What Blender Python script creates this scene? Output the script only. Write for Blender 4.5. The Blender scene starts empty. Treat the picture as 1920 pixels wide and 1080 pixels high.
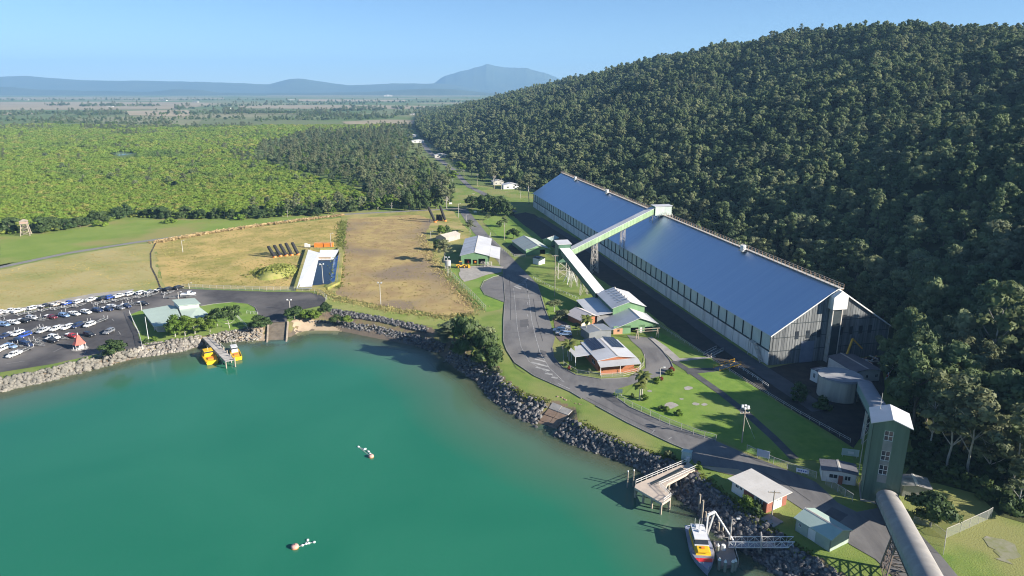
import bpy, math, random
import numpy as np
from mathutils import Vector, Matrix
R = math.radians
SC = bpy.context.scene
COL = SC.collection
# ---------------- camera: a drone 90 m above the water, looking 16 degrees down ----------------
FPX, HCAM = 1300.0, 90.0
PITCH = math.atan(375 / FPX)
cam = bpy.data.cameras.new('camera'); camo = bpy.data.objects.new('camera', cam); COL.objects.link(camo)
cam.sensor_width = 36; cam.lens = 36 * FPX / 1920; cam.clip_start = 1; cam.clip_end = 60000
camo.location = (0, 0, HCAM); camo.rotation_euler = (math.pi / 2 - PITCH, 0, 0)
SC.camera = camo
# ---------------- sky and sun ----------------
SUN_EL = R(23.0); SUN_AZ = math.atan2(.924, -.383)          # clockwise from +Y
W = bpy.data.worlds.new('World'); SC.world = W; W.use_nodes = True
nt = W.node_tree; bg = nt.nodes['Background']
sky = nt.nodes.new('ShaderNodeTexSky'); sky.sky_type = 'NISHITA'; sky.sun_disc = False
sky.sun_elevation = SUN_EL; sky.sun_rotation = SUN_AZ
sky.altitude = 2600; sky.air_density = 1.0; sky.dust_density = 0.0; sky.ozone_density = 5.0
nt.links.new(sky.outputs[0], bg.inputs[0]); bg.inputs[1].default_value = 0.06
sl = bpy.data.lights.new('sun', 'SUN'); sl.energy = 5.0; sl.angle = R(0.53); sl.color = (1, .93, .82)
so = bpy.data.objects.new('sun', sl); COL.objects.link(so)
sdir = Vector((math.sin(SUN_AZ) * math.cos(SUN_EL), math.cos(SUN_AZ) * math.cos(SUN_EL), math.sin(SUN_EL)))
so.rotation_euler = (-sdir).to_track_quat('-Z', 'Y').to_euler(); so.location = sdir * 500
vs = SC.view_settings; vs.view_transform = 'Standard'; vs.look = 'None'; vs.exposure = 1.3; vs.gamma = 1
vs.use_curve_mapping = False
cy = SC.cycles
cy.max_bounces = 6; cy.diffuse_bounces = 2; cy.glossy_bounces = 3; cy.transmission_bounces = 3
cy.transparent_max_bounces = 12; cy.volume_bounces = 0; cy.use_denoising = True
cy.caustics_reflective = False; cy.caustics_refractive = False
cy.sample_clamp_indirect = 4; cy.filter_width = 1.1
# ---------------- helpers ----------------
_s, _c = math.sin(PITCH), math.cos(PITCH)
ZG = 3.0                                                   # level of the port land above the water
def P(x, y, z=ZG):
    """point at height z that the photograph shows at pixel x, y"""
    a, b = (x - 960) / FPX, (y - 540) / FPX
    t = (z - HCAM) / -(_s + b * _c)
    return Vector((a * t, (_c - b * _s) * t, z))
def proj(q):
    X, Y, Z = q[0], q[1], q[2] - HCAM
    d = Y * _c - Z * _s
    return 960 + FPX * X / d, 540 - FPX * (Y * _s + Z * _c) / d
def hgt(x, y, top, z=ZG):
    """height of an upright that stands at pixel x, y and ends at row top"""
    b = P(x, y, z); lo, hi = 0., 200.
    for _ in range(50):
        m = (lo + hi) / 2
        if proj((b.x, b.y, z + m))[1] > top: lo = m
        else: hi = m
    return lo
RS = np.random.RandomState(7); RND = random.Random(11)
def tag(o, label=None, cat=None, group=None, kind=None):
    if label: o['label'] = label
    if cat: o['category'] = cat
    if group: o['group'] = group
    if kind: o['kind'] = kind
    return o
def thing(name, label, cat, loc=(0, 0, 0), rz=0, group=None):
    o = bpy.data.objects.new(name, None); COL.objects.link(o); o.empty_display_size = .5
    o.location = loc; o.rotation_euler = (0, 0, rz)
    return tag(o, label, cat, group)
def link(name, me, parent=None, mat=None):
    o = bpy.data.objects.new(name, me); COL.objects.link(o)
    if parent is not None: o.parent = parent
    return o
class MB:
    """collects shapes and links them as one mesh object"""
    def __init__(s): s.v = []; s.f = []
    def add(s, vs, fs):
        o = len(s.v); s.v += [tuple(v) for v in vs]; s.f += [tuple(i + o for i in f) for f in fs]; return s
    def box(s, x0, x1, y0, y1, z0, z1):
        return s.add([(x0, y0, z0), (x1, y0, z0), (x1, y1, z0), (x0, y1, z0), (x0, y0, z1), (x1, y0, z1), (x1, y1, z1), (x0, y1, z1)],
                     [(3, 2, 1, 0), (4, 5, 6, 7), (0, 1, 5, 4), (1, 2, 6, 5), (2, 3, 7, 6), (3, 0, 4, 7)])
    def cbox(s, c, d, rz=0):
        o = len(s.v); hx, hy, hz = d[0] / 2, d[1] / 2, d[2] / 2
        s.box(-hx, hx, -hy, hy, -hz, hz); ca, sa = math.cos(rz), math.sin(rz)
        for i in range(o, len(s.v)):
            x, y, z = s.v[i]; s.v[i] = (c[0] + x * ca - y * sa, c[1] + x * sa + y * ca, c[2] + z)
        return s
    def prism(s, poly, z0, z1):
        n = len(poly); g0 = z0 if callable(z0) else (lambda x, y: z0); g1 = z1 if callable(z1) else (lambda x, y: z1)
        vs = [(p[0], p[1], g0(p[0], p[1])) for p in poly] + [(p[0], p[1], g1(p[0], p[1])) for p in poly]
        return s.add(vs, [tuple(range(n - 1, -1, -1)), tuple(range(n, 2 * n))] + [(i, (i + 1) % n, n + (i + 1) % n, n + i) for i in range(n)])
    def slab(s, pts, th):
        """a sheet through 3D points, th thick downwards"""
        n = len(pts)
        return s.add([tuple(p) for p in pts] + [(p[0], p[1], p[2] - th) for p in pts],
                     [tuple(range(n)), tuple(range(2 * n - 1, n - 1, -1))] + [(i, n + i, n + (i + 1) % n, (i + 1) % n) for i in range(n)])
    def beam(s, a, b, w, h=None):
        a, b = Vector(a), Vector(b); d = (b - a); h = h or w
        if d.length < 1e-6: return s
        d.normalize(); up = Vector((0, 0, 1)) if abs(d.z) < .98 else Vector((1, 0, 0))
        x = d.cross(up).normalized() * w / 2; y = x.cross(d).normalized() * h / 2
        vs = [a - x - y, a + x - y, a + x + y, a - x + y, b - x - y, b + x - y, b + x + y, b - x + y]
        return s.add(vs, [(3, 2, 1, 0), (4, 5, 6, 7), (0, 1, 5, 4), (1, 2, 6, 5), (2, 3, 7, 6), (3, 0, 4, 7)])
    def tube(s, a, b, r0, r1=None, n=8, cap=True):
        a, b = Vector(a), Vector(b); r1 = r0 if r1 is None else r1; d = (b - a).normalized()
        up = Vector((0, 0, 1)) if abs(d.z) < .9 else Vector((1, 0, 0)); x = d.cross(up).normalized(); y = d.cross(x)
        vs = []
        for c, r in ((a, r0), (b, r1)):
            for i in range(n):
                t = 2 * math.pi * i / n; vs.append(c + x * math.cos(t) * r + y * math.sin(t) * r)
        fs = [(i, (i + 1) % n, n + (i + 1) % n, n + i) for i in range(n)]
        if cap: fs += [tuple(range(n - 1, -1, -1)), tuple(range(n, 2 * n))]
        return s.add(vs, fs)
    def path(s, pts, w, h):
        for a, b in zip(pts, pts[1:]): s.beam(a, b, w, h)
        return s
    def loft(s, rings, cap=True):
        n = len(rings[0]); o = [p for r in rings for p in r]; fs = []
        for k in range(len(rings) - 1):
            for i in range(n):
                j = (i + 1) % n; fs.append((k * n + i, k * n + j, (k + 1) * n + j, (k + 1) * n + i))
        if cap: fs += [tuple(range(n - 1, -1, -1)), tuple(range((len(rings) - 1) * n, len(rings) * n))]
        return s.add(o, fs)
    def mesh(s, name, mat, smooth=False):
        me = bpy.data.meshes.new(name); me.from_pydata([tuple(v) for v in s.v], [], s.f)
        if mat is not None: me.materials.append(mat)
        if smooth:
            me.polygons.foreach_set('use_smooth', [True] * len(me.polygons))
        me.update(); return me
    def build(s, name, mat, parent=None, smooth=False):
        return link(name, s.mesh(name, mat, smooth), parent)
def np_mesh(name, V, F, mat, smooth=False):
    """V (n,3) array, F list/array of equal-length faces"""
    me = bpy.data.meshes.new(name); F = np.asarray(F, dtype=np.int32); k = F.shape[1]
    me.vertices.add(len(V)); me.vertices.foreach_set('co', np.asarray(V, dtype=np.float32).ravel())
    me.loops.add(F.size); me.loops.foreach_set('vertex_index', F.ravel())
    me.polygons.add(len(F)); me.polygons.foreach_set('loop_start', np.arange(0, F.size, k, dtype=np.int32))
    if smooth: me.polygons.foreach_set('use_smooth', np.ones(len(F), dtype=bool))
    me.update(calc_edges=True); me.validate()
    if mat is not None: me.materials.append(mat)
    return me
def copy_tree(o, parent=None):
    c = o.copy(); COL.objects.link(c); c.parent = parent
    for ch in o.children: copy_tree(ch, c)
    return c
# ---------------- materials ----------------
MATS = {}
def mk(name, c1, c2=None, sc=.3, rough=.8, bump=0, bsc=8, metal=0, streak=None, rnd=0, spec=.3, detail=6, ramp=(.35, .65), c3=None, sc3=.05):
    if name in MATS: return MATS[name]
    m = bpy.data.materials.new(name); m.use_nodes = True; t = m.node_tree; N = t.nodes; L = t.links
    b = N['Principled BSDF']; b.inputs['Roughness'].default_value = rough; b.inputs['Metallic'].default_value = metal
    b.inputs['Specular IOR Level'].default_value = spec
    c2 = c2 or tuple(x * .8 for x in c1)
    tc = N.new('ShaderNodeTexCoord'); mp = N.new('ShaderNodeMapping'); L.new(tc.outputs['Object'], mp.inputs[0])
    if streak: mp.inputs['Scale'].default_value = streak
    n1 = N.new('ShaderNodeTexNoise'); n1.inputs['Scale'].default_value = sc; n1.inputs['Detail'].default_value = detail; n1.inputs['Roughness'].default_value = .6
    L.new(mp.outputs[0], n1.inputs['Vector'])
    cr = N.new('ShaderNodeValToRGB'); e = cr.color_ramp.elements; e[0].position, e[1].position = ramp
    e[0].color = (*c1, 1); e[1].color = (*c2, 1); L.new(n1.outputs['Fac'], cr.inputs[0]); out = cr.outputs[0]
    if c3:
        n3 = N.new('ShaderNodeTexNoise'); n3.inputs['Scale'].default_value = sc3; n3.inputs['Detail'].default_value = 5; L.new(tc.outputs['Object'], n3.inputs['Vector'])
        r3 = N.new('ShaderNodeMapRange'); r3.inputs[1].default_value = .48; r3.inputs[2].default_value = .62; L.new(n3.outputs['Fac'], r3.inputs[0])
        mx = N.new('ShaderNodeMix'); mx.data_type = 'RGBA'; L.new(r3.outputs[0], mx.inputs['Factor']); L.new(out, mx.inputs['A']); mx.inputs['B'].default_value = (*c3, 1); out = mx.outputs['Result']
    if rnd:
        oi = N.new('ShaderNodeObjectInfo'); hs = N.new('ShaderNodeHueSaturation'); mr = N.new('ShaderNodeMapRange')
        mr.inputs[3].default_value = 1 - rnd; mr.inputs[4].default_value = 1 + rnd; L.new(oi.outputs['Random'], mr.inputs[0]); L.new(mr.outputs[0], hs.inputs['Value'])
        L.new(out, hs.inputs['Color']); out = hs.outputs[0]
    L.new(out, b.inputs['Base Color'])
    if bump:
        n2 = N.new('ShaderNodeTexNoise'); n2.inputs['Scale'].default_value = bsc; n2.inputs['Detail'].default_value = 4; L.new(mp.outputs[0], n2.inputs['Vector'])
        bp = N.new('ShaderNodeBump'); bp.inputs['Strength'].default_value = bump; bp.inputs['Distance'].default_value = .3
        L.new(n2.outputs['Fac'], bp.inputs['Height']); L.new(bp.outputs[0], b.inputs['Normal'])
    MATS[name] = m; return m
def leafmat(name, c1, c2, c3=None, tr=.25, sc=.25, patch=None, psc=.012, amt=.75):
    if name in MATS: return MATS[name]
    m = bpy.data.materials.new(name); m.use_nodes = True; t = m.node_tree; N = t.nodes; L = t.links
    b = N['Principled BSDF']; b.inputs['Roughness'].default_value = .62; b.inputs['Specular IOR Level'].default_value = .25
    oi = N.new('ShaderNodeObjectInfo'); tc = N.new('ShaderNodeTexCoord'); no = N.new('ShaderNodeTexNoise'); no.inputs['Scale'].default_value = sc; no.inputs['Detail'].default_value = 3
    L.new(tc.outputs['Object'], no.inputs['Vector'])
    cr = N.new('ShaderNodeValToRGB'); e = cr.color_ramp.elements; e[0].color = (*c1, 1); e[1].color = (*c2, 1); e[0].position = .0; e[1].position = .75
    if c3: x = cr.color_ramp.elements.new(1.0); x.color = (*c3, 1)
    L.new(oi.outputs['Random'], cr.inputs[0])
    hs = N.new('ShaderNodeHueSaturation'); mr = N.new('ShaderNodeMapRange'); mr.inputs[1].default_value = .3; mr.inputs[2].default_value = .7; mr.inputs[3].default_value = .68; mr.inputs[4].default_value = 1.3
    L.new(no.outputs['Fac'], mr.inputs[0]); L.new(mr.outputs[0], hs.inputs['Value']); L.new(cr.outputs[0], hs.inputs['Color'])
    out = hs.outputs[0]
    if patch:                                          # stands of another species, in patches across the land
        ge = N.new('ShaderNodeNewGeometry'); np_ = N.new('ShaderNodeTexNoise'); np_.inputs['Scale'].default_value = psc; np_.inputs['Detail'].default_value = 5; np_.inputs['Roughness'].default_value = .62; L.new(ge.outputs['Position'], np_.inputs['Vector'])
        mr2 = N.new('ShaderNodeMapRange'); mr2.inputs[1].default_value = .52; mr2.inputs[2].default_value = .66; mr2.inputs[4].default_value = amt; L.new(np_.outputs['Fac'], mr2.inputs[0])
        mxp = N.new('ShaderNodeMix'); mxp.data_type = 'RGBA'; L.new(mr2.outputs[0], mxp.inputs['Factor']); L.new(out, mxp.inputs['A']); mxp.inputs['B'].default_value = (*patch, 1); out = mxp.outputs['Result']
    L.new(out, b.inputs['Base Color'])
    tl = N.new('ShaderNodeBsdfTranslucent'); L.new(out, tl.inputs[0]); mx = N.new('ShaderNodeMixShader'); mx.inputs[0].default_value = tr
    L.new(b.outputs[0], mx.inputs[1]); L.new(tl.outputs[0], mx.inputs[2]); L.new(mx.outputs[0], N['Material Output'].inputs[0])
    MATS[name] = m; return m
# ================= the setting =================
M_GRASS = mk('grass', (.13, .205, .036), (.20, .25, .058), .25, .9, .35, 3, c3=(.25, .25, .085), sc3=.035, detail=9)
M_LAWN = mk('lawn', (.125, .225, .030), (.19, .285, .045), .3, .9, .3, 4, c3=(.20, .27, .06), sc3=.06)
M_PLAIN = mk('plain', (.085, .14, .03), (.15, .19, .06), .006, .95, .2, .05, c3=(.26, .24, .13), sc3=.0016)
M_DRY = mk('dry_grass', (.39, .325, .135), (.27, .28, .085), .09, .95, .4, 2, c3=(.40, .34, .15), sc3=.03, detail=10, streak=(.5, 1, 1))
M_DRY2 = mk('rank_dry_grass', (.44, .33, .115), (.25, .235, .055), .16, .95, .6, 1.5, c3=(.50, .36, .13), sc3=.05, detail=10)
M_BROWN = mk('bare_brown_soil', (.31, .215, .10), (.42, .315, .125), .12, .95, .3, 3, c3=(.24, .18, .115), sc3=.03, detail=10, ramp=(.38, .6))
M_ASPH = mk('asphalt', (.062, .058, .060), (.085, .08, .08), .5, .88, .1, 20, c3=(.165, .152, .142), sc3=.03, detail=9)
M_ROAD = mk('worn_asphalt', (.125, .12, .12), (.175, .168, .165), .5, .85, .1, 20, c3=(.205, .195, .185), sc3=.06, streak=(1, .25, 1), detail=10)
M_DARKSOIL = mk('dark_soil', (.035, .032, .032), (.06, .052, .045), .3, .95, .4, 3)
M_GRAVEL = mk('gravel', (.30, .28, .25), (.40, .37, .33), .5, .95, .4, 6)
M_SAND = mk('sand', (.46, .36, .25), (.38, .29, .20), .3, .95, .2, 5)
M_ROCKD = mk('dark_rock', (.055, .055, .062), (.16, .155, .155), .6, .85, .6, 3, rnd=.45)
M_ROCKL = mk('pale_rock', (.20, .185, .16), (.38, .35, .30), .6, .85, .6, 3, rnd=.4)
M_CONC = mk('concrete', (.42, .39, .35), (.30, .28, .26), .4, .9, .3, 6)
M_SEABED = mk('seabed', (.13, .105, .08), (.19, .15, .11), .25, .95, .5, 2)
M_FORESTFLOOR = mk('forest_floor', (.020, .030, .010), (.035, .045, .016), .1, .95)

# waterline (z = 0) and the top edge of the bank, from left to right
WL = [(-260, 790), (-90, 755), (0, 735), (100, 711), (175, 692), (250, 671), (337, 659), (375, 648), (405, 642), (475, 637), (499, 640), (541, 634), (560, 622), (585, 619),
      (635, 620), (685, 630), (735, 640), (772, 647), (822, 660), (852, 688), (880, 705), (898, 716), (925, 750), (960, 774), (1005, 797), (1037, 808), (1070, 830), (1132, 852),
      (1195, 875), (1247, 915), (1300, 950), (1347, 1000), (1395, 1030), (1432, 1052), (1460, 1075), (1500, 1105), (1545, 1150), (1600, 1220)]
TL = [(-260, 752), (-90, 725), (0, 711), (100, 690), (185, 667), (250, 655), (275, 645), (350, 634), (375, 630), (425, 620), (462, 614), (497, 607), (545, 604), (570, 596),
      (622, 580), (700, 592), (797, 612), (830, 622), (850, 640), (890, 672), (927, 687), (945, 715), (982, 740), (1027, 752), (1076, 764), (1072, 784), (1102, 802), (1170, 830),
      (1220, 852), (1270, 866), (1305, 888), (1340, 920), (1385, 950), (1447, 993), (1490, 1030), (1535, 1055), (1575, 1078), (1610, 1110), (1650, 1160), (1690, 1220)]
WLw = np.array([P(x, y, 0)[:2] for x, y in WL]); TLw = np.array([P(x, y, ZG)[:2] for x, y in TL])
def seg_dist(Q, line):
    d = np.full(len(Q), 1e9)
    for a, b in zip(line[:-1], line[1:]):
        ab = b - a; t = np.clip(((Q - a) @ ab) / (ab @ ab), 0, 1); d = np.minimum(d, np.hypot(*(Q - a - t[:, None] * ab).T))
    return d
def inside(Q, poly):
    x, y = Q[:, 0], Q[:, 1]; r = np.zeros(len(Q), bool); n = len(poly); j = n - 1
    for i in range(n):
        xi, yi = poly[i]; xj, yj = poly[j]
        with np.errstate(divide='ignore', invalid='ignore'):
            r ^= ((yi > y) != (yj > y)) & (x < (xj - xi) * (y - yi) / (yj - yi + 1e-12) + xi)
        j = i
    return r
def closed(line):                                     # the land side: far left, far away, far right
    return np.vstack([[[-60000, line[0, 1] - 30]], line, [[line[-1, 0] + 15, -4000], [60000, -4000], [60000, 60000], [-60000, 60000]]])
LAND_W, LAND_T = closed(WLw), closed(TLw)
RAMPS = [(np.array([P(x, y, z)[:] for x, y, z in q]), 0) for q in (((500, 607, ZG), (543, 604, ZG), (541, 647, -.9), (498, 649, -.9)), ((1033, 753, ZG), (1078, 768, ZG), (1041, 814, -.6), (999, 801, -.6)))]
def ground_z(Q):
    dw, dt = seg_dist(Q, WLw), seg_dist(Q, TLw); z = np.full(len(Q), ZG)
    inw, intop = inside(Q, LAND_W), inside(Q, LAND_T)
    band = inw & ~intop; z[band] = (ZG * dw / (dw + dt + 1e-6))[band]
    sea = ~inw; z[sea] = -np.minimum(6, dw * .15 + .05)[sea]
    for quad, g in RAMPS:                              # the ground under the two ramps is cut to their slope
        k = inside(Q, quad[:, :2]); a_, b_ = (quad[0] + quad[1])[:2] / 2, (quad[2] + quad[3])[:2] / 2; u = np.clip(((Q - a_) @ (b_ - a_)) / ((b_ - a_) @ (b_ - a_)), 0, 1)
        z[k] = np.minimum(z, ZG - .35 + (-1.3 - ZG) * u)[k]
    return z
def axis(lo, hi, step, far_lo, far_hi, g=1.18):
    a = list(np.arange(lo, hi + .1, step)); s = step; x = hi
    while x < far_hi: s *= g; x += s; a.append(x)
    s = step; x = lo; b = []
    while x > far_lo: s *= g; x -= s; b.append(x)
    return np.array(b[::-1] + a)
gx = axis(-210, 150, 2.0, -16000, 16000); gy = axis(90, 300, 2.0, -1200, 17000)
GX, GY = np.meshgrid(gx, gy); Q = np.stack([GX.ravel(), GY.ravel()], 1)
Z = ground_z(Q)
def grid_faces(nx, ny):
    i = np.arange((ny - 1) * nx).reshape(ny - 1, nx)[:, :-1].ravel()
    return np.stack([i, i + 1, i + 1 + nx, i + nx], 1)
gme = np_mesh('ground', np.column_stack([Q, Z]), grid_faces(len(gx), len(gy)), M_GRASS, True)
gme.materials.append(M_PLAIN); gme.materials.append(M_SEABED); gme.materials.append(M_FORESTFLOOR); gme.materials.append(mk('bank_soil', (.22, .15, .10), (.20, .20, .07), .35, .95, .5, 2, c3=(.16, .12, .09), sc3=.2))
FQ = grid_faces(len(gx), len(gy)); fc = Q[FQ].mean(1); fz = Z[FQ].mean(1)
mi = np.where(fc[:, 1] > 640, 1, 0); mi = np.where(fz < 2.95, 4, mi); mi = np.where(fz < .9, 2, mi)
gme.polygons.foreach_set('material_index', mi.astype(np.int32))
tag(link('ground', gme), kind='structure')

# ---- water: turbid green sea, thinner over the shallows (the depth of the bed is stored on its vertices) ----
wx = axis(-210, 110, 3.0, -9000, 400); wy = axis(60, 260, 3.0, -3000, 1000)
WX, WY = np.meshgrid(wx, wy); WQ = np.stack([WX.ravel(), WY.ravel()], 1)
wz = -ground_z(WQ); WF = grid_faces(len(wx), len(wy)); keep = (wz[WF].max(1) > -1.2); WF = WF[keep]
wm = bpy.data.materials.new('sea_water'); wm.use_nodes = True; t = wm.node_tree; N = t.nodes; L = t.links
b = N['Principled BSDF']; b.inputs['Roughness'].default_value = .12; b.inputs['IOR'].default_value = 1.33; b.inputs['Specular IOR Level'].default_value = .35
tc = N.new('ShaderNodeTexCoord')
n1 = N.new('ShaderNodeTexNoise'); n1.inputs['Scale'].default_value = .018; n1.inputs['Detail'].default_value = 4; n1.inputs['Distortion'].default_value = .6; L.new(tc.outputs['Object'], n1.inputs['Vector'])
cr = N.new('ShaderNodeValToRGB'); e = cr.color_ramp.elements; e[0].position, e[1].position = .32, .70; e[0].color = (.016, .150, .088, 1); e[1].color = (.026, .175, .104, 1)
L.new(n1.outputs['Fac'], cr.inputs[0]); 
at = N.new('ShaderNodeAttribute'); at.attribute_name = 'depth'
silt = N.new('ShaderNodeMapRange'); silt.inputs[1].default_value = 0; silt.inputs[2].default_value = 4.2; silt.inputs[3].default_value = .85; silt.inputs[4].default_value = 0; L.new(at.outputs['Fac'], silt.inputs[0])
mxc = N.new('ShaderNodeMix'); mxc.data_type = 'RGBA'; L.new(silt.outputs[0], mxc.inputs['Factor']); L.new(cr.outputs[0], mxc.inputs['A']); mxc.inputs['B'].default_value = (.12, .135, .092, 1)
L.new(mxc.outputs['Result'], b.inputs['Base Color'])
n2 = N.new('ShaderNodeTexNoise'); n2.inputs['Scale'].default_value = .9; n2.inputs['Detail'].default_value = 5; L.new(tc.outputs['Object'], n2.inputs['Vector'])
bp = N.new('ShaderNodeBump'); bp.inputs['Strength'].default_value = .16; bp.inputs['Distance'].default_value = .25; L.new(n2.outputs['Fac'], bp.inputs['Height']); L.new(bp.outputs[0], b.inputs['Normal'])
ex = N.new('ShaderNodeMapRange'); ex.interpolation_type = 'SMOOTHSTEP'; ex.inputs[1].default_value = 0; ex.inputs[2].default_value = 1.5; ex.inputs[3].default_value = .75; ex.inputs[4].default_value = 0; L.new(at.outputs['Fac'], ex.inputs[0])
tr = N.new('ShaderNodeBsdfTransparent'); tr.inputs[0].default_value = (.8, .88, .78, 1); mx = N.new('ShaderNodeMixShader'); L.new(ex.outputs[0], mx.inputs[0]); L.new(b.outputs[0], mx.inputs[1]); L.new(tr.outputs[0], mx.inputs[2])
L.new(mx.outputs[0], N['Material Output'].inputs[0])
wme = np_mesh('water', np.column_stack([WQ, np.zeros(len(WQ))]), WF, wm)
at = wme.attributes.new('depth', 'FLOAT', 'POINT'); at.data.foreach_set('value', wz.astype(np.float32))
tag(link('water', wme), kind='structure')

# ---- hill: base line, ridge line and ridge height by distance, with spurs and gullies ----
BF = np.array([-200, 60, 108, 122, 140, 165, 190, 220, 330, 430, 530, 590, 740, 975, 1280, 1560, 2100, 2600, 3200.])
BX = np.array([330, 205, 160, 130, 113, 112, 122, 137, 116, 95, 72, 26, -36, -100, -164, -215, -285, -335, -390.])
OFF_F = np.array([-200, 150, 260, 420, 700, 1300, 2600, 3200.]); OFF = np.array([250, 230, 280, 400, 470, 430, 190, 80.])
SKY = [(1920, 50), (1800, 42), (1700, 38), (1600, 45), (1520, 48), (1400, 75), (1300, 90), (1200, 115), (1130, 135), (1060, 148), (1000, 165), (950, 180), (900, 195), (862, 207)]
rf, ra = [], []
for x, y in SKY:
    a, bb = (x - 960) / FPX, (y - 540) / FPX
    for dep in np.arange(200, 3400, 3.):
        F = dep * (_c - bb * _s)
        if a * dep <= np.interp(F, BF, BX) + np.interp(F, OFF_F, OFF) : continue
        break
    else: dep = 3000
    # walk outward: the ray starts left of the ridge line for all but the far end
    for dep in np.arange(150, 3400, 3.):
        F = dep * (_c - bb * _s)
        if a * dep > np.interp(F, BF, BX) + np.interp(F, OFF_F, OFF): break
    rf.append(F); ra.append(max(4, HCAM - dep * (_s + bb * _c) - 12 - ZG))
o_ = np.argsort(rf); rf = np.array(rf)[o_]; ra = np.array(ra)[o_]
rf = np.concatenate([[-200, 60, 150, 260, 420], rf, [3100]]); ra = np.concatenate([[20, 55, 115, 122, 132], ra, [0]])
def fbm(x, y, s, seed, oct=4):
    v = 0; amp = 1; r = np.random.RandomState(seed)
    for k in range(oct):
        for _ in range(3):
            th, ph = r.uniform(0, 6.28), r.uniform(0, 6.28); v = v + amp * np.sin((x * np.cos(th) + y * np.sin(th)) * s * 2 ** k * r.uniform(.7, 1.4) + ph)
        amp *= .5
    return v / 4
def hill_z(X, F):
    b = np.interp(F, BF, BX); off = np.interp(F, OFF_F, OFF); a = np.interp(F, rf, ra)
    s = (X - b + 7 * fbm(X, F, .03, 3)) / off
    u = np.clip(s, 0, 1); prof = u ** 1.08 * (1.12 - .12 * u)
    prof = np.where(s > 1, 1 - .35 * (s - 1) ** 1.3, prof)
    h = a * prof * (1 + (.15 * fbm(X, F, .026, 5)) * np.clip(4 * u * (1 - u), 0, 1))
    return np.where(s <= 0, -1.5 + np.maximum(s, -1) * 2, h * np.clip(s * 25, 0, 1)) + ZG
hx = np.concatenate([np.arange(-420, 0, 14.), np.arange(0, 700, 7.), np.arange(700, 1500, 25.)]); hy = np.concatenate([np.arange(-150, 700, 7.), np.arange(700, 3100, 18.)])
HX, HY = np.meshgrid(hx, hy); HZ = hill_z(HX.ravel(), HY.ravel()); HQ = np.column_stack([HX.ravel(), HY.ravel(), HZ])
HF = grid_faces(len(hx), len(hy)); HF = HF[HZ[HF].max(1) > ZG - .8]
tag(link('hill', np_mesh('hill', HQ, HF, M_FORESTFLOOR, True)), kind='structure')

# ---- sheets laid on the ground ----
LIFT = [0.0]
def rough_edge(pts, step=4., j=.5):
    out = []
    for a, b_ in zip(pts, pts[1:] + pts[:1]):
        n = max(1, min(30, int((b_ - a).length / step)))
        for k in range(n): q = a.lerp(b_, k / n); out.append(Vector((q.x + RND.uniform(-j, j), q.y + RND.uniform(-j, j), q.z)))
    return out
def sheet(name, px, mat, lift, j=0.0, step=4.):
    pts = [P(x, y, ZG + lift) for x, y in px]
    for q in pts: q.z = ZG + lift
    if j: pts = rough_edge(pts, step, j)
    import bmesh
    bm = bmesh.new(); f = bm.faces.new([bm.verts.new(p) for p in pts]); bm.normal_update()
    if f.normal.z < 0: f.normal_flip()
    bmesh.ops.triangulate(bm, faces=bm.faces[:]); me = bpy.data.meshes.new(name); bm.to_mesh(me); bm.free(); me.materials.append(mat)
    return tag(link(name, me), kind='structure')
def strip(name, px, w, mat, lift):
    """a road or line along a pixel path, w metres wide"""
    pts = [P(x, y, ZG + lift) for x, y in px]; Lp, Rp = [], []
    for i, q in enumerate(pts):
        d = (pts[min(i + 1, len(pts) - 1)] - pts[max(i - 1, 0)]).normalized(); n = Vector((-d.y, d.x, 0)) * (w[i] if isinstance(w, list) else w) / 2
        Lp.append(q + n); Rp.append(q - n)
    m = MB(); n = len(pts); m.add(Rp + Lp, [(i, i + 1, n + i + 1, n + i) for i in range(n - 1)])
    return tag(m.build(name, mat), kind='structure')

sheet('field', [(0, 506), (125, 479), (250, 459), (290, 455), (300, 520), (318, 545), (342, 541), (250, 545), (175, 555), (0, 590), (-300, 640), (-300, 560)], M_DRY, .03, 1.2)
sheet('field', [(290, 455), (375, 440), (480, 425), (640, 408), (640, 425), (636, 470), (632, 500), (600, 545), (500, 543), (342, 538), (318, 545), (300, 520)], M_DRY2, .035, 1.2)
sheet('field', [(650, 410), (780, 402), (812, 412), (800, 440), (815, 490), (850, 535), (892, 585), (840, 592), (740, 578), (640, 558), (633, 545), (640, 470)], M_BROWN, .045, 1.5)
sheet('grass_bank', [(640, 400), (800, 394), (850, 396), (885, 440), (860, 470), (815, 490), (797, 440), (812, 412), (780, 402), (650, 410), (640, 470), (632, 545), (614, 548), (634, 480)], mk('bank_grass', (.33, .30, .10), (.20, .22, .05), .15, .95, .6, 2, c3=(.40, .32, .13), sc3=.06), .05, .8)
sheet('field', [(600, 552), (640, 560), (740, 580), (840, 594), (895, 588), (905, 600), (838, 612), (797, 609), (700, 590), (622, 577), (612, 565)], mk('seawall_grass', (.20, .25, .05), (.30, .30, .10), .12, .95, .4, 3), .05, .5)
sheet('lawn', [(0, 500), (0, 443), (100, 438), (187, 421), (225, 411), (325, 413), (480, 413), (640, 400), (480, 420), (375, 436), (250, 452), (125, 472), (0, 497), (-400, 580), (-400, 500)], mk('mown_grass', (.16, .24, .035), (.22, .28, .055), .05, .95, .3, 3, c3=(.27, .25, .08), sc3=.02), .03, .8)
strip('road', [(-200, 540), (0, 501), (125, 475), (250, 455), (375, 438), (480, 422), (560, 411), (640, 402), (720, 398), (800, 394), (862, 391)], 4.6, mk('old_seal', (.20, .19, .185), (.26, .245, .23), .3, .9), .07)
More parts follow.
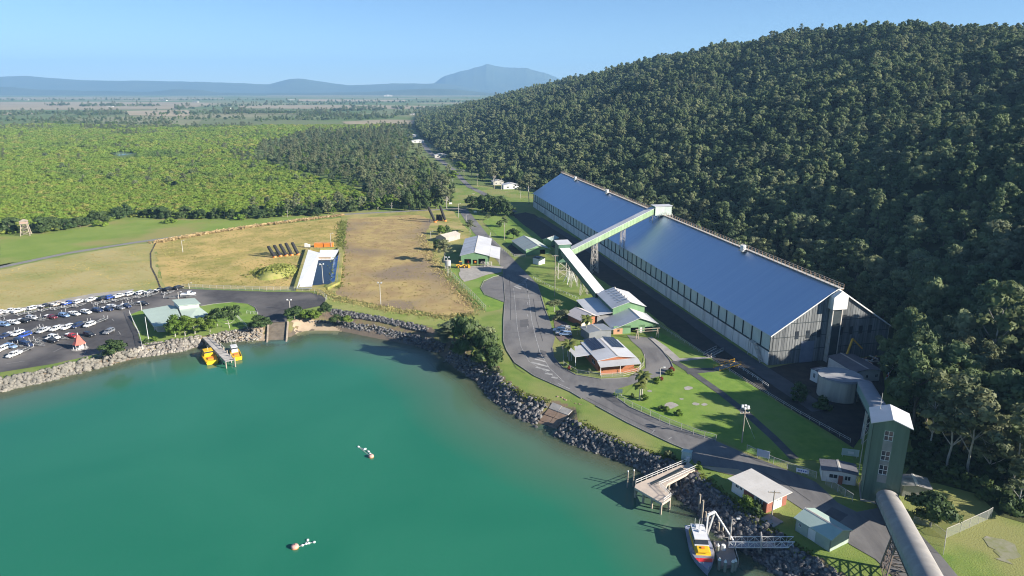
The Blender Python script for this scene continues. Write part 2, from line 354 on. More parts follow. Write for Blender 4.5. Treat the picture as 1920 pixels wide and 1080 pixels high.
sheet('car_park', [(-330, 665), (-100, 612), (0, 592), (75, 580), (175, 558), (250, 547), (342, 541), (500, 547), (580, 548), (600, 553), (610, 560), (606, 572), (560, 582), (545, 584), (538, 604), (500, 605), (490, 592), (480, 612), (462, 616),
      (425, 622), (350, 636), (262, 651), (182, 664), (100, 682), (0, 698), (-200, 735)], M_ASPH, .06, .25)
sheet('grass_verge', [(-200, 742), (0, 703), (100, 684), (182, 664), (190, 667), (100, 690), (0, 711), (-200, 750)], M_GRASS, .09, .5)
sheet('lawn', [(243, 590), (270, 580), (372, 574), (400, 569), (435, 566), (465, 569), (478, 577), (483, 588), (489, 597), (462, 615), (425, 621), (350, 635), (275, 646), (266, 650), (262, 630), (250, 605)], M_LAWN, .09, .3)
sheet('gravel_strip', [(-100, 600), (0, 584), (75, 570), (175, 550), (250, 542), (250, 547), (175, 557), (75, 579), (0, 591), (-100, 610)], M_GRAVEL, .09, .6)

# main road through the site
sheet('road', [(858, 392), (885, 432), (935, 492), (943, 506), (947, 560), (944, 600), (944, 640), (950, 657), (965, 680), (1002, 705), (1070, 735), (1117, 760), (1177, 792), (1257, 830), (1292, 846), (1302, 872), (1330, 874), (1385, 881), (1412, 893),
      (1475, 935), (1512, 960), (1552, 990), (1596, 1022), (1640, 1048), (1680, 1085), (1760, 1150), (1900, 1150), (1800, 1085), (1762, 1040), (1715, 990), (1655, 950), (1606, 960), (1570, 942), (1530, 903), (1455, 873), (1392, 848), (1342, 826), (1255, 796), (1180, 763), (1157, 746), (1147, 740), (1160, 729), (1190, 719),
      (1237, 705), (1262, 688), (1257, 676), (1240, 655), (1216, 633), (1175, 628), (1185, 640), (1202, 655), (1211, 672), (1210, 690), (1177, 708), (1127, 711), (1080, 703), (1055, 689), (1038, 669), (1036, 652), (1041, 632), (1030, 600), (1022, 580), (1013, 550), (1007, 532), (998, 522), (985, 510), (955, 478), (915, 440), (874, 390)], M_ROAD, .08, .12)
sheet('apron', [(944, 516), (925, 520), (908, 528), (902, 540), (910, 552), (946, 566)], mk('apron_asphalt', (.135, .13, .13), (.18, .17, .165), .25, .9), .09, .1)
sheet('gravel_yard', [(862, 500), (915, 497), (945, 500), (940, 510), (915, 514), (892, 523), (872, 528), (861, 520)], M_GRAVEL, .10, .5)
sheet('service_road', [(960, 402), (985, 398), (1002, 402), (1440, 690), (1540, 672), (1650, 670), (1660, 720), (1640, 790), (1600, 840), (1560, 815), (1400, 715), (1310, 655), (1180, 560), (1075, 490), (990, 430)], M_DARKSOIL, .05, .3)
strip('service_road', [(1010, 408), (1090, 458), (1180, 520), (1290, 596), (1390, 668), (1470, 722), (1540, 770)], [5, 5, 5, 5, 6, 7, 6], mk('service_asphalt', (.075, .075, .08), (.10, .10, .105), .3, .9), .09)
strip('road', [(964, 398), (930, 378), (905, 362), (880, 350), (868, 338), (850, 318), (825, 300), (805, 285), (788, 262)], [6, 6, 6, 5, 5, 6, 7, 8, 8], M_ROAD, .06)
strip('path', [(1262, 676), (1300, 700), (1350, 735), (1400, 775), (1450, 820), (1490, 860)], 2.4, mk('path_asphalt', (.075, .075, .075), (.11, .11, .11), .4, .9), .07)
sheet('path', [(1282, 690), (1345, 689), (1345, 696), (1290, 702)], MATS['path_asphalt'], .075, .1)
sheet('concrete_apron', [(1262, 676), (1240, 655), (1216, 633), (1222, 631), (1250, 650), (1275, 672), (1342, 668), (1342, 670), (1272, 678)], M_CONC, .10, .05)
sheet('lawn', [(855, 505), (838, 510), (875, 545), (912, 585), (940, 580), (946, 566), (910, 552), (902, 540), (908, 528), (925, 520), (943, 514), (915, 515), (890, 525), (870, 528), (860, 518)], M_LAWN, .07, .2)
sheet('lawn', [(945, 392), (962, 408), (1000, 434), (1040, 470), (1010, 470), (960, 462), (930, 440), (905, 415)], M_LAWN, .07, .2)
sheet('lawn', [(1010, 532), (1030, 540), (1080, 570), (1060, 600), (1040, 600), (1030, 596), (1020, 560)], M_LAWN, .07, .2)
sheet('lawn', [(1160, 748), (1190, 722), (1240, 708), (1265, 692), (1300, 706), (1350, 742), (1400, 782), (1450, 826), (1480, 862), (1452, 868), (1392, 844), (1342, 822), (1255, 792), (1185, 760)], M_LAWN, .06, .2)
sheet('lawn', [(1215, 615), (1240, 625), (1330, 672), (1600, 845), (1600, 868), (1500, 862), (1455, 820), (1405, 778), (1355, 735), (1300, 698), (1262, 674)], M_LAWN, .055, .2)
sheet('sandy_ground', [(1310, 872), (1385, 880), (1412, 893), (1400, 897), (1340, 884)], M_SAND, .10, .3)
sheet('bare_ground', [(1850, 1010), (1866, 1006), (1880, 1012), (1900, 1020), (1910, 1040), (1895, 1058), (1872, 1050), (1862, 1035)], mk('dusty_ground', (.30, .28, .22), (.20, .21, .09), .5, .95, detail=9), .06, .7, 1.0)
sheet('forest_litter', [(1700, 760), (1712, 850), (1700, 905), (1760, 905), (1830, 930), (1880, 965), (1960, 990), (1960, 700), (1700, 690)], mk('leaf_litter', (.045, .060, .018), (.075, .085, .028), .3, .95, .4, 3), .05, 1.0)
# far fields
FIELDC = [(.36, .30, .19), (.42, .34, .22), (.30, .27, .15), (.16, .19, .07), (.27, .25, .12)]
FM = [mk('farmland_%s' % n, c, tuple(x * .82 for x in c), .004, .95) for n, c in zip(('straw', 'pale_straw', 'fallow', 'green_crop', 'stubble'), FIELDC)]
for k, px in enumerate([[(0, 191), (300, 191), (420, 194), (330, 205), (0, 206)], [(225, 208), (350, 206), (365, 212), (345, 218), (240, 216)], [(440, 197), (650, 197), (870, 199), (860, 204), (600, 204), (455, 203)],
      [(640, 228), (720, 224), (792, 225), (795, 232), (700, 234), (648, 232)], [(0, 182), (420, 183), (420, 186), (0, 187)], [(380, 222), (560, 224), (640, 232), (520, 238), (370, 236)], [(560, 186), (760, 187), (760, 190), (560, 190)],
      [(430, 210), (580, 210), (600, 214), (430, 215)], [(700, 206), (860, 207), (830, 216), (700, 213)], [(0, 211), (60, 211), (62, 214), (0, 215)], [(500, 178), (900, 178), (900, 181), (500, 181)]]):
    sheet('farm_field', px, FM[[0, 1, 0, 0, 2, 3, 1, 4, 3, 1, 4][k]], .6, 0)
# distant ranges
M_RANGE = mk('range_forest', (.05, .075, .04), (.08, .10, .05), .002, .95)
def mountain_range(D, sk, name='mountain', depth=1800, seed=1):
    xs = np.linspace(sk[0][0], sk[-1][0], 140); ys = np.interp(xs, [s[0] for s in sk], [s[1] for s in sk]); r = np.random.RandomState(seed)
    ys = ys + np.convolve(r.normal(0, 1.0, 146), np.ones(7) / 7, 'valid')
    X = (xs - 960) / FPX * D; top = np.maximum(20, HCAM - D * (_s + (ys - 540) / FPX * _c)); rows = []
    prof = [(-1, -.05), (-.75, .12), (-.5, .34), (-.3, .6), (-.12, .88), (0, 1), (.3, .7), (.8, 0)]
    for u, h in prof:
        w = 1 + (np.convolve(r.normal(0, .2, len(xs) + 40), np.ones(41) / 41, 'valid') if 0 < h < 1 else 0)
        rows.append(np.column_stack([X * (1 + u * depth / D), np.full(len(X), D + u * depth) + np.convolve(r.normal(0, 80, len(X) + 40), np.ones(41) / 41, 'valid') * (h < 1), top * h * w]))
    V = np.vstack(rows); tag(link(name, np_mesh(name, V, grid_faces(len(xs), len(prof)), M_RANGE, True)), kind='structure')
mountain_range(14500, [(800, 172), (820, 156), (838, 144), (862, 137), (885, 132), (915, 122), (940, 127), (985, 130), (1020, 138), (1050, 150), (1100, 170)], seed=3)
mountain_range(12500, [(-80, 147), (20, 146), (90, 143), (130, 147), (200, 151), (330, 152), (430, 155), (520, 158), (560, 149), (580, 148), (620, 154), (665, 160), (740, 157), (830, 157), (900, 168), (980, 172)], seed=5)
mountain_range(9500, [(-120, 165), (0, 162), (60, 163), (110, 168), (200, 170), (300, 172), (350, 167), (400, 168), (430, 173), (520, 175), (700, 172), (800, 166), (860, 168), (930, 175)], name='foothill', depth=900, seed=8)

def drape(name, px, mat, lift=.06, step=1.0):
    """a patch that follows the slope of the bank"""
    poly = np.array([P(x, y, .6)[:2] for x, y in px]); lo, hi = poly.min(0) - step, poly.max(0) + step; ax_, ay_ = np.arange(lo[0], hi[0], step), np.arange(lo[1], hi[1], step); X_, Y_ = np.meshgrid(ax_, ay_); q = np.stack([X_.ravel(), Y_.ravel()], 1); z = ground_z(q) + lift; F_ = grid_faces(len(ax_), len(ay_)); F_ = F_[inside(q[F_].mean(1), poly)]
    return tag(link(name, np_mesh(name, np.column_stack([q, z]), F_, mat, True)), kind='structure')
drape('beach', [(549, 612), (575, 606), (612, 606), (640, 618), (632, 622), (585, 621), (556, 626)], M_SAND); drape('beach', [(448, 634), (470, 624), (494, 622), (497, 636), (470, 640)], M_SAND)
for px in ([(20, 520), (120, 500), (230, 480), (285, 470)], [(22, 524), (122, 503), (232, 483), (286, 473)], [(0, 560), (120, 538), (250, 520), (300, 515)], [(0, 565), (120, 542), (250, 524), (302, 518)], [(330, 520), (420, 500), (480, 480), (560, 470)], [(332, 524), (424, 503), (486, 483), (562, 473)]): strip('wheel_track', px, .55, mk('track_dust', (.44, .35, .16), (.35, .30, .12), .3, .95, detail=9), .055)
# ================= trees =================
ML_FOREST = leafmat('forest_leaves', (.100, .148, .068), (.185, .240, .100), (.29, .32, .16), tr=.4, patch=(.235, .245, .155), psc=.03, amt=.65)
ML_EUC = leafmat('gum_leaves', (.13, .155, .075), (.18, .195, .10), (.15, .185, .075), tr=.3)
ML_MANG = leafmat('mangrove_leaves', (.20, .31, .045), (.27, .35, .055), (.34, .34, .09), tr=.42, patch=(.13, .215, .05), psc=.009, amt=.85)
ML_BRIGHT = leafmat('bright_leaves', (.095, .165, .022), (.135, .20, .030))
ML_DARK = leafmat('dark_leaves', (.050, .090, .028), (.075, .115, .036))
ML_PALM = leafmat('palm_leaves', (.12, .155, .035), (.16, .18, .05))
ML_RED = leafmat('red_leaves', (.22, .035, .03), (.28, .06, .03))
M_BARK = mk('bark', (.16, .13, .10), (.26, .22, .18), 1.5, .9)
M_PALEBARK = mk('pale_bark', (.48, .45, .40), (.34, .31, .27), 1.5, .9)
_ico = None
def ico_arrays(sub):
    import bmesh
    bm = bmesh.new(); bmesh.ops.create_icosphere(bm, subdivisions=sub, radius=1)
    V = np.array([v.co[:] for v in bm.verts]); F = np.array([[v.index for v in f.verts] for f in bm.faces]); bm.free(); return V, F
ICO1, ICO2 = ico_arrays(1), ico_arrays(2)
def crown_mesh(name, seed, mat, Rr, z0, z1, lobes, per, leaf, lobe_r=(.28, .48), core=.80, flat=.75, dome=True):
    """leaf clumps round many lobes that fill an uneven crown"""
    r = np.random.RandomState(seed); V, F = [], []; n0 = 0; H = z1 - z0
    for k in range(lobes):
        th = r.uniform(0, 2 * np.pi); u = r.uniform(0, 1) ** .55; zz = r.uniform(.15, 1)
        rad = Rr * u * (np.sqrt(max(0.05, 1 - (zz if dome else abs(zz - .5) * 1.6) ** 2.2))) * r.uniform(.75, 1.12)
        c = np.array([rad * np.cos(th), rad * np.sin(th), z0 + H * (zz * .82)])
        lr = Rr * r.uniform(*lobe_r); sx = np.array([lr, lr, lr * flat * r.uniform(.8, 1.2)])
        if core:
            vv = ICO1[0] * (1 + r.normal(0, .12, (len(ICO1[0]), 1))) * sx * core + c
            V.append(vv); f = ICO1[1] + n0; F.append(np.column_stack([f, f[:, 2]])); n0 += len(vv)
        m = per; d = r.normal(size=(m, 3)); d[:, 2] = np.abs(d[:, 2]) * 1.0 - .35; d /= np.linalg.norm(d, axis=1)[:, None]
        pc = c + d * sx * r.uniform(.82, 1.16, (m, 1))
        nrm = d + r.normal(0, .32, (m, 3)); nrm /= np.linalg.norm(nrm, axis=1)[:, None]
        a = np.cross(nrm, r.normal(size=(m, 3))); a /= np.linalg.norm(a, axis=1)[:, None]; b2 = np.cross(nrm, a)
        s = leaf * r.uniform(.6, 1.4, (m, 1)); q = np.stack([pc - a * s, pc - b2 * s * .6, pc + a * s, pc + b2 * s * .6], 1).reshape(-1, 3)
        V.append(q); F.append(np.arange(m * 4).reshape(m, 4) + n0); n0 += m * 4
    V = np.vstack(V); F = np.vstack(F); me = bpy.data.meshes.new(name)
    tri = F[:, 2] == F[:, 3]
    faces = [tuple(f[:3]) if t_ else tuple(f) for f, t_ in zip(F.tolist(), tri)]
    me.from_pydata(V.tolist(), [], faces); me.materials.append(mat); me.update(); return me
def trunk_mesh(name, seed, mat, h, r0, limbs=4, spread=2.5, bare=.45):
    r = random.Random(seed); m = MB(); p = Vector((0, 0, -.6)); k = 5; pts = [p]
    for i in range(k): p = p + Vector((r.uniform(-.25, .25), r.uniform(-.25, .25), (h * .75 + .6) / k)); pts.append(p)
    for i in range(k): m.tube(pts[i], pts[i + 1], r0 * (1 - .13 * i), r0 * (1 - .13 * (i + 1)), 7, False)
    for i in range(limbs):
        a = r.uniform(0, 6.28); t_ = r.uniform(bare, .95); b0 = pts[min(k - 1, int(t_ * k))]
        e = b0 + Vector((math.cos(a) * spread * r.uniform(.6, 1.2), math.sin(a) * spread * r.uniform(.6, 1.2), h * r.uniform(.15, .32))); mid = b0.lerp(e, .5) + Vector((0, 0, -.25))
        m.tube(b0, mid, r0 * .45, r0 * .32, 6, False); m.tube(mid, e, r0 * .32, r0 * .1, 6, False)
    return m.mesh(name, mat)
CR, TK = {}, {}
FSH = [(4.7, 12, 30, 52, (.17, .34), .9), (5.2, 13, 44, 40, (.12, .24), .9), (6.2, 10.5, 40, 44, (.13, .26), .7), (4.9, 13.5, 52, 36, (.10, .22), .9), (4.2, 11.5, 24, 60, (.2, .38), 1.0), (3.7, 16, 40, 40, (.15, .28), 1.1)]
CR['forest'] = [crown_mesh('crown', 100 + i, ML_FOREST, r_, 2.0, z_, lb, pr_, .35, lr_, flat=fl_) for i, (r_, z_, lb, pr_, lr_, fl_) in enumerate(FSH)]
TK['forest'] = [trunk_mesh('trunk', 100 + i, M_BARK, 9.5, .25) for i in range(6)]
CR['big'] = [crown_mesh('crown', 150 + i, ML_FOREST, 6.5, 4.0, 18 + i, 62, 74, .36, (.12, .24), flat=.9) for i in range(3)]
TK['big'] = [trunk_mesh('trunk', 150 + i, M_BARK, 15, .32, 8, 3.5) for i in range(3)]
CR['gum'] = [crown_mesh('crown', 200 + i, ML_EUC, 4.4, 6, 17 + i, 26, 42, .36, (.16, .32), core=.7) for i in range(4)]
TK['gum'] = [trunk_mesh('trunk', 200 + i, M_PALEBARK, 16, .19, 7, 2.6) for i in range(4)]
CR['mangrove'] = [crown_mesh('crown', 300 + i, ML_MANG, 5.0, .2, 3.0 + .3 * i, 26, 30, .34, (.16, .28), flat=.6) for i in range(4)]
CR['edge'] = [crown_mesh('crown', 400 + i, ML_DARK, 4.6, .4, 7.5 + i, 20, 50, .40, (.25, .42)) for i in range(3)]
TK['edge'] = [trunk_mesh('trunk', 400 + i, M_BARK, 7, .25, 4, 2.2, .2) for i in range(3)]
CR['bright'] = [crown_mesh('crown', 500 + i, ML_BRIGHT, 3.2, 1.6, 8, 18, 70, .30, (.25, .42)) for i in range(3)]
TK['bright'] = [trunk_mesh('trunk', 500 + i, M_PALEBARK, 6, .16, 4, 1.5) for i in range(3)]
CR['round'] = [crown_mesh('crown', 600 + i, ML_DARK, 3.2, .9, 6, 22, 70, .28, (.24, .38)) for i in range(3)]
TK['round'] = [trunk_mesh('trunk', 600 + i, M_BARK, 5, .16, 4, 1.4) for i in range(3)]
CR['umbrella'] = [crown_mesh('crown', 700 + i, ML_DARK, 5.2, 3.4, 6.6, 26, 46, .30, (.14, .26), core=.55, flat=.5, dome=False) for i in range(2)]
TK['umbrella'] = [trunk_mesh('trunk', 700 + i, M_PALEBARK, 6, .17, 7, 3.2, .5) for i in range(2)]
CR['shrub'] = [crown_mesh('foliage', 800 + i, ML_BRIGHT, 1.0, 0, 1.5, 10, 45, .16, (.3, .5)) for i in range(3)]
CR['darkshrub'] = [crown_mesh('foliage', 830 + i, ML_DARK, 1.0, 0, 1.5, 10, 45, .16, (.3, .5)) for i in range(2)]
CR['redshrub'] = [crown_mesh('foliage', 860 + i, ML_RED, 1.0, 0, 1.5, 10, 45, .16, (.3, .5)) for i in range(2)]
CR['greyshrub'] = [crown_mesh('foliage', 880 + i, ML_EUC, 1.0, 0, 1.5, 9, 40, .15, (.25, .42), core=.6) for i in range(2)]
def tree(kind, pos, s=1., label=None, cat='tree', name='tree', group=None, v=None, sz=None):
    v = RND.randrange(len(CR[kind])) if v is None else v
    o = thing(name, label, cat, pos, RND.uniform(0, 6.28), group); o.scale = (s, s, sz or s)
    if kind in TK: link('trunk', TK[kind][v], o)
    return o, link('crown' if kind in TK else 'foliage', CR[kind][v], o)
def treep(kind, x, y, top, label, w=None, **k):
    """tree whose foot stands at pixel x, y and whose top shows at row top"""
    v = k.pop('v', None); v = RND.randrange(len(CR[kind])) if v is None else v
    me = CR[kind][v]; hh = max(q.co.z for q in me.vertices); s = hgt(x, y, top) / hh; sz = s
    if w: ww = max(q.co.x for q in me.vertices) * 2; s = w / ww
    return tree(kind, P(x, y), s, label, v=v, sz=sz, **k)
def scatter(name, label, cat, protos, pts, rot, scl, idx, kind='stuff', parent=None):
    me = bpy.data.meshes.new(name); me.vertices.add(len(pts)); me.vertices.foreach_set('co', np.asarray(pts, np.float32).ravel())
    for an, ty, ar in (('rotz', 'FLOAT', rot), ('scl', 'FLOAT', scl), ('idx', 'INT', idx)):
        at_ = me.attributes.new(an, ty, 'POINT'); at_.data.foreach_set('value', np.asarray(ar, np.float32 if ty == 'FLOAT' else np.int32))
    o = link(name, me, parent); g = bpy.data.node_groups.new(name, 'GeometryNodeTree'); N = g.nodes; L = g.links
    g.interface.new_socket('Geometry', in_out='INPUT', socket_type='NodeSocketGeometry'); g.interface.new_socket('Geometry', in_out='OUTPUT', socket_type='NodeSocketGeometry')
    gi, go = N.new('NodeGroupInput'), N.new('NodeGroupOutput'); jn = N.new('GeometryNodeJoinGeometry')
    for pr in reversed(protos):
        oi = N.new('GeometryNodeObjectInfo'); oi.transform_space = 'ORIGINAL'; oi.inputs['Object'].default_value = pr; oi.inputs['As Instance'].default_value = True
        L.new(oi.outputs['Geometry'], jn.inputs[0])
    ip = N.new('GeometryNodeInstanceOnPoints'); ip.inputs['Pick Instance'].default_value = True
    def na(nm, ty):
        x = N.new('GeometryNodeInputNamedAttribute'); x.data_type = ty; x.inputs['Name'].default_value = nm; return x.outputs[0]
    L.new(gi.outputs[0], ip.inputs['Points']); L.new(jn.outputs[0], ip.inputs['Instance']); L.new(na('idx', 'INT'), ip.inputs['Instance Index'])
    cx = N.new('ShaderNodeCombineXYZ'); L.new(na('rotz', 'FLOAT'), cx.inputs[2]); L.new(cx.outputs[0], ip.inputs['Rotation']); L.new(na('scl', 'FLOAT'), ip.inputs['Scale'])
    L.new(ip.outputs[0], go.inputs[0]); md = o.modifiers.new('scatter', 'NODES'); md.node_group = g
    return tag(o, label, cat, kind=kind)
def jitter_grid(x0, x1, y0, y1, s):
    X, Y = np.meshgrid(np.arange(x0, x1, s), np.arange(y0, y1, s)); X = X.ravel() + RS.uniform(-.45, .45, X.size) * s; Y = Y.ravel() + RS.uniform(-.45, .45, Y.size) * s
    return np.stack([X, Y], 1)
def pxof(Q, z):
    Zc = z - HCAM; d = Q[:, 1] * _c - Zc * _s
    return 960 + FPX * Q[:, 0] / d, 540 - FPX * (Q[:, 1] * _s + Zc * _c) / d
# ---- forest on the hill ----
bands = [jitter_grid(0, 700, 60, 620, 6.9), jitter_grid(-140, 900, 620, 1100, 7.3), jitter_grid(-420, 900, 1100, 3000, 9.5)]
HQp = np.vstack(bands); hz = hill_z(HQp[:, 0], HQp[:, 1])
s_ = (HQp[:, 0] - np.interp(HQp[:, 1], BF, BX)) / np.interp(HQp[:, 1], OFF_F, OFF)
px_, py_ = pxof(HQp, hz + 10)
ok = (hz > ZG + .25) & (s_ < 1.25) & (px_ > 560) & (px_ < 2250) & (py_ < 1300) & (HQp[:, 1] > 60)
HQp, hz, s_, px_ = HQp[ok], hz[ok], s_[ok], px_[ok]
fsc = (.52 + .68 * RS.uniform(0, 1, len(HQp)) ** 1.4) * (1 + .22 * fbm(HQp[:, 0], HQp[:, 1], .07, 31, 3)) * np.where(HQp[:, 1] > 1100, 1.2, 1.0) * np.where(HQp[:, 1] < 260, 1.35, 1.0) 
dist = np.hypot(HQp[:, 0], HQp[:, 1]); vis = (px_ < 1915) & (s_ < .75)
near = np.argsort(np.where(vis, dist, 9e9))[:262]; isn = np.zeros(len(HQp), bool); isn[near] = True
fproto = []
for i in near:
    gum = (s_[i] < .22 and HQp[i, 1] < 190 and RND.random() < .55); k = 'gum' if gum else 'forest'
    o, c = tree(k, (HQp[i, 0], HQp[i, 1], hz[i] - .4), fsc[i] * (1.05 if gum else 1.05), 'pale gum tree with thin trunk at the foot of the forested hill' if gum else 'leafy forest tree crowded among others low on the hillside',
                group='gum trees at the foot of the hill' if gum else 'trees low on the forested hillside', name='gum_tree' if gum else 'forest_tree', v=i % (4 if gum else 6))
    if k == 'forest' and len(fproto) < 6 and all(c.data is not q.data for q in fproto): fproto.append(c)
rest = ~isn
for v in range(3):
    o, c = tree('gum', (128 + 9 * v, 172 + 12 * v, hill_z(np.array([128. + 9 * v]), np.array([172. + 12 * v]))[0] - .3), 1.0, 'pale gum tree standing above the shaded slope behind the tank, %s of three' % ('nearest', 'middle', 'farthest')[v], name='gum_tree', v=v); fproto.append(c)
gi_ = np.where(RS.uniform(0, 1, rest.sum()) < .05, 6 + RS.randint(0, len(fproto) - 6, rest.sum()), RS.randint(0, 6, rest.sum())); rsc = np.where(gi_ >= 6, fsc[rest] * .85, fsc[rest])
scatter('hillside_forest', 'dense green forest covering the upper slopes of the hill', 'forest', fproto, np.column_stack([HQp[rest], hz[rest] - .5]), RS.uniform(0, 6.28, rest.sum()), rsc, gi_)
# ---- mangroves on the plain: low bright canopy, thinning into the distance ----
MANG_EDGE = [(-400, 505), (0, 440), (100, 434), (187, 417), (235, 407), (325, 409), (480, 409), (640, 396), (720, 389), (700, 372), (640, 345), (560, 325), (470, 300), (480, 270), (560, 250), (700, 243), (760, 236), (640, 236), (400, 238), (0, 236), (-500, 236)]
mpoly = np.array([P(x, y)[:2] for x, y in MANG_EDGE])
bands = [jitter_grid(-700, -80, 380, 640, 4.6), jitter_grid(-1000, -60, 640, 950, 6.0), jitter_grid(-1700, -100, 950, 1900, 9.)]
sb = np.concatenate([np.full(len(q), s) for q, s in zip(bands, (1.0, 1.25, 1.8))]); MQ = np.vstack(bands); ok = inside(MQ, mpoly); MQ, sb = MQ[ok], sb[ok]
px_, py_ = pxof(MQ, ZG + 3); ok = (px_ > -120) & (px_ < 1100); 
creek = np.hypot((px_ - 232), (py_ - 287.5) * 3.6) < 27
ok &= ~creek; MQ, sb = MQ[ok], sb[ok]
mroots = []
for v in range(4):
    o = thing('mangrove_shrub', 'low bright green mangrove shrub at the front edge of the thicket', 'shrub', P(60 + 130 * v, 430 - 6 * v), v, 'mangrove shrubs at the thicket edge')
    mroots.append(link('foliage', CR['mangrove'][v], o))
pat = fbm(MQ[:, 0], MQ[:, 1], .02, 21, 3)
scatter('mangrove_thicket', 'wide bright yellow green mangrove thicket behind the fields', 'mangroves', mroots, np.column_stack([MQ, np.full(len(MQ), ZG - .3)]), RS.uniform(0, 6.28, len(MQ)), sb * RS.uniform(.55, 1.1, len(MQ)) * (1 + .28 * pat), RS.randint(0, 4, len(MQ)))
tag(sheet('creek', [(210, 285), (222, 282), (262, 282), (256, 287), (240, 290), (222, 292)], mk('creek_water', (.14, .19, .19), (.16, .21, .21), .1, .12, spec=.6), .15, 0), kind='structure')
# ---- woodland between the mangroves and the road ----
WOOD = [(470, 300), (500, 272), (580, 252), (720, 244), (775, 250), (770, 285), (800, 300), (845, 325), (852, 350), (845, 382), (790, 391), (700, 396), (640, 400), (560, 408), (480, 412), (400, 413), (400, 408), (480, 404), (640, 390), (700, 372), (650, 350), (600, 335), (540, 325)]
wpoly = np.array([P(x, y)[:2] for x, y in WOOD]); WQ_ = np.vstack([q for q in (jitter_grid(-260, 0, 480, 700, 7.0), jitter_grid(-420, 20, 700, 1700, 9.5))]); WQ_ = WQ_[inside(WQ_, wpoly)]
clear = np.array([P(x, y)[:2] for x, y in [(752, 336), (790, 333), (792, 341), (750, 342)]]); WQ_ = WQ_[~inside(WQ_, clear)]
ed_ = seg_dist(WQ_, np.vstack([wpoly, wpoly[:1]])); WQ_ = WQ_[(ed_ > 45) | (RS.uniform(0, 1, len(WQ_)) < .35 + ed_ / 70) | (WQ_[:, 1] < 600)]
order = np.argsort(np.hypot(WQ_[:, 0], WQ_[:, 1])); wsc = RS.uniform(.45, 1.05, len(WQ_)); wpro = []
kinds = ['forest', 'edge', 'bright', 'gum', 'gum']
lab = {'bright': 'bright green woodland tree beside the mangroves', 'forest': 'dark leafy woodland tree beside the mangroves', 'edge': 'low dense dark tree at the edge of the woodland', 'gum': 'pale grey green gum tree in the woodland beside the mangroves'}
for n, i in enumerate(order[:170]):
    k = kinds[RND.randrange(5)]
    o, c = tree(k, (WQ_[i, 0], WQ_[i, 1], ZG - .2), wsc[i] * {'gum': .85, 'bright': 1.5}.get(k, 1.0), lab[k], group={'bright': 'bright woodland trees', 'forest': 'woodland trees', 'edge': 'low woodland edge trees', 'gum': 'woodland gum trees'}[k], name={'bright': 'bright_tree', 'forest': 'woodland_tree', 'edge': 'low_tree', 'gum': 'gum_tree'}[k])
    if len(wpro) < 6 and all(c.data is not q.data for q in wpro): wpro.append(c)
rr = order[170:]; scatter('woodland', 'mixed dark and grey green woodland beyond the low fields', 'woodland', wpro, np.column_stack([WQ_[rr], np.full(len(rr), ZG - .2)]), RS.uniform(0, 6.28, len(rr)), wsc[rr] * 1.05, RS.randint(0, 6, len(rr)))
# ---- far tree lines and hedgerows across the plain ----
FL = []
for (x0, y0, x1, y1, n, wpx) in [(0, 243, 100, 243, 170, 4), (150, 243, 330, 240, 260, 2.5), (330, 241, 480, 239, 150, 2), (210, 254, 310, 254, 110, 2), (0, 300, 480, 300, 50, 26), (100, 335, 600, 345, 45, 18), (215, 281, 262, 281, 26, 1), (0, 262, 470, 262, 60, 10), (380, 270, 480, 300, 40, 6), (440, 300, 620, 330, 60, 7), (420, 262, 560, 256, 60, 5), (0, 214, 220, 213, 200, 3), (150, 216, 240, 214, 60, 1.5), (290, 214, 480, 212, 120, 2), (420, 212, 620, 213, 260, 1.5), (560, 216, 740, 220, 200, 2.5),
      (620, 208, 720, 207, 90, 1), (150, 199, 300, 199, 120, 1.2), (330, 204, 360, 204, 30, .6), (380, 201, 700, 194, 160, 1), (0, 226, 470, 222, 210, 3.5), (480, 226, 700, 222, 160, 3), (740, 216, 860, 213, 120, 1.5), (690, 240, 800, 238, 140, 3), (80, 198, 130, 198, 30, .5), (640, 203, 860, 205, 90, .8), (0, 188, 500, 188, 120, .5), (500, 192, 900, 192, 120, .6), (60, 230, 330, 232, 180, 3)]:
    for _ in range(n):
        u = RND.random(); q = P(x0 + (x1 - x0) * u + RND.uniform(-3, 3), y0 + (y1 - y0) * u + RND.gauss(0, wpx * .5)); FL.append((q.x, q.y))
FL = np.array(FL); FLs = RS.uniform(.6, 1.1, len(FL)) * np.clip(FL[:, 1] / 2000, .75, 1.5)
scatter('far_trees', 'scattered dark tree lines across the distant plain', 'trees', wpro, np.column_stack([FL, np.full(len(FL), ZG - 1)]), RS.uniform(0, 6.28, len(FL)), FLs, RS.randint(0, 6, len(FL)))
# ================= the sugar storage shed =================
M_BLUEROOF = mk('zinc_roof', (.54, .63, .77), (.62, .70, .82), .55, .48, 0, metal=.85, spec=.5, streak=(1, .03, .03), ramp=(.25, .75))
M_WHITEWALL = mk('stained_white_wall', (.70, .69, .65), (.20, .195, .18), .3, .85, streak=(1, 1, .10), ramp=(.48, .78))
M_PALEPANEL = mk('pale_green_panel', (.58, .64, .58), (.42, .49, .44), .3, .7, streak=(1, 1, .25))
M_DARKSTEEL = mk('dark_steel', (.03, .045, .05), (.05, .06, .065), .5, .6)
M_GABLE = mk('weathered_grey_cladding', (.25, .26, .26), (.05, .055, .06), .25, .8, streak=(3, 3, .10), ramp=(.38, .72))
M_WHITE = mk('white_paint', (.76, .75, .72), (.66, .65, .62), .5, .6)
M_RAIL = mk('galvanised_rail', (.55, .53, .50), (.45, .40, .34), .8, .6)
M_RUST = mk('rusty_rail', (.42, .22, .12), (.5, .36, .24), .8, .8)
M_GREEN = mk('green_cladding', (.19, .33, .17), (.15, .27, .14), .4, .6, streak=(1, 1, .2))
M_DKGREEN = mk('dark_green_cladding', (.075, .16, .105), (.10, .19, .13), .4, .6, streak=(1, 1, .2))
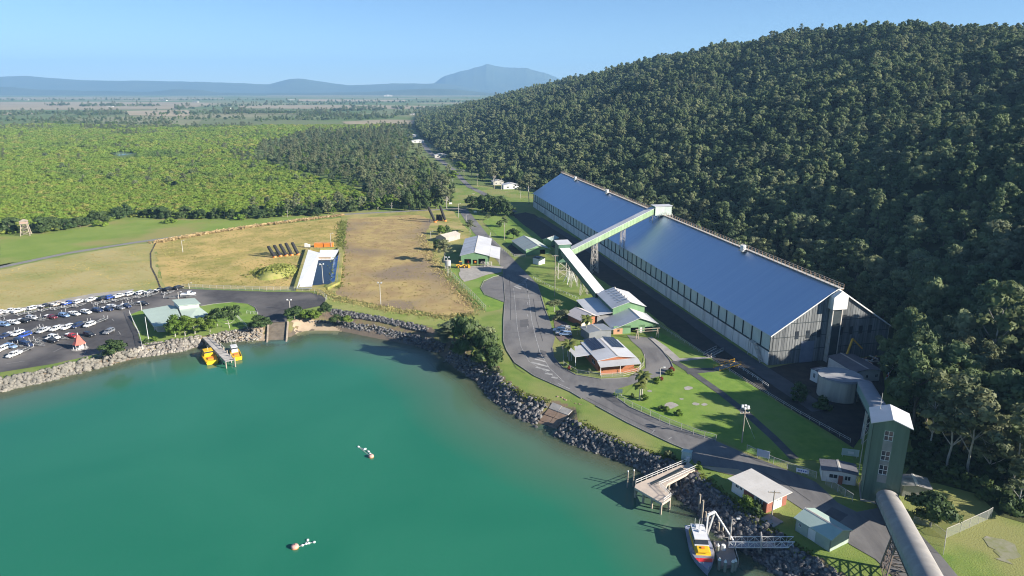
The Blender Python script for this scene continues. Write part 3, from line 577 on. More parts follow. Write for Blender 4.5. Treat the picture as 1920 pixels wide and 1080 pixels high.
M_ROOFW = mk('white_roof', (.66, .655, .66), (.54, .535, .54), .12, .5, metal=.15, streak=(1, 1, 1))
M_ROOFG = mk('pale_green_roof', (.44, .53, .47), (.38, .47, .41), .15, .55)
M_GLASS = mk('dark_glass', (.03, .035, .045), (.04, .05, .06), 1, .12, spec=.6)
M_BRICK = mk('orange_brick', (.46, .18, .09), (.36, .13, .07), 2.5, .9)
M_YEL = mk('yellow_paint', (.75, .42, .04), (.62, .34, .04), .6, .5)
M_ORANGE = mk('orange_paint', (.80, .26, .04), (.66, .2, .04), .6, .5)
M_RED = mk('red_paint', (.55, .05, .03), (.45, .05, .03), .6, .5)
M_BLACK = mk('black_rubber', (.018, .018, .02), (.03, .03, .03), 1, .7)
M_TIMBER = mk('grey_timber', (.40, .37, .33), (.27, .25, .22), .8, .9, streak=(.4, 3, 1))
M_PILE = mk('weathered_pile', (.46, .38, .28), (.30, .26, .22), .6, .9)
A = P(1440, 685); B = P(1000, 388); SL = (B - A).length; d_ = (B - A).normalized()
SW, SE, SR = 44.0, 10.7, 25.0
shed = thing('sugar_shed', 'huge long bulk sugar shed with blue grey roof at the foot of the hill', 'shed', A, math.atan2(d_.y, d_.x))
# local: x along the shed away from the camera, y to the left; the shed lies at y = 0 .. -44
o = MB().slab([(-.6, .5, SE - .3), (SL + .6, .5, SE - .3), (SL + .6, -SW / 2, SR), (-.6, -SW / 2, SR)][::-1], .18).build('roof', M_BLUEROOF, shed)
MB().slab([(-.6, -SW - .5, SE - .3), (SL + .6, -SW - .5, SE - .3), (SL + .6, -SW / 2 - .01, SR), (-.6, -SW / 2 - .01, SR)], .18).build('roof', M_BLUEROOF, shed)
rs_ = (SR - SE) / (SW / 2)
m = MB()
for yy in (0.0, -SW):                                # barge boards on the near gable
    m.slab([(-.75, yy + (.55 if yy == 0 else -.55), SE - .28), (-.58, yy + (.55 if yy == 0 else -.55), SE - .28), (-.58, -SW / 2, SR + .06), (-.75, -SW / 2, SR + .06)], .45)
m.build('barge_board', M_WHITE, shed)
MB().box(0, SL, -.25, 0, -.5, 4.6).build('lower_wall', M_WHITEWALL, shed)
MB().box(0, SL, -SW, -SW + .25, -.5, SE - .4).build('lower_wall', M_WHITEWALL, shed)
MB().box(0, SL, -.9, -.65, 4.4, SE - .4).build('backing_wall', M_DARKSTEEL, shed)
MB().box(-.1, SL, -.6, .12, 4.6, 4.9).build('ledge', M_DARKSTEEL, shed)
npan = 56; pw = SL / npan
pme = MB().box(.28, pw - .28, -.16, 0, 5.0, SE - .75).mesh('wall_panel', M_PALEPANEL)
for i in range(npan): link('wall_panel', pme, shed).location = (i * pw, -.2, 0)
pme = MB().box(-.14, .14, -.3, .06, 4.9, SE - .5).mesh('column', M_DARKSTEEL)
for i in range(npan + 1): link('column', pme, shed).location = (min(max(i * pw, .15), SL - .15), 0, 0)
pme = MB().box(-.2, .2, 0, .22, -.4, 4.5).mesh('buttress', M_WHITEWALL)
for i in range(0, npan + 1, 2): link('buttress', pme, shed).location = (min(max(i * pw, .25), SL - .25), 0, 0)
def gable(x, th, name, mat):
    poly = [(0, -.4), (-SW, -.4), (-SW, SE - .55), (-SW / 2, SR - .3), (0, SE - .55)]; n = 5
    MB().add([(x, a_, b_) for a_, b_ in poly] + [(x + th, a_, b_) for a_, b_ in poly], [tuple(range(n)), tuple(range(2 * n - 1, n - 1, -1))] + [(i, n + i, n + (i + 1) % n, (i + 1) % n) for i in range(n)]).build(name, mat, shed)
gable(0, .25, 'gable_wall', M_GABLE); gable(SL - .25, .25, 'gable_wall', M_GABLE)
rib = MB()
for k in range(1, 44):                                # vertical cladding seams on the near gable
    yy = -k * 1.0; zt = SE - .6 + min(-yy, SW + yy) * rs_; rib.box(-.05, 0, yy - .05, yy + .05, -.3, zt - .3)
rib.build('cladding_seams', mk('seam_grey', (.17, .18, .18), (.08, .085, .09), .6, .8), shed)['kind'] = 'stuff'
for zz in (4.6, 9.2, 13.8): MB().box(-.08, 0, -SW + (max(0, zz - SE) / rs_) + .6, -(max(0, zz - SE) / rs_) - .6, zz, zz + .18).build('girt', M_DARKSTEEL, shed)
MB().box(-.14, 0, -16.0, -11.2, -.3, 7.4).build('roller_door', mk('blue_grey_door', (.22, .25, .31), (.18, .2, .25), .4, .7), shed)
for yy, zz in ((-9.3, 8.4), (-13.3, 8.4), (-17.3, 8.4), (-25.6, 8.6), (-29.2, 8.6), (-32.9, 8.6), (-36.4, 8.6)):
    MB().box(-.1, 0, yy - .65, yy + .65, zz, zz + 2.7).build('window', M_GLASS, shed)
hh = MB().box(-2.6, -.02, -SW / 2 - 2.6, -SW / 2 + 2.6, SR - 6.6, SR - 2.4).add([(-2.6, -SW / 2 - 2.6, SR - 2.4), (-2.6, -SW / 2 + 2.6, SR - 2.4), (-2.6, -SW / 2, SR - .5), (-.02, -SW / 2 - 2.6, SR - 2.4), (-.02, -SW / 2 + 2.6, SR - 2.4), (-.02, -SW / 2, SR - .5)], [(0, 1, 2), (3, 5, 4), (0, 2, 5, 3), (1, 4, 5, 2)])
hh.build('head_box', M_WHITE, shed)
MB().box(-1.7, -.15, -SW / 2 - 1.5, -SW / 2 + 1.5, 0, SR - 6.6).build('elevator_shaft', M_DARKSTEEL, shed)
MB().box(-1.75, -.15, -SW / 2 + 1.5, -SW / 2 + 1.85, 0, SR - 6.6).build('shaft_duct', M_RAIL, shed); MB().box(-1.75, -.15, -SW / 2 - 1.85, -SW / 2 - 1.5, 0, SR - 6.6).build('shaft_duct', M_RAIL, shed)
# walkway with railing on the ridge
MB().box(-2.2, SL + .4, -SW / 2 - .75, -SW / 2 + .75, SR + .25, SR + .38).build('ridge_walkway', M_RAIL, shed)
prail = MB().box(-.06, .06, .67, .75, 0, 1.35).box(-.06, .06, -.75, -.67, 0, 1.35).box(-.05, .05, -.7, .7, -.35, -.14).mesh('railing_post', M_RUST)
npz = 130
for i in range(npz): link('railing_post', prail, shed).location = (-2 + (SL + 2) * i / (npz - 1), -SW / 2, SR + .38)
for yy in (.71, -.71):
    for zz in (.7, 1.3): MB().box(-2.1, SL + .3, -SW / 2 + yy - .04, -SW / 2 + yy + .04, SR + .38 + zz - .04, SR + .38 + zz + .04).build('handrail', M_RAIL, shed)
def ridge_t(x):                                       # distance along the ridge that shows in column x
    best = min(range(0, int(SL)), key=lambda q: abs(proj(A + d_ * q + Vector((d_.y, -d_.x, 0)) * SW / 2 + Vector((0, 0, SR + 1)))[0] - x)); return best
for x in (1082, 1142, 1400):
    q = ridge_t(x); MB().tube((q, -SW / 2 + 1.4, SR - .6), (q, -SW / 2 + 1.4, SR + 2.0), 1.1, 1.1, 12).build('roof_vent', M_WHITE, shed); MB().box(q - 1.8, q + 1.8, -SW / 2 - .2, -SW / 2 + 2.6, SR - .4, SR - .15).build('vent_platform', M_RAIL, shed)
# stairs and landing near the front corner
m = MB(); m.box(7.2, 10.2, .2, 1.6, 5.0, 5.15)
for k in range(14): m.box(6.9 - k * .33, 7.2 - k * .33, .25, 1.5, 4.7 - k * .34, 4.76 - k * .34)
m.beam((7.2, .25, 4.9), (2.4, .25, 0), .1, .25); m.beam((7.2, 1.5, 4.9), (2.4, 1.5, 0), .1, .25); m.beam((7.2, 1.5, 5.9), (2.4, 1.5, 1), .06); m.beam((7.2, 1.5, 5.9), (10.2, 1.5, 6.0), .06)
for k in range(5): m.beam((7.2 - 1.2 * k, 1.5, 4.9 - 1.22 * k), (7.2 - 1.2 * k, 1.5, 5.9 - 1.22 * k), .06)
for xx in (7.3, 10.1): m.beam((xx, 1.5, 0), (xx, 1.5, 6.0), .1)
m.build('stair', M_RAIL, shed)
m = MB(); m.box(SL * .89, SL * .89 + 6, .15, .9, 1.0, 4.3); m.build('wall_tank', M_WHITE, shed)
# ================= building helpers =================
def frame(name, label, cat, a, b, z=ZG):
    pa, pb = P(*a, z), P(*b, z); dv = pb - pa
    return thing(name, label, cat, pa, math.atan2(dv.y, dv.x)), dv.length
def ezdist(p, q, z): return (P(*p, z) - P(*q, z)).length
def wall_part(root, mp, W, top, ops, mat, th=.18, name='wall', glass=None, doorm=None, framem=None):
    """wall over u = 0..W with top edge points [(u,z)..]; mp(u, t, z) gives the local point; ops are real openings"""
    glass = glass or M_GLASS; framem = framem or M_WHITE; hm = min(z for u, z in top); m = MB()
    us = sorted({0, W} | {o[0] for o in ops} | {o[1] for o in ops}); zs = sorted({-.4, hm} | {o[2] for o in ops} | {o[3] for o in ops})
    def bx(m, u0, u1, t0, t1, z0, z1):
        c = [mp(u0, t0, z0), mp(u1, t0, z0), mp(u1, t1, z0), mp(u0, t1, z0), mp(u0, t0, z1), mp(u1, t0, z1), mp(u1, t1, z1), mp(u0, t1, z1)]
        m.add(c, [(3, 2, 1, 0), (4, 5, 6, 7), (0, 1, 5, 4), (1, 2, 6, 5), (2, 3, 7, 6), (3, 0, 4, 7)])
    for z0, z1 in zip(zs, zs[1:]):
        run = None
        for u0, u1 in list(zip(us, us[1:])) + [(None, None)]:
            solid = u0 is not None and not any(o[0] <= (u0 + u1) / 2 <= o[1] and o[2] <= (z0 + z1) / 2 <= o[3] for o in ops)
            if solid: run = (run[0] if run else u0, u1)
            elif run: bx(m, run[0], run[1], 0, th, z0, z1); run = None
    if max(z for u, z in top) > hm + .01:
        poly = [(0, hm), (W, hm)] + [p for p in reversed(top) if p[1] > hm + .001]; n = len(poly)
        m.add([mp(u, 0, z) for u, z in poly] + [mp(u, th, z) for u, z in poly], [tuple(range(n)), tuple(range(2 * n - 1, n - 1, -1))] + [(i, n + i, n + (i + 1) % n, (i + 1) % n) for i in range(n)])
    w = m.build(name, mat, root)
    for o in ops:
        k = o[4]
        if k == 'open': continue
        m = MB(); bx(m, o[0], o[1], th * .55, th * .8, o[2], o[3]); pn = m.build('door' if k == 'door' else 'window', (doorm or M_WHITE) if k == 'door' else glass, root)
        if k == 'win':
            m = MB(); f = .09
            for q in ((o[0], o[0] + f, o[2], o[3]), (o[1] - f, o[1], o[2], o[3]), (o[0] + f, o[1] - f, o[2], o[2] + f), (o[0] + f, o[1] - f, o[3] - f, o[3]), ((o[0] + o[1]) / 2 - f / 2, (o[0] + o[1]) / 2 + f / 2, o[2] + f, o[3] - f)):
                bx(m, q[0], q[1], th * .2, th * .5, q[2], q[3])
            m.build('frame', framem, pn)
    return w
def gable_bldg(root, W, Ln, HL, HR, Hr, axis, wm, rm, ops=None, over=.5, rp=.5, th=.14, sheets=0, side=None, endwalls=True, rm2=None):
    """W across the ridge, Ln along it. axis 'y': gable to the front. ops: dict front/back/low/high -> openings"""
    ops = ops or {}; mp = (lambda c, l, z: (c, l, z)) if axis == 'y' else (lambda c, l, z: (l, c, z)); side = side or wm
    top = [(0, HL), (rp * W, Hr), (W, HR)]
    if endwalls:
        wall_part(root, lambda u, t, z: mp(u, t, z), W, top, ops.get('front', []), wm)
        wall_part(root, lambda u, t, z: mp(u, Ln - t, z), W, top, ops.get('back', []), wm)
    wall_part(root, lambda u, t, z: mp(t, u, z), Ln, [(0, HL), (Ln, HL)], ops.get('low', []), side)
    wall_part(root, lambda u, t, z: mp(W - t, u, z), Ln, [(0, HR), (Ln, HR)], ops.get('high', []), side)
    s0 = (Hr - HL) / (rp * W); s1 = (Hr - HR) / ((1 - rp) * W); up = th + .02
    MB().slab([mp(-over, -over, HL - s0 * over + up), mp(rp * W, -over, Hr + up), mp(rp * W, Ln + over, Hr + up), mp(-over, Ln + over, HL - s0 * over + up)], th).build('roof', rm, root)
    MB().slab([mp(rp * W + .01, -over, Hr + up), mp(W + over, -over, HR - s1 * over + up), mp(W + over, Ln + over, HR - s1 * over + up), mp(rp * W + .01, Ln + over, Hr + up)], th).build('roof', rm2 or rm, root)
    m = MB(); m.slab([mp(rp * W - .3, -over - .05, Hr + up - .3 * s0 + .05), mp(rp * W, -over - .05, Hr + up + .07), mp(rp * W, Ln + over + .05, Hr + up + .07), mp(rp * W - .3, Ln + over + .05, Hr + up - .3 * s0 + .05)], .03)
    m.slab([mp(rp * W + .01, -over - .05, Hr + up + .07), mp(rp * W + .3, -over - .05, Hr + up - .3 * s1 + .05), mp(rp * W + .3, Ln + over + .05, Hr + up - .3 * s1 + .05), mp(rp * W + .01, Ln + over + .05, Hr + up + .07)], .03); m.build('ridge_cap', M_RAIL, root)
    if sheets:
        for k in range(1, sheets):
            l = Ln * k / sheets; MB().slab([mp(-over, l - .09, HL - s0 * over + up + .06), mp(rp * W - .3, l - .09, Hr - .3 * s0 + up + .06), mp(rp * W - .3, l + .09, Hr - .3 * s0 + up + .06), mp(-over, l + .09, HL - s0 * over + up + .06)], .05).build('roof_lap', mk('roof_seam', (.30, .30, .31), (.24, .24, .25), 1, .7), root)
def post(root, x, y, h, w=.16, mat=None, z0=0, name='post'): return MB().box(x - w / 2, x + w / 2, y - w / 2, y + w / 2, z0 - .3, z0 + h).build(name, mat or M_RAIL, root)
def gallery(root, p0, p1, w, h, side, roof, npan=14, arch=0, floor=True):
    """covered conveyor between two points (floor centre line), in the root's frame"""
    p0, p1 = Vector(p0), Vector(p1); d = p1 - p0; n = Vector((d.y, -d.x, 0)).normalized() * w / 2; up = Vector((0, 0, 1))
    for s in (1, -1):
        for k in range(npan):
            a = p0 + d * (k + .02) / npan; b = p0 + d * (k + .98) / npan; ni = n * s; no = n * s * 1.04
            MB().add([a + ni, b + ni, b + ni + up * h, a + ni + up * h, a + no, b + no, b + no + up * h, a + no + up * h], [(3, 2, 1, 0), (4, 5, 6, 7), (0, 1, 5, 4), (1, 2, 6, 5), (2, 3, 7, 6), (3, 0, 4, 7)]).build('wall_panel', side, root)
        MB().beam(p0 + n * s * 1.0 - up * .05, p1 + n * s * 1.0 - up * .05, .3, .3).build('edge_beam', M_DARKSTEEL, root)
    if floor: MB().add([p0 + n, p0 - n, p1 - n, p1 + n, p0 + n + up * .15, p0 - n + up * .15, p1 - n + up * .15, p1 + n + up * .15], [(0, 1, 2, 3), (7, 6, 5, 4), (0, 4, 5, 1), (1, 5, 6, 2), (2, 6, 7, 3), (3, 7, 4, 0)]).build('floor', M_DARKSTEEL, root)
    if arch:
        ns = 10; rings = []
        for k in range(npan + 1):
            c = p0 + d * k / npan + up * (h + .01); ring = []
            for i in range(ns + 1): t_ = math.pi * i / ns; ring.append(c + n * 1.08 * math.cos(t_) + up * arch * math.sin(t_))
            rings.append(ring)
        m = MB(); o = [q for r in rings for q in r]; K = ns + 1
        m.add(o, [(k * K + i, k * K + i + 1, (k + 1) * K + i + 1, (k + 1) * K + i) for k in range(npan) for i in range(ns)] + [tuple(range(K)), tuple(range(npan * K, npan * K + K))])
        return m.build('roof', roof, root, True)
    dn = d.normalized() * .3; t = up * (h + .01)
    return MB().slab([p0 - dn + n * 1.12 + t, p0 - dn - n * 1.12 + t, p1 + dn - n * 1.12 + t, p1 + dn + n * 1.12 + t][::-1], -.14).build('roof', roof, root)
def trestle(root, c, z0, z1, wb, wt, ax, lev=3, mat=None, r=.14, wb2=None, wt2=None):
    """four-legged steel trestle, ax = direction of its first side"""
    mat = mat or M_RAIL; ax = Vector((ax[0], ax[1], 0)).normalized(); ay = Vector((-ax.y, ax.x, 0)); c = Vector((c[0], c[1], 0)); wb2 = wb2 or wb; wt2 = wt2 or wt
    L4 = [(1, 1), (1, -1), (-1, -1), (-1, 1)]
    def q(k, t): i, j = L4[k % 4]; return c + ax * i * (wb + (wt - wb) * t) / 2 + ay * j * (wb2 + (wt2 - wb2) * t) / 2 + Vector((0, 0, z0 + (z1 - z0) * t))
    for k in range(4): MB().beam(q(k, 0) - Vector((0, 0, .4)), q(k, 1), r * 2).build('leg', mat, root)
    m = MB()
    for l in range(lev):
        for k in range(4):
            t0, t1 = l / lev, (l + 1) / lev; m.beam(q(k, t1), q(k + 1, t1), r); m.beam(q(k, t0), q(k + 1, t1), r * .8); m.beam(q(k + 1, t0), q(k, t1), r * .8)
    m.build('bracing', mat, root)
def loc(root, w): return root.matrix_basis.inverted() @ Vector(w)

def on_plane(root, y, px, py):
    """local point of the root's plane local-y = y that shows at pixel px, py"""
    inv = root.matrix_basis.inverted(); o = inv @ Vector((0, 0, HCAM)); a, b = (px - 960) / FPX, (py - 540) / FPX
    d = inv.to_3x3() @ Vector((a, _c - b * _s, -(_s + b * _c))); return o + d * ((y - o.y) / d.y)
# ================= conveyors and plant buildings =================
# transfer tower: green box on a steel frame
TB = P(1054, 520)
ax_s = Vector((d_.x, d_.y, 0)); nx_s = Vector((d_.y, -d_.x, 0))          # along and across the shed
tt = thing('transfer_tower', 'dark green conveyor transfer tower on white steel legs beside the green shed', 'tower', TB, math.atan2(nx_s.y, nx_s.x))
th0 = hgt(1054, 520, 456); 
wall_part(tt, lambda u, t, z: (-3 + u, -3.2 + t, z + 8.6), 6, [(0, th0 - 8.6), (6, th0 - 8.6)], [], M_DKGREEN); wall_part(tt, lambda u, t, z: (-3 + u, 3.2 - t, z + 8.6), 6, [(0, th0 - 8.6), (6, th0 - 8.6)], [], M_DKGREEN)
wall_part(tt, lambda u, t, z: (-3 + t, -3.2 + u, z + 8.6), 6.4, [(0, th0 - 8.6), (6.4, th0 - 8.6)], [], M_DKGREEN); wall_part(tt, lambda u, t, z: (3 - t, -3.2 + u, z + 8.6), 6.4, [(0, th0 - 8.6), (6.4, th0 - 8.6)], [], M_DKGREEN)
MB().slab([(-3.4, -3.6, th0 + .3), (3.4, -3.6, th0 + .3), (3.4, 3.6, th0 + .9), (-3.4, 3.6, th0 + .9)], .2).build('roof', M_ROOFW, tt); MB().box(-2.9, 2.9, -3.1, 3.1, 8.2, 8.4).build('floor', M_DARKSTEEL, tt)
trestle(tt, (0, 0), 0, 8.2, 5.6, 5.6, (1, 0), 2, M_RAIL, .11)
# upper gallery to the ridge
q = ridge_t(1241); RP = A + ax_s * q + nx_s * (SW / 2); RP.z = ZG + SR
hd = thing('ridge_head_house', 'small green and white head house on the ridge where the conveyor meets the shed', 'head house', RP, math.atan2(nx_s.y, nx_s.x))
for nm, mm in (('a', 0),):
    wall_part(hd, lambda u, t, z: (-5 + u, -2.4 + t, z + .6), 9, [(0, 4.2), (9, 4.2)], [], M_PALEPANEL); wall_part(hd, lambda u, t, z: (-5 + u, 2.4 - t, z + .6), 9, [(0, 4.2), (9, 4.2)], [], M_PALEPANEL)
    wall_part(hd, lambda u, t, z: (-5 + t, -2.4 + u, z + .6), 4.8, [(0, 4.2), (4.8, 4.2)], [], M_GREEN); wall_part(hd, lambda u, t, z: (4 - t, -2.4 + u, z + .6), 4.8, [(0, 4.2), (4.8, 4.2)], [], M_PALEPANEL)
MB().slab([(-5.4, -2.8, 5.0), (4.4, -2.8, 5.0), (4.4, 2.8, 5.0), (-5.4, 2.8, 5.0)], .2).build('roof', M_ROOFW, hd)
trestle(hd, (-4, 0), -3.5, .6, 3.6, 3.6, (1, 0), 1, M_RAIL, .1); trestle(hd, (3, 0), -2.6, .6, 3.6, 3.6, (1, 0), 1, M_RAIL, .1)
g0 = TB + nx_s * 3.3 + Vector((0, 0, 10.6)); g1 = RP - nx_s * 5.2 + Vector((0, 0, 1.0))
ug = thing('conveyor_gallery', 'green clad conveyor gallery rising from the transfer tower to the shed ridge', 'conveyor', (g0.x, g0.y, ZG))
gz = Vector((g0.x, g0.y, ZG)); gallery(ug, g0 - gz, g1 - gz, 3.4, 2.9, mk('pale_green_cladding', (.30, .42, .25), (.23, .34, .19), .5, .6, rnd=.12), M_ROOFW, 26)
for px_, nm in ((1116, 'tall'), (1168, 'roof')):
    best = min([k / 200 for k in range(201)], key=lambda t: abs(proj(g0.lerp(g1, t))[0] - px_)); c = g0.lerp(g1, best)
    if nm == 'tall': trestle(ug, c - gz, 0, c.z - ZG - .1, 3.2, 2.0, nx_s, 4, M_RAIL, .13)
    else:
        l_ = (c - A).dot(nx_s); zr = SE + l_ * rs_; trestle(ug, c - gz, zr - .2, c.z - ZG - .1, 2.0, 1.8, nx_s, 2, M_RAIL, .1)
# receival building frame (needed by the lower gallery)
rb, RBW = frame('receival_building', 'two stepped green and white cane receival sheds with truck bays', 'building', (1150, 627), (1230, 622))
HLl = hgt(1150, 627, 618.5); HRr = hgt(1230, 622, 606); hz1 = hgt(1198.5, 624.5, 596.5)
LnL = ezdist((1198.5, 596), (1178, 578.5), ZG + hz1)
gable_bldg(rb, RBW, LnL, HLl + .4, HRr, hz1, 'y', M_GREEN, M_ROOFW, {'front': [(RBW * .40, RBW * .58, -.4, HRr - .25, 'open'), (RBW * .73, RBW * .91, -.4, HRr - .25, 'open'), (RBW * .62, RBW * .68, -.4, 2.1, 'door')]}, .6, .60, sheets=0)
MB().box(-.02, RBW * .21, -.06, -.005, -.3, HLl + .4).build('brick_wall', mk('pale_brick', (.58, .33, .20), (.50, .27, .16), 2.5, .9), rb)
MB().box(RBW * .09, RBW * .14, -.1, -.07, 1.0, 1.8).build('window', M_GLASS, rb)
# high rear shed
U0 = LnL + .15; qa, qb, qc = on_plane(rb, U0, 1149, 577.5), on_plane(rb, U0, 1209, 574), on_plane(rb, U0, 1178, 566); xu = qa.x; Wu = qb.x - qa.x
sub = MB()
def shift(fn, dx, dy): return lambda u, t, z: (fn(u, t, z)[0] + dx, fn(u, t, z)[1] + dy, fn(u, t, z)[2])
HU = (qa.z + qb.z) / 2; HUR = qc.z; LU = ezdist((1178, 566), (1148, 540), ZG + HUR)
topu = [(0, HU), (Wu * .52, HUR), (Wu, HU)]
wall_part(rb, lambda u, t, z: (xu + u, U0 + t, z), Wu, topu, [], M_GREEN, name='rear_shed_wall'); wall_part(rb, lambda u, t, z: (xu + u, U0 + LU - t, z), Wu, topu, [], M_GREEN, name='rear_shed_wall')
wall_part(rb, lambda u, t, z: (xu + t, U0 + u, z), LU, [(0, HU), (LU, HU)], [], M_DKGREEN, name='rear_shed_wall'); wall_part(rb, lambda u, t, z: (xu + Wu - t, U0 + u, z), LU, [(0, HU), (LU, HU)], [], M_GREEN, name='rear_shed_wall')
for s0_, s1_ in ((0, .52), (.52, 1)):
    za, zb = (HU - .2, HUR) if s0_ == 0 else (HUR, HU - .2); e0, e1 = (-.5, 0) if s0_ == 0 else (.01, .5)
    MB().slab([(xu + Wu * s0_ + e0, U0 - .5, za + .2), (xu + Wu * s1_ + e1, U0 - .5, zb + .2), (xu + Wu * s1_ + e1, U0 + LU + .5, zb + .2), (xu + Wu * s0_ + e0, U0 + LU + .5, za + .2)], .14).build('rear_roof', M_ROOFW, rb)
for k in range(6): MB().slab([(xu + Wu * .2, U0 + 3 + 3 * k, HU + (HUR - HU) * .38 + .26), (xu + Wu * .5, U0 + 3 + 3 * k, HUR + .14), (xu + Wu * .5, U0 + 3.2 + 3 * k, HUR + .14), (xu + Wu * .2, U0 + 3.2 + 3 * k, HU + (HUR - HU) * .38 + .26)], .06).build('roof_lap', MATS['dark_steel'], rb)
for k in range(6): MB().tube((xu + Wu * .52, U0 + 3 + 3 * k, HUR), (xu + Wu * .52, U0 + 3 + 3 * k, HUR + .8), .3, .3, 8).build('roof_ventilator', M_RAIL, rb)
# lean-to on the left of the high shed
MB().slab([(xu - 8.6, U0 - .2, HU * .56), (xu - .06, U0 - .2, HU * .72), (xu - .06, U0 + LU + 2, HU * .72), (xu - 8.6, U0 + LU + 2, HU * .56)], .14).build('lean_to_roof', M_ROOFW, rb)
for k in range(6): post(rb, xu - 8.3, U0 + .3 + LU * k / 5, HU * .56 - .15, .2, M_DARKSTEEL)
MB().box(xu - 6.0, xu - .1, U0 + .2, U0 + LU + 1.5, -.3, HU * .5).build('lean_to_store', mk('store_grey', (.30, .30, .29), (.22, .22, .22), .4, .8), rb)  # store under the lean-to, walls in one plain mid grey
m = MB()
for yy in (-8.2, -3.8):                               # height gantry in front of the bays
    pass
gt = thing('height_gantry', 'timber height gantry in front of the receival truck bays', 'gantry', rb.matrix_basis @ Vector((RBW * .42, -6.2, 0)), rb.rotation_euler.z)
for xx, sgn in ((0, -1), (RBW * .46, 1)):
    for s in (-.55, .55): MB().beam((xx + s, 0, -.3), (xx, 0, 3.6), .22).build('leg', M_PILE, gt)
MB().beam((-.8, 0, 3.7), (RBW * .46 + .8, 0, 3.7), .22).build('crossbar', M_PILE, gt); MB().beam((-.3, 0, 2.8), (RBW * .46 + .3, 0, 2.8), .14).build('crossbar', M_PILE, gt)
# lower gallery down to the receival building
l0 = TB - ax_s * 3.3 + Vector((0, 0, th0 - 4.4)); wtop = rb.matrix_basis @ Vector((xu + Wu * .10, U0 + LU + .5, HU)); l1 = Vector((wtop.x, wtop.y, wtop.z - 2.3))
lg = thing('conveyor_gallery', 'white roofed conveyor gallery sloping down from the transfer tower to the receival building', 'conveyor', (l0.x, l0.y, ZG)); gz = Vector((l0.x, l0.y, ZG))
gallery(lg, l0 - gz, l1 - gz, 4.2, 2.6, M_DKGREEN, mk('white_gallery_roof', (.82, .81, .80), (.74, .73, .72), .3, .6), 16)
for t_, w_ in ((.30, 3.0), (.58, 2.6)):
    c = l0.lerp(l1, t_); trestle(lg, c - gz, 0, c.z - ZG - .1, w_ * .6, w_ * .5, (l1 - l0), 1, M_RAIL, .09, 3.4, 2.6)
# brick hut with palm
bh, bl = frame('brick_hut', 'small brick hut with white hipped roof beside a palm', 'hut', (1090, 613), (1124, 606))
gable_bldg(bh, bl, 9, 2.9, 2.9, 4.4, 'y', M_BRICK, mk('cream_roof', (.62, .56, .53), (.55, .49, .46), .3, .7), {'front': [(bl * .12, bl * .3, .9, 2.0, 'win')]}, .9, .5); MB().box(0.02, bl * .45, -.05, -.005, -.3, 2.8).build('cream_panel', mk('cream_paint', (.72, .64, .50), (.65, .57, .44), .5, .7), bh)
# office with solar panels
of, ol = frame('office_building', 'white roofed brick office with solar panels and verandah in the road loop', 'office', (1126, 703), (1189, 697))
OY = 3.0; fl, fr, fa = on_plane(of, OY, 1122, 675), on_plane(of, OY, 1190, 670), on_plane(of, OY, 1152, 668)
ox, ol = fl.x, fr.x - fl.x; oe = (fl.z + fr.z) / 2; orr = fa.z; od = ezdist((1152, 668), (1124, 636), ZG + orr)
of.location = of.matrix_basis @ Vector((ox, OY, 0))
gable_bldg(of, ol, od, oe, oe, orr, 'y', M_BRICK, M_ROOFW, {'front': [(.6, ol - .6, 1.0, oe - .3, 'open')], 'low': [(3, 6, .9, 2.2, 'win'), (9, 12, .9, 2.2, 'win'), (15, 18, .9, 2.2, 'win')]}, .5, .52, side=M_BRICK)
MB().slab([(-.6, -OY - .6, oe - .9), (ol + .8, -OY - .6, oe - .9), (ol + .8, -.52, oe - .12), (-.6, -.52, oe - .12)], .12).build('verandah_roof', mk('grey_roof', (.42, .42, .43), (.36, .36, .37), .3, .6), of)
for xx in (-.4, ol * .5, ol + .5): post(of, xx, -OY - .35, oe - 1.0, .14, M_WHITE, name='verandah_post')
MB().box(-.3, ol + .3, -OY + .1, -OY + .35, -.3, 1.15).build('verandah_wall', M_BRICK, of)
MB().slab([(-6.0, od * .35, oe - .5), (-.55, od * .35, oe - .15), (-.55, od * .92, oe - .15), (-6.0, od * .92, oe - .5)], .12).build('carport_roof', M_ROOFW, of)
for yy in (od * .36, od * .64, od * .9): post(of, -5.7, yy, oe - .65, .14, M_WHITE, name='carport_post')
M_PV = mk('solar_cell', (.015, .018, .035), (.022, .026, .05), 2, .2, spec=.6); so_l = (orr - oe) / (ol * .52); so_r = (orr - oe) / (ol * .48)
pvl = MB().slab([(0, 0, 0), (1.0, 0, so_l), (1.0, 1.65, so_l), (0, 1.65, 0)], .05).mesh('solar_panel', M_PV); pvr = MB().slab([(0, 0, 0), (1.0, 0, -so_r), (1.0, 1.65, -so_r), (0, 1.65, 0)], .05).mesh('solar_panel', M_PV)
for i in range(4):
    for j in range(6):
        x = ol * .52 - 5.6 + 1.08 * i; link('solar_panel', pvl, of).location = (x, od * .48 + 1.72 * j, oe + so_l * x + .32)
        x = ol * .52 + 1.4 + 1.08 * i; link('solar_panel', pvr, of).location = (x, od * .50 + 1.72 * j, orr - so_r * (x - ol * .52) + .32)
gb, gl = frame('store_room', 'small grey flat roofed store behind the solar panel office', 'store', (1104, 640), (1146, 634))
gable_bldg(gb, gl, 6.5, 3.2, 3.2, 3.6, 'y', mk('grey_wall', (.22, .23, .25), (.18, .19, .2), .5, .8), mk('steel_grey_roof', (.30, .32, .35), (.26, .28, .31), .3, .5, metal=.3), None, .4)
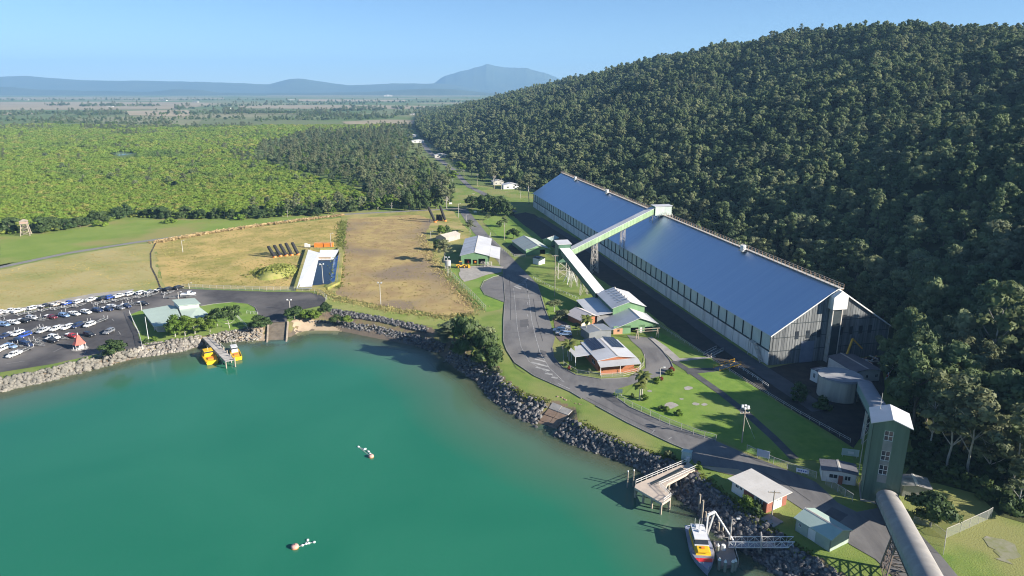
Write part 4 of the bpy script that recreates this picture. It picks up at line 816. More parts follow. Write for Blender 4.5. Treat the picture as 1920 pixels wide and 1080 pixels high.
# workshop with lean-to
ws, wl = frame('workshop', 'green workshop with white roof and three open bays', 'workshop', (863.7, 496), (916.5, 496))
we = hgt(863.7, 496, 479.5); wr = hgt(890, 496, 473); wd = ezdist((863, 479), (845.7, 448), ZG + we)
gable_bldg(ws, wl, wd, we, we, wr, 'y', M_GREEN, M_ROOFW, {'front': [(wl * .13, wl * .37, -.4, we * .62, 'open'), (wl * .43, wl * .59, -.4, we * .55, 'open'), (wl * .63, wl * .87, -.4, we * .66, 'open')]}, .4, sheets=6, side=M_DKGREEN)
MB().slab([(wl + .45, -.5, we - .25), (wl + 5.6, -.5, we - 1.5), (wl + 5.6, wd * .62, we - 1.5), (wl + .45, wd * .62, we - .25)], .12).build('lean_to_roof', M_ROOFW, ws)
for yy in (0, wd * .3, wd * .6): post(ws, wl + 5.3, yy, we - 1.8, .16, M_WHITE)
# second green shed
gs, gsl = frame('green_shed', 'green shed with pale green roof and dark yard beside the transfer tower', 'shed', (986, 479), (1031, 476))
ge = hgt(986, 479, 472); gd = ezdist((986, 472), (964.5, 453), ZG + ge); grr = hgt(1008, 478, 462)
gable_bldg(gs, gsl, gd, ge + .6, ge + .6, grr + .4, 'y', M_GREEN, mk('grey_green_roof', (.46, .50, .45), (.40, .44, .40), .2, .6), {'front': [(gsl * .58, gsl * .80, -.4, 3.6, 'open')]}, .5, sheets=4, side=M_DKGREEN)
sheet('yard', [(951, 463), (962, 455), (982, 476), (965, 480)], M_DARKSOIL, .11)
g2, g2l = frame('lean_shed', 'small pale green roofed shed behind the green shed', 'shed', (1018, 460), (1033, 462)); gable_bldg(g2, g2l, 9, 3.4, 3.4, 4.4, 'y', M_GREEN, M_ROOFG, None, .3)
wh, whl = frame('white_hut', 'small white flat roofed hut beside the green shed', 'hut', (1010, 497), (1022, 494)); gable_bldg(wh, whl, 4.2, 3.2, 3.2, 3.4, 'y', M_WHITE, M_DARKSTEEL, None, .15)
ss, ssl = frame('small_store', 'small pale roofed store behind the workshop among trees', 'store', (818, 452), (836, 455)); gable_bldg(ss, ssl, 13, 3, 3, 4.2, 'y', M_CONC, mk('dusty_roof', (.48, .44, .38), (.42, .38, .33), .3, .8), None, .4)
# switch yard tower beside the conveyor
la = thing('lattice_stand', 'white steel lattice stand on the grass under the conveyor', 'stand', P(1069, 530), .3); trestle(la, (0, 0), 0, 5.4, 5.0, 1.4, (1, 0), 1, M_WHITE, .12)

M_TOWER = mk('weathered_green_cladding', (.15, .215, .16), (.11, .165, .12), .5, .7, streak=(2, 2, .12))
# ---- tall tower with windows and the export gallery ----
tw, twl = frame('sampling_tower', 'tall green clad conveyor tower with white roof and three stacked windows', 'tower', (1615, 938), (1681.5, 951.5))
tH = hgt(1615, 938, 791.5); tHr = tH + 1.3; tD = 6.9
MB().prism([(-.25, -.25), (twl + .25, -.25), (twl + .25, tD + .25), (-.25, tD + .25)], -.6, .35).build('plinth', M_CONC, tw)
cx = twl * .46; ww_ = .85
zwin = [(on_plane(tw, 0, 1653, y_).z, 2.3) for y_ in (890, 863, 825)]
wall_part(tw, lambda u, t, z: (u, t, z), twl, [(0, tH), (twl * .5, tHr), (twl, tH)], [(cx - ww_, cx + ww_, z, z + h_, 'win') for z, h_ in zwin], M_TOWER, th=.3)
for z, h_ in zwin: MB().box(cx - ww_, cx + ww_, .03, .07, z + h_ / 2 - .06, z + h_ / 2 + .06).build('glazing_bar', M_WHITE, tw)
wall_part(tw, lambda u, t, z: (u, tD - t, z), twl, [(0, tH), (twl * .5, tHr), (twl, tH)], [], M_TOWER)
wall_part(tw, lambda u, t, z: (t, u, z), tD, [(0, tH), (tD, tH)], [], M_TOWER); wall_part(tw, lambda u, t, z: (twl - t, u, z), tD, [(0, tH), (tD, tH)], [], M_TOWER)
m = MB()
for k in range(1, 30):
    x = twl * k / 30
    if abs(x - cx) > 1.05: m.box(x - .04, x + .04, -.05, 0, .4, tH + (1 - abs(x / twl - .5) * 2) * 1.2 - .1)
m.build('cladding_ribs', M_TOWER, tw)['kind'] = 'stuff'
prev = 5.2
for z, h_ in zwin: MB().box(cx - ww_ - .05, cx + ww_ + .05, -.03, -.004, prev, z - .02).build('infill_panel', mk('infill_grey', (.28, .28, .26), (.20, .20, .19), .6, .8), tw); prev = z + h_ + .02
for s0_, s1_, za, zb, e0, e1 in ((0, .5, tH, tHr, -.5, 0), (.5, 1, tHr, tH, .01, .5)):
    MB().slab([(twl * s0_ + e0, -.6, za + .22 - (.2 if e0 < 0 else 0)), (twl * s1_ + e1, -.6, zb + .22 - (.2 if e1 > .3 else 0)), (twl * s1_ + e1, tD + .6, zb + .22 - (.2 if e1 > .3 else 0)), (twl * s0_ + e0, tD + .6, za + .22 - (.2 if e0 < 0 else 0))], .16).build('roof', M_ROOFW, tw)
MB().tube((1.5, tD - 1, tH), (1.5, tD - 1, tHr + 3.2), .07, .05, 6).build('lightning_mast', M_RAIL, tw)
for k in range(6): post(tw, -.7, 6.2, tH - 1, .14, M_RAIL, name='pipe_riser') if k == 0 else None
e0_ = tw.matrix_basis @ (on_plane(tw, -.35, 1662, 943)); em_ = P(1730, 1082, 15.2); em_.z = 15.2; e1_ = e0_ + (em_ - e0_) * 1.75
eg = thing('export_gallery', 'long rounded grey conveyor gallery rising from the tower towards the camera', 'conveyor', (e0_.x, e0_.y, ZG)); gz = Vector((e0_.x, e0_.y, ZG))
M_TUBE = mk('grey_tube_roof', (.37, .345, .315), (.27, .255, .24), .35, .85, streak=(1, 1, 1), c3=(.30, .285, .27), sc3=.4, detail=9)
gallery(eg, e0_ - gz, e1_ - gz, 4.1, 1.5, mk('grey_green_panel', (.30, .33, .29), (.24, .27, .24), .5, .8), M_TUBE, 18, arch=1.7)
for px_ in (1700, 1760):
    t_ = min([k / 200 for k in range(201)], key=lambda t: abs(proj(e0_.lerp(e1_, t))[0] - px_)); c = e0_.lerp(e1_, t_); trestle(eg, c - gz, 0, c.z - ZG - .2, 6.5, 4.0, e1_ - e0_, 5, mk('rusty_steel', (.16, .12, .10), (.24, .19, .16), 1, .8), .13, 6.0, 4.2)
# tank, stores and gallery behind the tower
TC = P(1571, 741); TR_ = (P(1608, 735) - P(1534, 735)).length / 2; TH = hgt(1571, 741, 705)
tk = thing('molasses_tank', 'round weathered concrete tank with two toned flat roof', 'tank', TC)
m = MB(); rings = [[(TR_ * math.cos(6.2832 * i / 48), TR_ * math.sin(6.2832 * i / 48), z) for i in range(48)] for z in (-.5, TH)]
m.loft(rings); m.build('tank_wall', mk('weathered_concrete', (.46, .44, .38), (.22, .21, .19), .3, .9, streak=(1, 1, .08), ramp=(.4, .75)), tk)
m = MB(); m.prism([((TR_ + .25) * math.cos(6.2832 * i / 48), (TR_ + .25) * math.sin(6.2832 * i / 48)) for i in range(48)], TH + .02, TH + .25); m.build('roof_slab', mk('tank_roof', (.36, .36, .36), (.28, .28, .29), .3, .7), tk)
pts = [(TR_ * math.cos(-2.9 + 2.75 * i / 20), TR_ * math.sin(-2.9 + 2.75 * i / 20)) for i in range(21)]; MB().prism(pts, TH + .26, lambda x, y: TH + .36 + max(0, -y) * .05).build('roof_sheeting', mk('tank_sheet', (.26, .27, .30), (.22, .23, .26), .3, .6), tk)
MB().box(TR_ * .35, TR_ * .35 + .5, -TR_ * .99, -TR_ * .93, 0, TH + .6).build('ladder', M_DARKSTEEL, tk)
bt, btl = frame('tank_store', 'white walled store with dark roof behind the round tank', 'store', (1600, 718), (1648, 714)); gable_bldg(bt, btl, 13, 3.6, 3.6, 4.2, 'y', M_WHITE, mk('dark_roof', (.16, .16, .18), (.12, .12, .14), .3, .7), {'front': [(btl * .45, btl * .55, 1.2, 2.3, 'win'), (btl * .82, btl * .93, 1.2, 2.3, 'win')]}, .4)
bs, bsl = frame('white_pump_house', 'tiny white pump house left of the round tank', 'hut', (1518, 712), (1532, 719)); gable_bldg(bs, bsl, 4, 3.6, 3.6, 3.9, 'y', M_WHITE, MATS['dark_roof'], {'front': [(bsl * .35, bsl * .65, 1.2, 2.8, 'win')]}, .2)
k0 = P(1618, 730, ZG + 3.5); k1 = tw.matrix_basis @ Vector((twl * .45, tD + .3, tH - 4.5)); kg = thing('conveyor_gallery', 'green sided grey roofed gallery climbing from the tank store to the tall tower', 'conveyor', (k0.x, k0.y, ZG)); gz = Vector((k0.x, k0.y, ZG))
gallery(kg, k0 - gz, k1 - gz, 3.8, 2.4, mk('teal_panel', (.22, .32, .28), (.18, .27, .24), .5, .7), MATS['tank_sheet'], 9, arch=.7)
c = k0.lerp(k1, .55); trestle(kg, c - gz, 0, c.z - ZG - .1, 3.0, 2.6, k1 - k0, 2, M_RAIL, .12)
# ================= waterfront =================
def rockwall(name, label, pw, pt, n, rmin, rmax, mat, top300=90, zt=ZG, zf=0):
    """pixel polylines of its foot (water level) and its top; rocks piled between them"""
    a = np.array([P(x, y, zf)[:] for x, y in pw]); b = np.array([P(x, y, zt)[:] for x, y in pt])
    def res(l):
        s = np.concatenate([[0], np.cumsum(np.linalg.norm(np.diff(l, axis=0), axis=1))]); return lambda u: np.column_stack([np.interp(u * s[-1], s, l[:, k]) for k in range(3)])
    fa, fb = res(a), res(b); r = np.random.RandomState(len(label) + n); root = thing(name, label, 'rock wall', tuple(fb(np.array([.5]))[0]))
    o = np.array(root.location); u = r.uniform(0, 1, n); v = r.uniform(-.12, 1.02, n)
    pa, pb = fa(u), fb(u); p = pa + (pb - pa) * v[:, None]; p[:, 2] = np.maximum(p[:, 2], -.5); p[:, :2] += r.normal(0, .25, (n, 2))
    s = rmin + (rmax - rmin) * r.uniform(0, 1, n) ** 2.0; shapes = []
    for k in range(5):
        V = ICO1[0] * np.clip(1 + r.normal(0, .2, (len(ICO1[0]), 1)), .65, 1.35) * np.array([1, r.uniform(.7, 1), r.uniform(.6, .9)]); shapes.append(V)
    big = np.argsort(-s)[:top300]; V, F = [], []; nn = 0; mes = [np_mesh('rock', q, ICO1[1], mat) for q in shapes]
    bs = set(big.tolist())
    for i in range(n):
        R3 = np.array(Matrix.Rotation(r.uniform(0, 6.28), 3, 'Z') @ Matrix.Rotation(r.uniform(-.7, .7), 3, 'X')); k = r.randint(5)
        if i in bs:
            q = link('rock', mes[k], root); q.location = p[i] - o; q.rotation_euler = Matrix(R3.tolist()).to_euler(); q.scale = (s[i],) * 3
        else: V.append((shapes[k] * s[i]) @ R3.T + p[i] - o); F.append(ICO1[1] + nn); nn += len(shapes[k])
    q = link('rocks', np_mesh('rocks', np.vstack(V), np.vstack(F), mat), root); q['kind'] = 'stuff'
    return root
M_ROCKS = mk('sea_rock', (.05, .05, .056), (.15, .145, .142), .45, .85, .6, 3, c3=(.22, .21, .20), sc3=.9)
M_ROCKB = mk('brown_rock', (.15, .135, .12), (.30, .275, .24), .45, .85, .6, 3, c3=(.36, .33, .28), sc3=.5)
MATS['sea_rock_each'] = None
rockwall('rock_wall', 'pale boulder sea wall below the car park', [(-80, 752), (0, 735), (100, 711), (175, 692), (250, 671)], [(-80, 724), (0, 711), (100, 690), (185, 667), (250, 655)], 900, .5, 1.25, mk('pale_boulder', (.165, .155, .135), (.29, .265, .22), .4, .85, .5, 3, c3=(.13, .125, .11), sc3=.35), 110)
rockwall('rock_wall', 'grey brown boulder wall left of the timber jetty', [(250, 671), (337, 659), (375, 648)], [(250, 655), (275, 645), (350, 634), (375, 630)], 480, .45, 1.1, M_ROCKB, 60)
rockwall('rock_wall', 'small rubble bank between the timber jetty and the boat ramp', [(390, 646), (430, 641), (490, 637)], [(390, 628), (430, 620), (494, 609)], 420, .3, .7, M_ROCKB, 40)
rockwall('rock_wall', 'long dark rubble wall behind the little beach', [(560, 612), (600, 609), (640, 616), (700, 627), (770, 645), (830, 664)], [(560, 604), (622, 601), (710, 612), (760, 624), (800, 632), (835, 645)], 900, .35, .75, M_ROCKS, 60, 2.0)
rockwall('rock_wall', 'thin dark upper rubble wall below the grassy bank', [(622, 588), (700, 600), (800, 622)], [(622, 579), (700, 591), (800, 612)], 620, .35, .75, M_ROCKS, 60, ZG + .25, 2.5)
rockwall('rock_wall', 'dark boulder bank between the waterside trees and the broken ramp', [(835, 672), (880, 705), (898, 716), (925, 750), (960, 774), (1005, 797)], [(850, 645), (890, 675), (927, 688), (945, 716), (982, 741), (1025, 755)], 1000, .4, .95, M_ROCKS, 90)
rockwall('rock_wall', 'dark boulder bank between the broken ramp and the concrete jetty', [(1040, 815), (1070, 830), (1132, 852), (1195, 875), (1235, 900)], [(1066, 783), (1102, 804), (1170, 832), (1220, 854), (1285, 874)], 1100, .4, 1.0, M_ROCKS, 120)
rockwall('rock_wall', 'black boulder bank below the brick amenities block', [(1240, 908), (1300, 950), (1347, 1000), (1395, 1030)], [(1303, 886), (1340, 920), (1385, 950), (1447, 993)], 900, .4, 1.05, M_ROCKS, 110)
rockwall('rock_wall', 'black boulder bank below the bottom green shed', [(1395, 1030), (1432, 1052), (1460, 1075), (1500, 1105), (1545, 1150)], [(1447, 993), (1490, 1030), (1535, 1055), (1575, 1078), (1650, 1160)], 900, .4, 1.05, M_ROCKS, 110)
# left boat ramp
M_WETCONC = mk('wet_concrete', (.20, .165, .125), (.13, .11, .085), .5, .85)
rp = thing('boat_ramp', 'stained concrete boat ramp with timber kerbs running into the green water', 'ramp', P(520, 606))
Rl = [loc(rp, P(x, y, z)) for x, y, z in ((503, 606, ZG + .02), (540, 604, ZG + .02), (537, 647, -.9), (501, 648, -.9))]
for k in range(5):
    a0, a1 = k / 5 + .004, (k + 1) / 5 - .004; MB().slab([Rl[0].lerp(Rl[3], a0), Rl[1].lerp(Rl[2], a0), Rl[1].lerp(Rl[2], a1), Rl[0].lerp(Rl[3], a1)], .4).build('ramp_slab', M_WETCONC, rp)
for s in ((0, 3), (1, 2)): MB().beam(Rl[s[0]] + Vector((0, 0, .2)), Rl[s[1]] + Vector((0, 0, .3)), .5, .7).build('kerb', M_PILE, rp)
# broken ramp
r2 = thing('broken_ramp', 'broken old concrete ramp slabs between the dark boulder banks', 'ramp', P(1050, 765))
Q4 = [loc(r2, P(x, y, z)) for x, y, z in ((1036, 754, ZG), (1074, 768, ZG), (1037, 812, -.6), (1003, 800, -.6))]
for i in range(2):
    for k in range(4):
        a0, a1 = k / 4 + .01, (k + 1) / 4 - .01; b0, b1 = i / 2 + .01, (i + 1) / 2 - .01
        def bl(u, v): return Q4[0].lerp(Q4[1], u).lerp(Q4[3].lerp(Q4[2], u), v)
        dz = Vector((0, 0, RND.uniform(-.12, .1))); MB().slab([bl(b0, a0) + dz, bl(b1, a0) + dz, bl(b1, a1), bl(b0, a1)], .35).build('slab', mk('old_ramp_concrete', (.30, .21, .15), (.20, .14, .10), .6, .9) if k else M_CONC, r2)
rockwall('rubble', 'reddish brick rubble at the head of the broken ramp', [(1040, 754), (1078, 768)], [(1046, 744), (1090, 760)], 160, .2, .5, mk('pink_rubble', (.33, .20, .16), (.22, .15, .12), .6, .9), 20)['category'] = 'rubble'
# timber jetty
j0, j1, j2, j3 = (P(x, y, 2.4) for x, y in ((378, 631), (393, 629), (440, 675), (423, 678)))
jt = thing('timber_jetty', 'grey timber jetty with the yellow boats alongside', 'jetty', ((j0 + j1) / 2)); jt.location.z = 0
J = [loc(jt, q) for q in (j0, j1, j2, j3)]
for k in range(44):
    a0, a1 = k / 44 + .002, (k + 1) / 44 - .002; dz = Vector((0, 0, RND.uniform(-.02, .02)))
    MB().slab([J[0].lerp(J[3], a0) + dz, J[1].lerp(J[2], a0) + dz, J[1].lerp(J[2], a1) + dz, J[0].lerp(J[3], a1) + dz], .12).build('plank', mk('jetty_plank', (.44, .41, .38), (.33, .31, .29), .8, .9, rnd=.2), jt)
for s in ((0, 3), (1, 2)):
    MB().beam(J[s[0]] - Vector((0, 0, .3)), J[s[1]] - Vector((0, 0, .3)), .3, .35).build('stringer', M_TIMBER, jt)
    for k in range(8):
        q = J[s[0]].lerp(J[s[1]], (k + .4) / 7.5 if k < 7 else 1.0); MB().tube((q.x, q.y, -5), (q.x, q.y, 3.3 if s[0] else 2.2), .24, .22, 8).build('pile', M_PILE, jt)
MB().path([J[1] + Vector((0, 0, 1)), J[1].lerp(J[2], .62) + Vector((0, 0, 1))], .09, .09).build('handrail', M_WHITE, jt)
# concrete jetty
cz = 3.3
cj = thing('concrete_jetty', 'concrete jetty with white railings and timber piles turning along the shore', 'jetty', P(1300, 876, 0)); cj.location.z = 0
def CJ(x, y, z=cz): return loc(cj, P(x, y, z))
deck = [CJ(1290, 866), CJ(1308, 878), CJ(1252, 907), CJ(1248, 915), CJ(1258, 933), CJ(1242, 944), CJ(1190, 914), CJ(1192, 908)]
m = MB(); m.slab(deck, .55); m.build('deck', mk('jetty_concrete', (.56, .46, .37), (.47, .39, .32), .4, .9), cj)
MB().slab([CJ(1277, 876, cz + .05), CJ(1283, 880, cz + .05), CJ(1222, 909, cz + .05), CJ(1218, 906, cz + .05)], .03).build('rail_slot', M_DARKSTEEL, cj)
for (a_, b_) in (((1289, 867), (1192, 908)), ((1307, 879), (1235, 912)), ((1258, 933), (1244, 943)), ((1238, 914), (1257, 932))):
    p0, p1 = CJ(*a_), CJ(*b_); n = max(2, int((p1 - p0).length / 1.6))
    for k in range(n + 1): q = p0.lerp(p1, k / n); MB().box(q.x - .05, q.x + .05, q.y - .05, q.y + .05, cz, cz + 1.1).build('railing_post', M_RAIL, cj)
    for h_ in (.55, 1.1): MB().beam(p0 + Vector((0, 0, h_)), p1 + Vector((0, 0, h_)), .08).build('rail', M_WHITE, cj)
for x, y in ((1192, 912), (1207, 923), (1223, 932), (1240, 943), (1256, 934), (1250, 920), (1216, 903), (1254, 905)): q = CJ(x, y, cz - .5); MB().tube((q.x, q.y, -5), (q.x, q.y, cz - .5), .28, .26, 8).build('pile', M_PILE, cj)
for x, y in ((1176, 914), (1187, 912)):
    q = P(x, y, 0); o = thing('mooring_pile', 'thin mooring pile %s the corner of the concrete jetty' % ('standing off' if x < 1180 else 'touching'), 'pile', (q.x, q.y, 0)); MB().tube((0, 0, -5), (0, 0, 4.2), .16, .15, 8).build('shaft', M_PILE, o); MB().tube((0, 0, 4.2), (0, 0, 4.5), .19, .12, 8).build('cap', M_WHITE, o)
# old piles by the bank
for n, (x, y, h_, lab_) in enumerate(((1310, 958, 4.2, 'tall leaning grey pile below the amenities block'), (1316, 973, 4.6, 'tall grey pile nearest the pilot boat mast'), (1321, 974, 1.9, 'short stub pile, left of three in the mud'), (1329, 974, 2.0, 'short stub pile, middle of three in the mud'), (1338, 973, 1.8, 'short stub pile, right of three in the mud'), (1347, 998, 2.4, 'stub pile behind the pontoon, left of a pair'), (1355, 999, 2.2, 'stub pile behind the pontoon, right of a pair'))):
    q = P(x, y, 0); o = thing('old_pile', lab_, 'pile', (q.x, q.y, 0)); MB().tube((0, 0, -4), (RND.uniform(-.2, .2), 0, h_), .27, .22, 8).build('shaft', M_PILE, o); MB().tube((0, 0, -.2), (0, 0, .5), .31, .29, 8).build('barnacle_collar', mk('barnacles', (.3, .29, .26), (.2, .19, .17), 2, .95), o)
# pontoon and gangway
pt_ = thing('pontoon', 'grey floating pontoon with white piles beside the pilot boat', 'pontoon', P(1362, 1035, 0)); pt_.location.z = 0
Pq = [loc(pt_, P(x, y, .7)) for x, y in ((1338, 1013), (1372, 1018), (1384, 1058), (1348, 1062))]
MB().slab(Pq, 1.0).build('deck', mk('pontoon_deck', (.30, .26, .23), (.24, .21, .19), .6, .9), pt_)
for x, y in ((1345, 1035), (1348, 1062), (1359, 1066), (1373, 1066), (1378, 1064)):
    q = loc(pt_, P(x, y, .7)); MB().tube((q.x, q.y, -5), (q.x, q.y, 2.2), .32, .30, 10).build('pile', mk('green_pile', (.20, .22, .18), (.28, .28, .24), .6, .9), pt_); MB().tube((q.x, q.y, 2.2), (q.x, q.y, 2.7), .34, .08, 10).build('pile_cap', M_WHITE, pt_)
MB().tube((Pq[0].lerp(Pq[2], .4)) + Vector((0, 0, .0)), (Pq[0].lerp(Pq[2], .4)) + Vector((0, 0, 1.1)), .5, .4, 10).build('bollard', M_WHITE, pt_)
for i in range(4): q = Pq[1].lerp(Pq[2], i / 3); MB().tube(q, q + Vector((0, 0, 1.1)), .05, .05, 6).build('railing_post', M_RAIL, pt_)
MB().beam(Pq[1] + Vector((0, 0, 1.1)), Pq[2] + Vector((0, 0, 1.1)), .07).build('rail', M_RAIL, pt_); MB().beam(Pq[0] + Vector((0, 0, 1.1)), Pq[1] + Vector((0, 0, 1.1)), .07).build('rail', M_RAIL, pt_)
q = Pq[0]; MB().beam(q + Vector((-.6, 2.6, -.8)), q + Vector((.4, 2.0, 5.4)), .3).build('davit_post', M_WHITE, pt_); MB().beam(q + Vector((.4, 2.0, 5.4)), q + Vector((3.6, -2.2, 1.0)), .24).build('davit_arm', M_WHITE, pt_); MB().beam(q + Vector((.4, 2.0, 5.4)), q + Vector((-1.2, 1.2, 5.2)), .4).build('davit_head', M_WHITE, pt_); MB().beam(q + Vector((-1.4, .8, -.8)), q + Vector((-1.2, 1.2, 5.2)), .28).build('davit_post', M_WHITE, pt_)
gw = thing('gangway', 'white lattice truss gangway from the bank down to the pontoon', 'gangway', P(1425, 1022, 0)); gw.location.z = 0
ga, gb_ = loc(gw, P(1366, 1022, 1.0)), loc(gw, P(1488, 1022, 3.3)); gd_ = (gb_ - ga); gn = Vector((-gd_.y, gd_.x, 0)).normalized() * .85
MB().slab([ga - gn, ga + gn, gb_ + gn, gb_ - gn], .12).build('walkway', mk('steel_grating', (.30, .32, .36), (.26, .28, .32), .8, .6), gw)
for s in (-1, 1):
    m = MB(); n = 10
    for k in range(n):
        a0, a1 = ga + gd_ * k / n + gn * s, ga + gd_ * (k + 1) / n + gn * s; u = Vector((0, 0, 1.35)); m.beam(a0, a0 + u, .07); m.beam(*((a0, a1 + u) if k % 2 else (a0 + u, a1)), .07)
    m.build('truss_web', M_WHITE, gw)
    for h_ in (0, 1.35): MB().beam(ga + gn * s + Vector((0, 0, h_)), gb_ + gn * s + Vector((0, 0, h_)), .12).build('chord', M_WHITE, gw)
q = ga.lerp(gb_, .5); MB().cbox((q.x, q.y, q.z + .9), (.12, 2.6, 2.6), math.atan2(gd_.y, gd_.x)).build('gate_panel', M_RAIL, gw)
# ---- boats ----
def hull(m, Ln, Bm, D0, D1, sheer=.5, transom=.85, n=12):
    """x forward, z up from keel; returns the deck outline"""
    rings = []; out = []
    for i in range(n + 1):
        u = i / n; w = Bm / 2 * (transom + (1 - transom) * min(1, u * 2.2)) * (1 if u < .5 else max(.02, 1 - ((u - .5) / .5) ** 2.1)); x = -Ln / 2 + Ln * u; zt = D1 + sheer * max(0, u - .35) ** 1.5; k = D0 + (max(0, u - .7) / .3) ** 2 * (zt - D0) * .45
        rings.append([(x, -w, zt), (x, -w * .9, (zt + k) / 2), (x, -w * .5, k + .1), (x, 0, k), (x, w * .5, k + .1), (x, w * .9, (zt + k) / 2), (x, w, zt)]); out.append((x, w, zt))
    m.loft(rings); return out
M_BOATGREY = mk('boat_blue_grey', (.27, .29, .38), (.23, .25, .33), .5, .5); M_BOATRED = mk('boat_red', (.70, .03, .04), (.6, .03, .04), .5, .45); M_BOATWHITE = mk('boat_white', (.72, .72, .72), (.64, .64, .64), .5, .4); M_BOATYEL = mk('boat_yellow', (.85, .50, .02), (.78, .45, .02), .5, .4)
pa_, pbw = P(1303, 992, .8), P(1326, 1071, .8); pv_ = pbw - pa_
pbt = thing('pilot_boat', 'grey pilot boat with red band and yellow wheelhouse moored at the pontoon', 'boat', ((pa_ + pbw) / 2).to_tuple()[:2] + (0,), math.atan2(pv_.y, pv_.x)); PL = pv_.length + 1.2; PB = 4.9
m = MB(); outl = hull(m, PL, PB, -.9, 1.15, .9); m.build('hull', M_BOATGREY, pbt, False)
dk = [(x, w * .97, z + .03) for x, w, z in outl]
def deckpart(u0, u1, mat, nm, dz=.0):
    s = [p for p in dk if u0 <= p[0] / PL + .5 <= u1 + 1e-6]; m = MB(); n = len(s); vs_ = []
    for x, w, z in s: vs_ += [(x, -w, z + dz), (x, w, z + dz)]
    m.add(vs_, [(2 * i, 2 * i + 2, 2 * i + 3, 2 * i + 1) for i in range(n - 1)]); return m.build(nm, mat, pbt)
deckpart(0, .76, M_BOATGREY, 'deck'); deckpart(.68, .86, M_BOATRED, 'red_band', .02); deckpart(.85, 1, M_BOATGREY, 'fore_deck', .01)
deckpart(.90, .95, M_BOATWHITE, 'white_chevron', .03)
x0 = -PL * .36
def taper(m, xa, xb, w0, w1, z0, z1, fa=0, fb=0): m.add([(xa, -w0, z0), (xb, -w0, z0), (xb, w0, z0), (xa, w0, z0), (xa + fa, -w1, z1), (xb - fb, -w1, z1), (xb - fb, w1, z1), (xa + fa, w1, z1)], [(3, 2, 1, 0), (4, 5, 6, 7), (0, 1, 5, 4), (1, 2, 6, 5), (2, 3, 7, 6), (3, 0, 4, 7)]); return m
taper(MB(), x0, PL * .05, 1.5, 1.42, 1.2, 2.2, .1, 0).build('cabin_base', M_BOATWHITE, pbt); taper(MB(), PL * .055, PL * .19, 1.5, 1.38, 1.2, 2.1, 0, .3).build('fore_cabin', M_BOATYEL, pbt); MB().box(x0 + .2, PL * .04, -1.62, -1.51, 1.3, 2.1).build('side_stripe', M_BOATYEL, pbt)
taper(MB(), x0 + .4, PL * .03, 1.4, 1.25, 2.2, 3.0, .2, .6).build('wheelhouse_windows', M_GLASS, pbt); taper(MB(), x0 + .2, PL * .0, 1.42, 1.36, 3.0, 3.18).build('wheelhouse_roof', M_BOATWHITE, pbt)
for xx in (x0 + .5, x0 + 2.0, -.6): 
    for s in (-1, 1): MB().box(xx - .08, xx + .08, s * 1.36 - .06, s * 1.36 + .06, 2.2, 3.02).build('window_pillar', M_BOATYEL, pbt)
taper(MB(), PL * .06, PL * .20, 1.2, 1.1, 2.1, 2.25).build('fore_cabin_top', M_BOATYEL, pbt); MB().box(PL * .09, PL * .13, -.35, .35, 2.33, 2.42).build('hatch', M_ORANGE, pbt)
MB().tube((x0 + 2.2, 0, 3.18), (x0 + 2.2, 0, 5.6), .07, .04, 6).build('mast', M_WHITE, pbt); MB().tube((x0 + 1.2, .7, 3.18), (x0 + 1.2, .7, 5.2), .04, .03, 6).build('aerial', M_WHITE, pbt); MB().tube((x0 + 1.2, -.7, 3.18), (x0 + 1.2, -.7, 5.2), .04, .03, 6).build('aerial', M_WHITE, pbt)
MB().tube((x0 + 2.8, 0, 3.18), (x0 + 2.8, 0, 3.6), .35, .3, 10).build('radar', M_BOATWHITE, pbt); MB().box(x0 + .6, x0 + 1.6, -.5, .5, 3.19, 3.5).build('life_raft', M_BOATWHITE, pbt)
MB().box(-PL * .5, -PL * .47, -1.9, 1.9, .6, 1.25).build('transom_platform', M_BOATWHITE, pbt)
m = MB(); pr = None
for x, w, z in outl[6:]:
    for s in (1, -1): m.tube((x, s * w * .93, z), (x, s * w * .93, z + .8), .03, .03, 5)
m.build('bow_rail', M_RAIL, pbt)
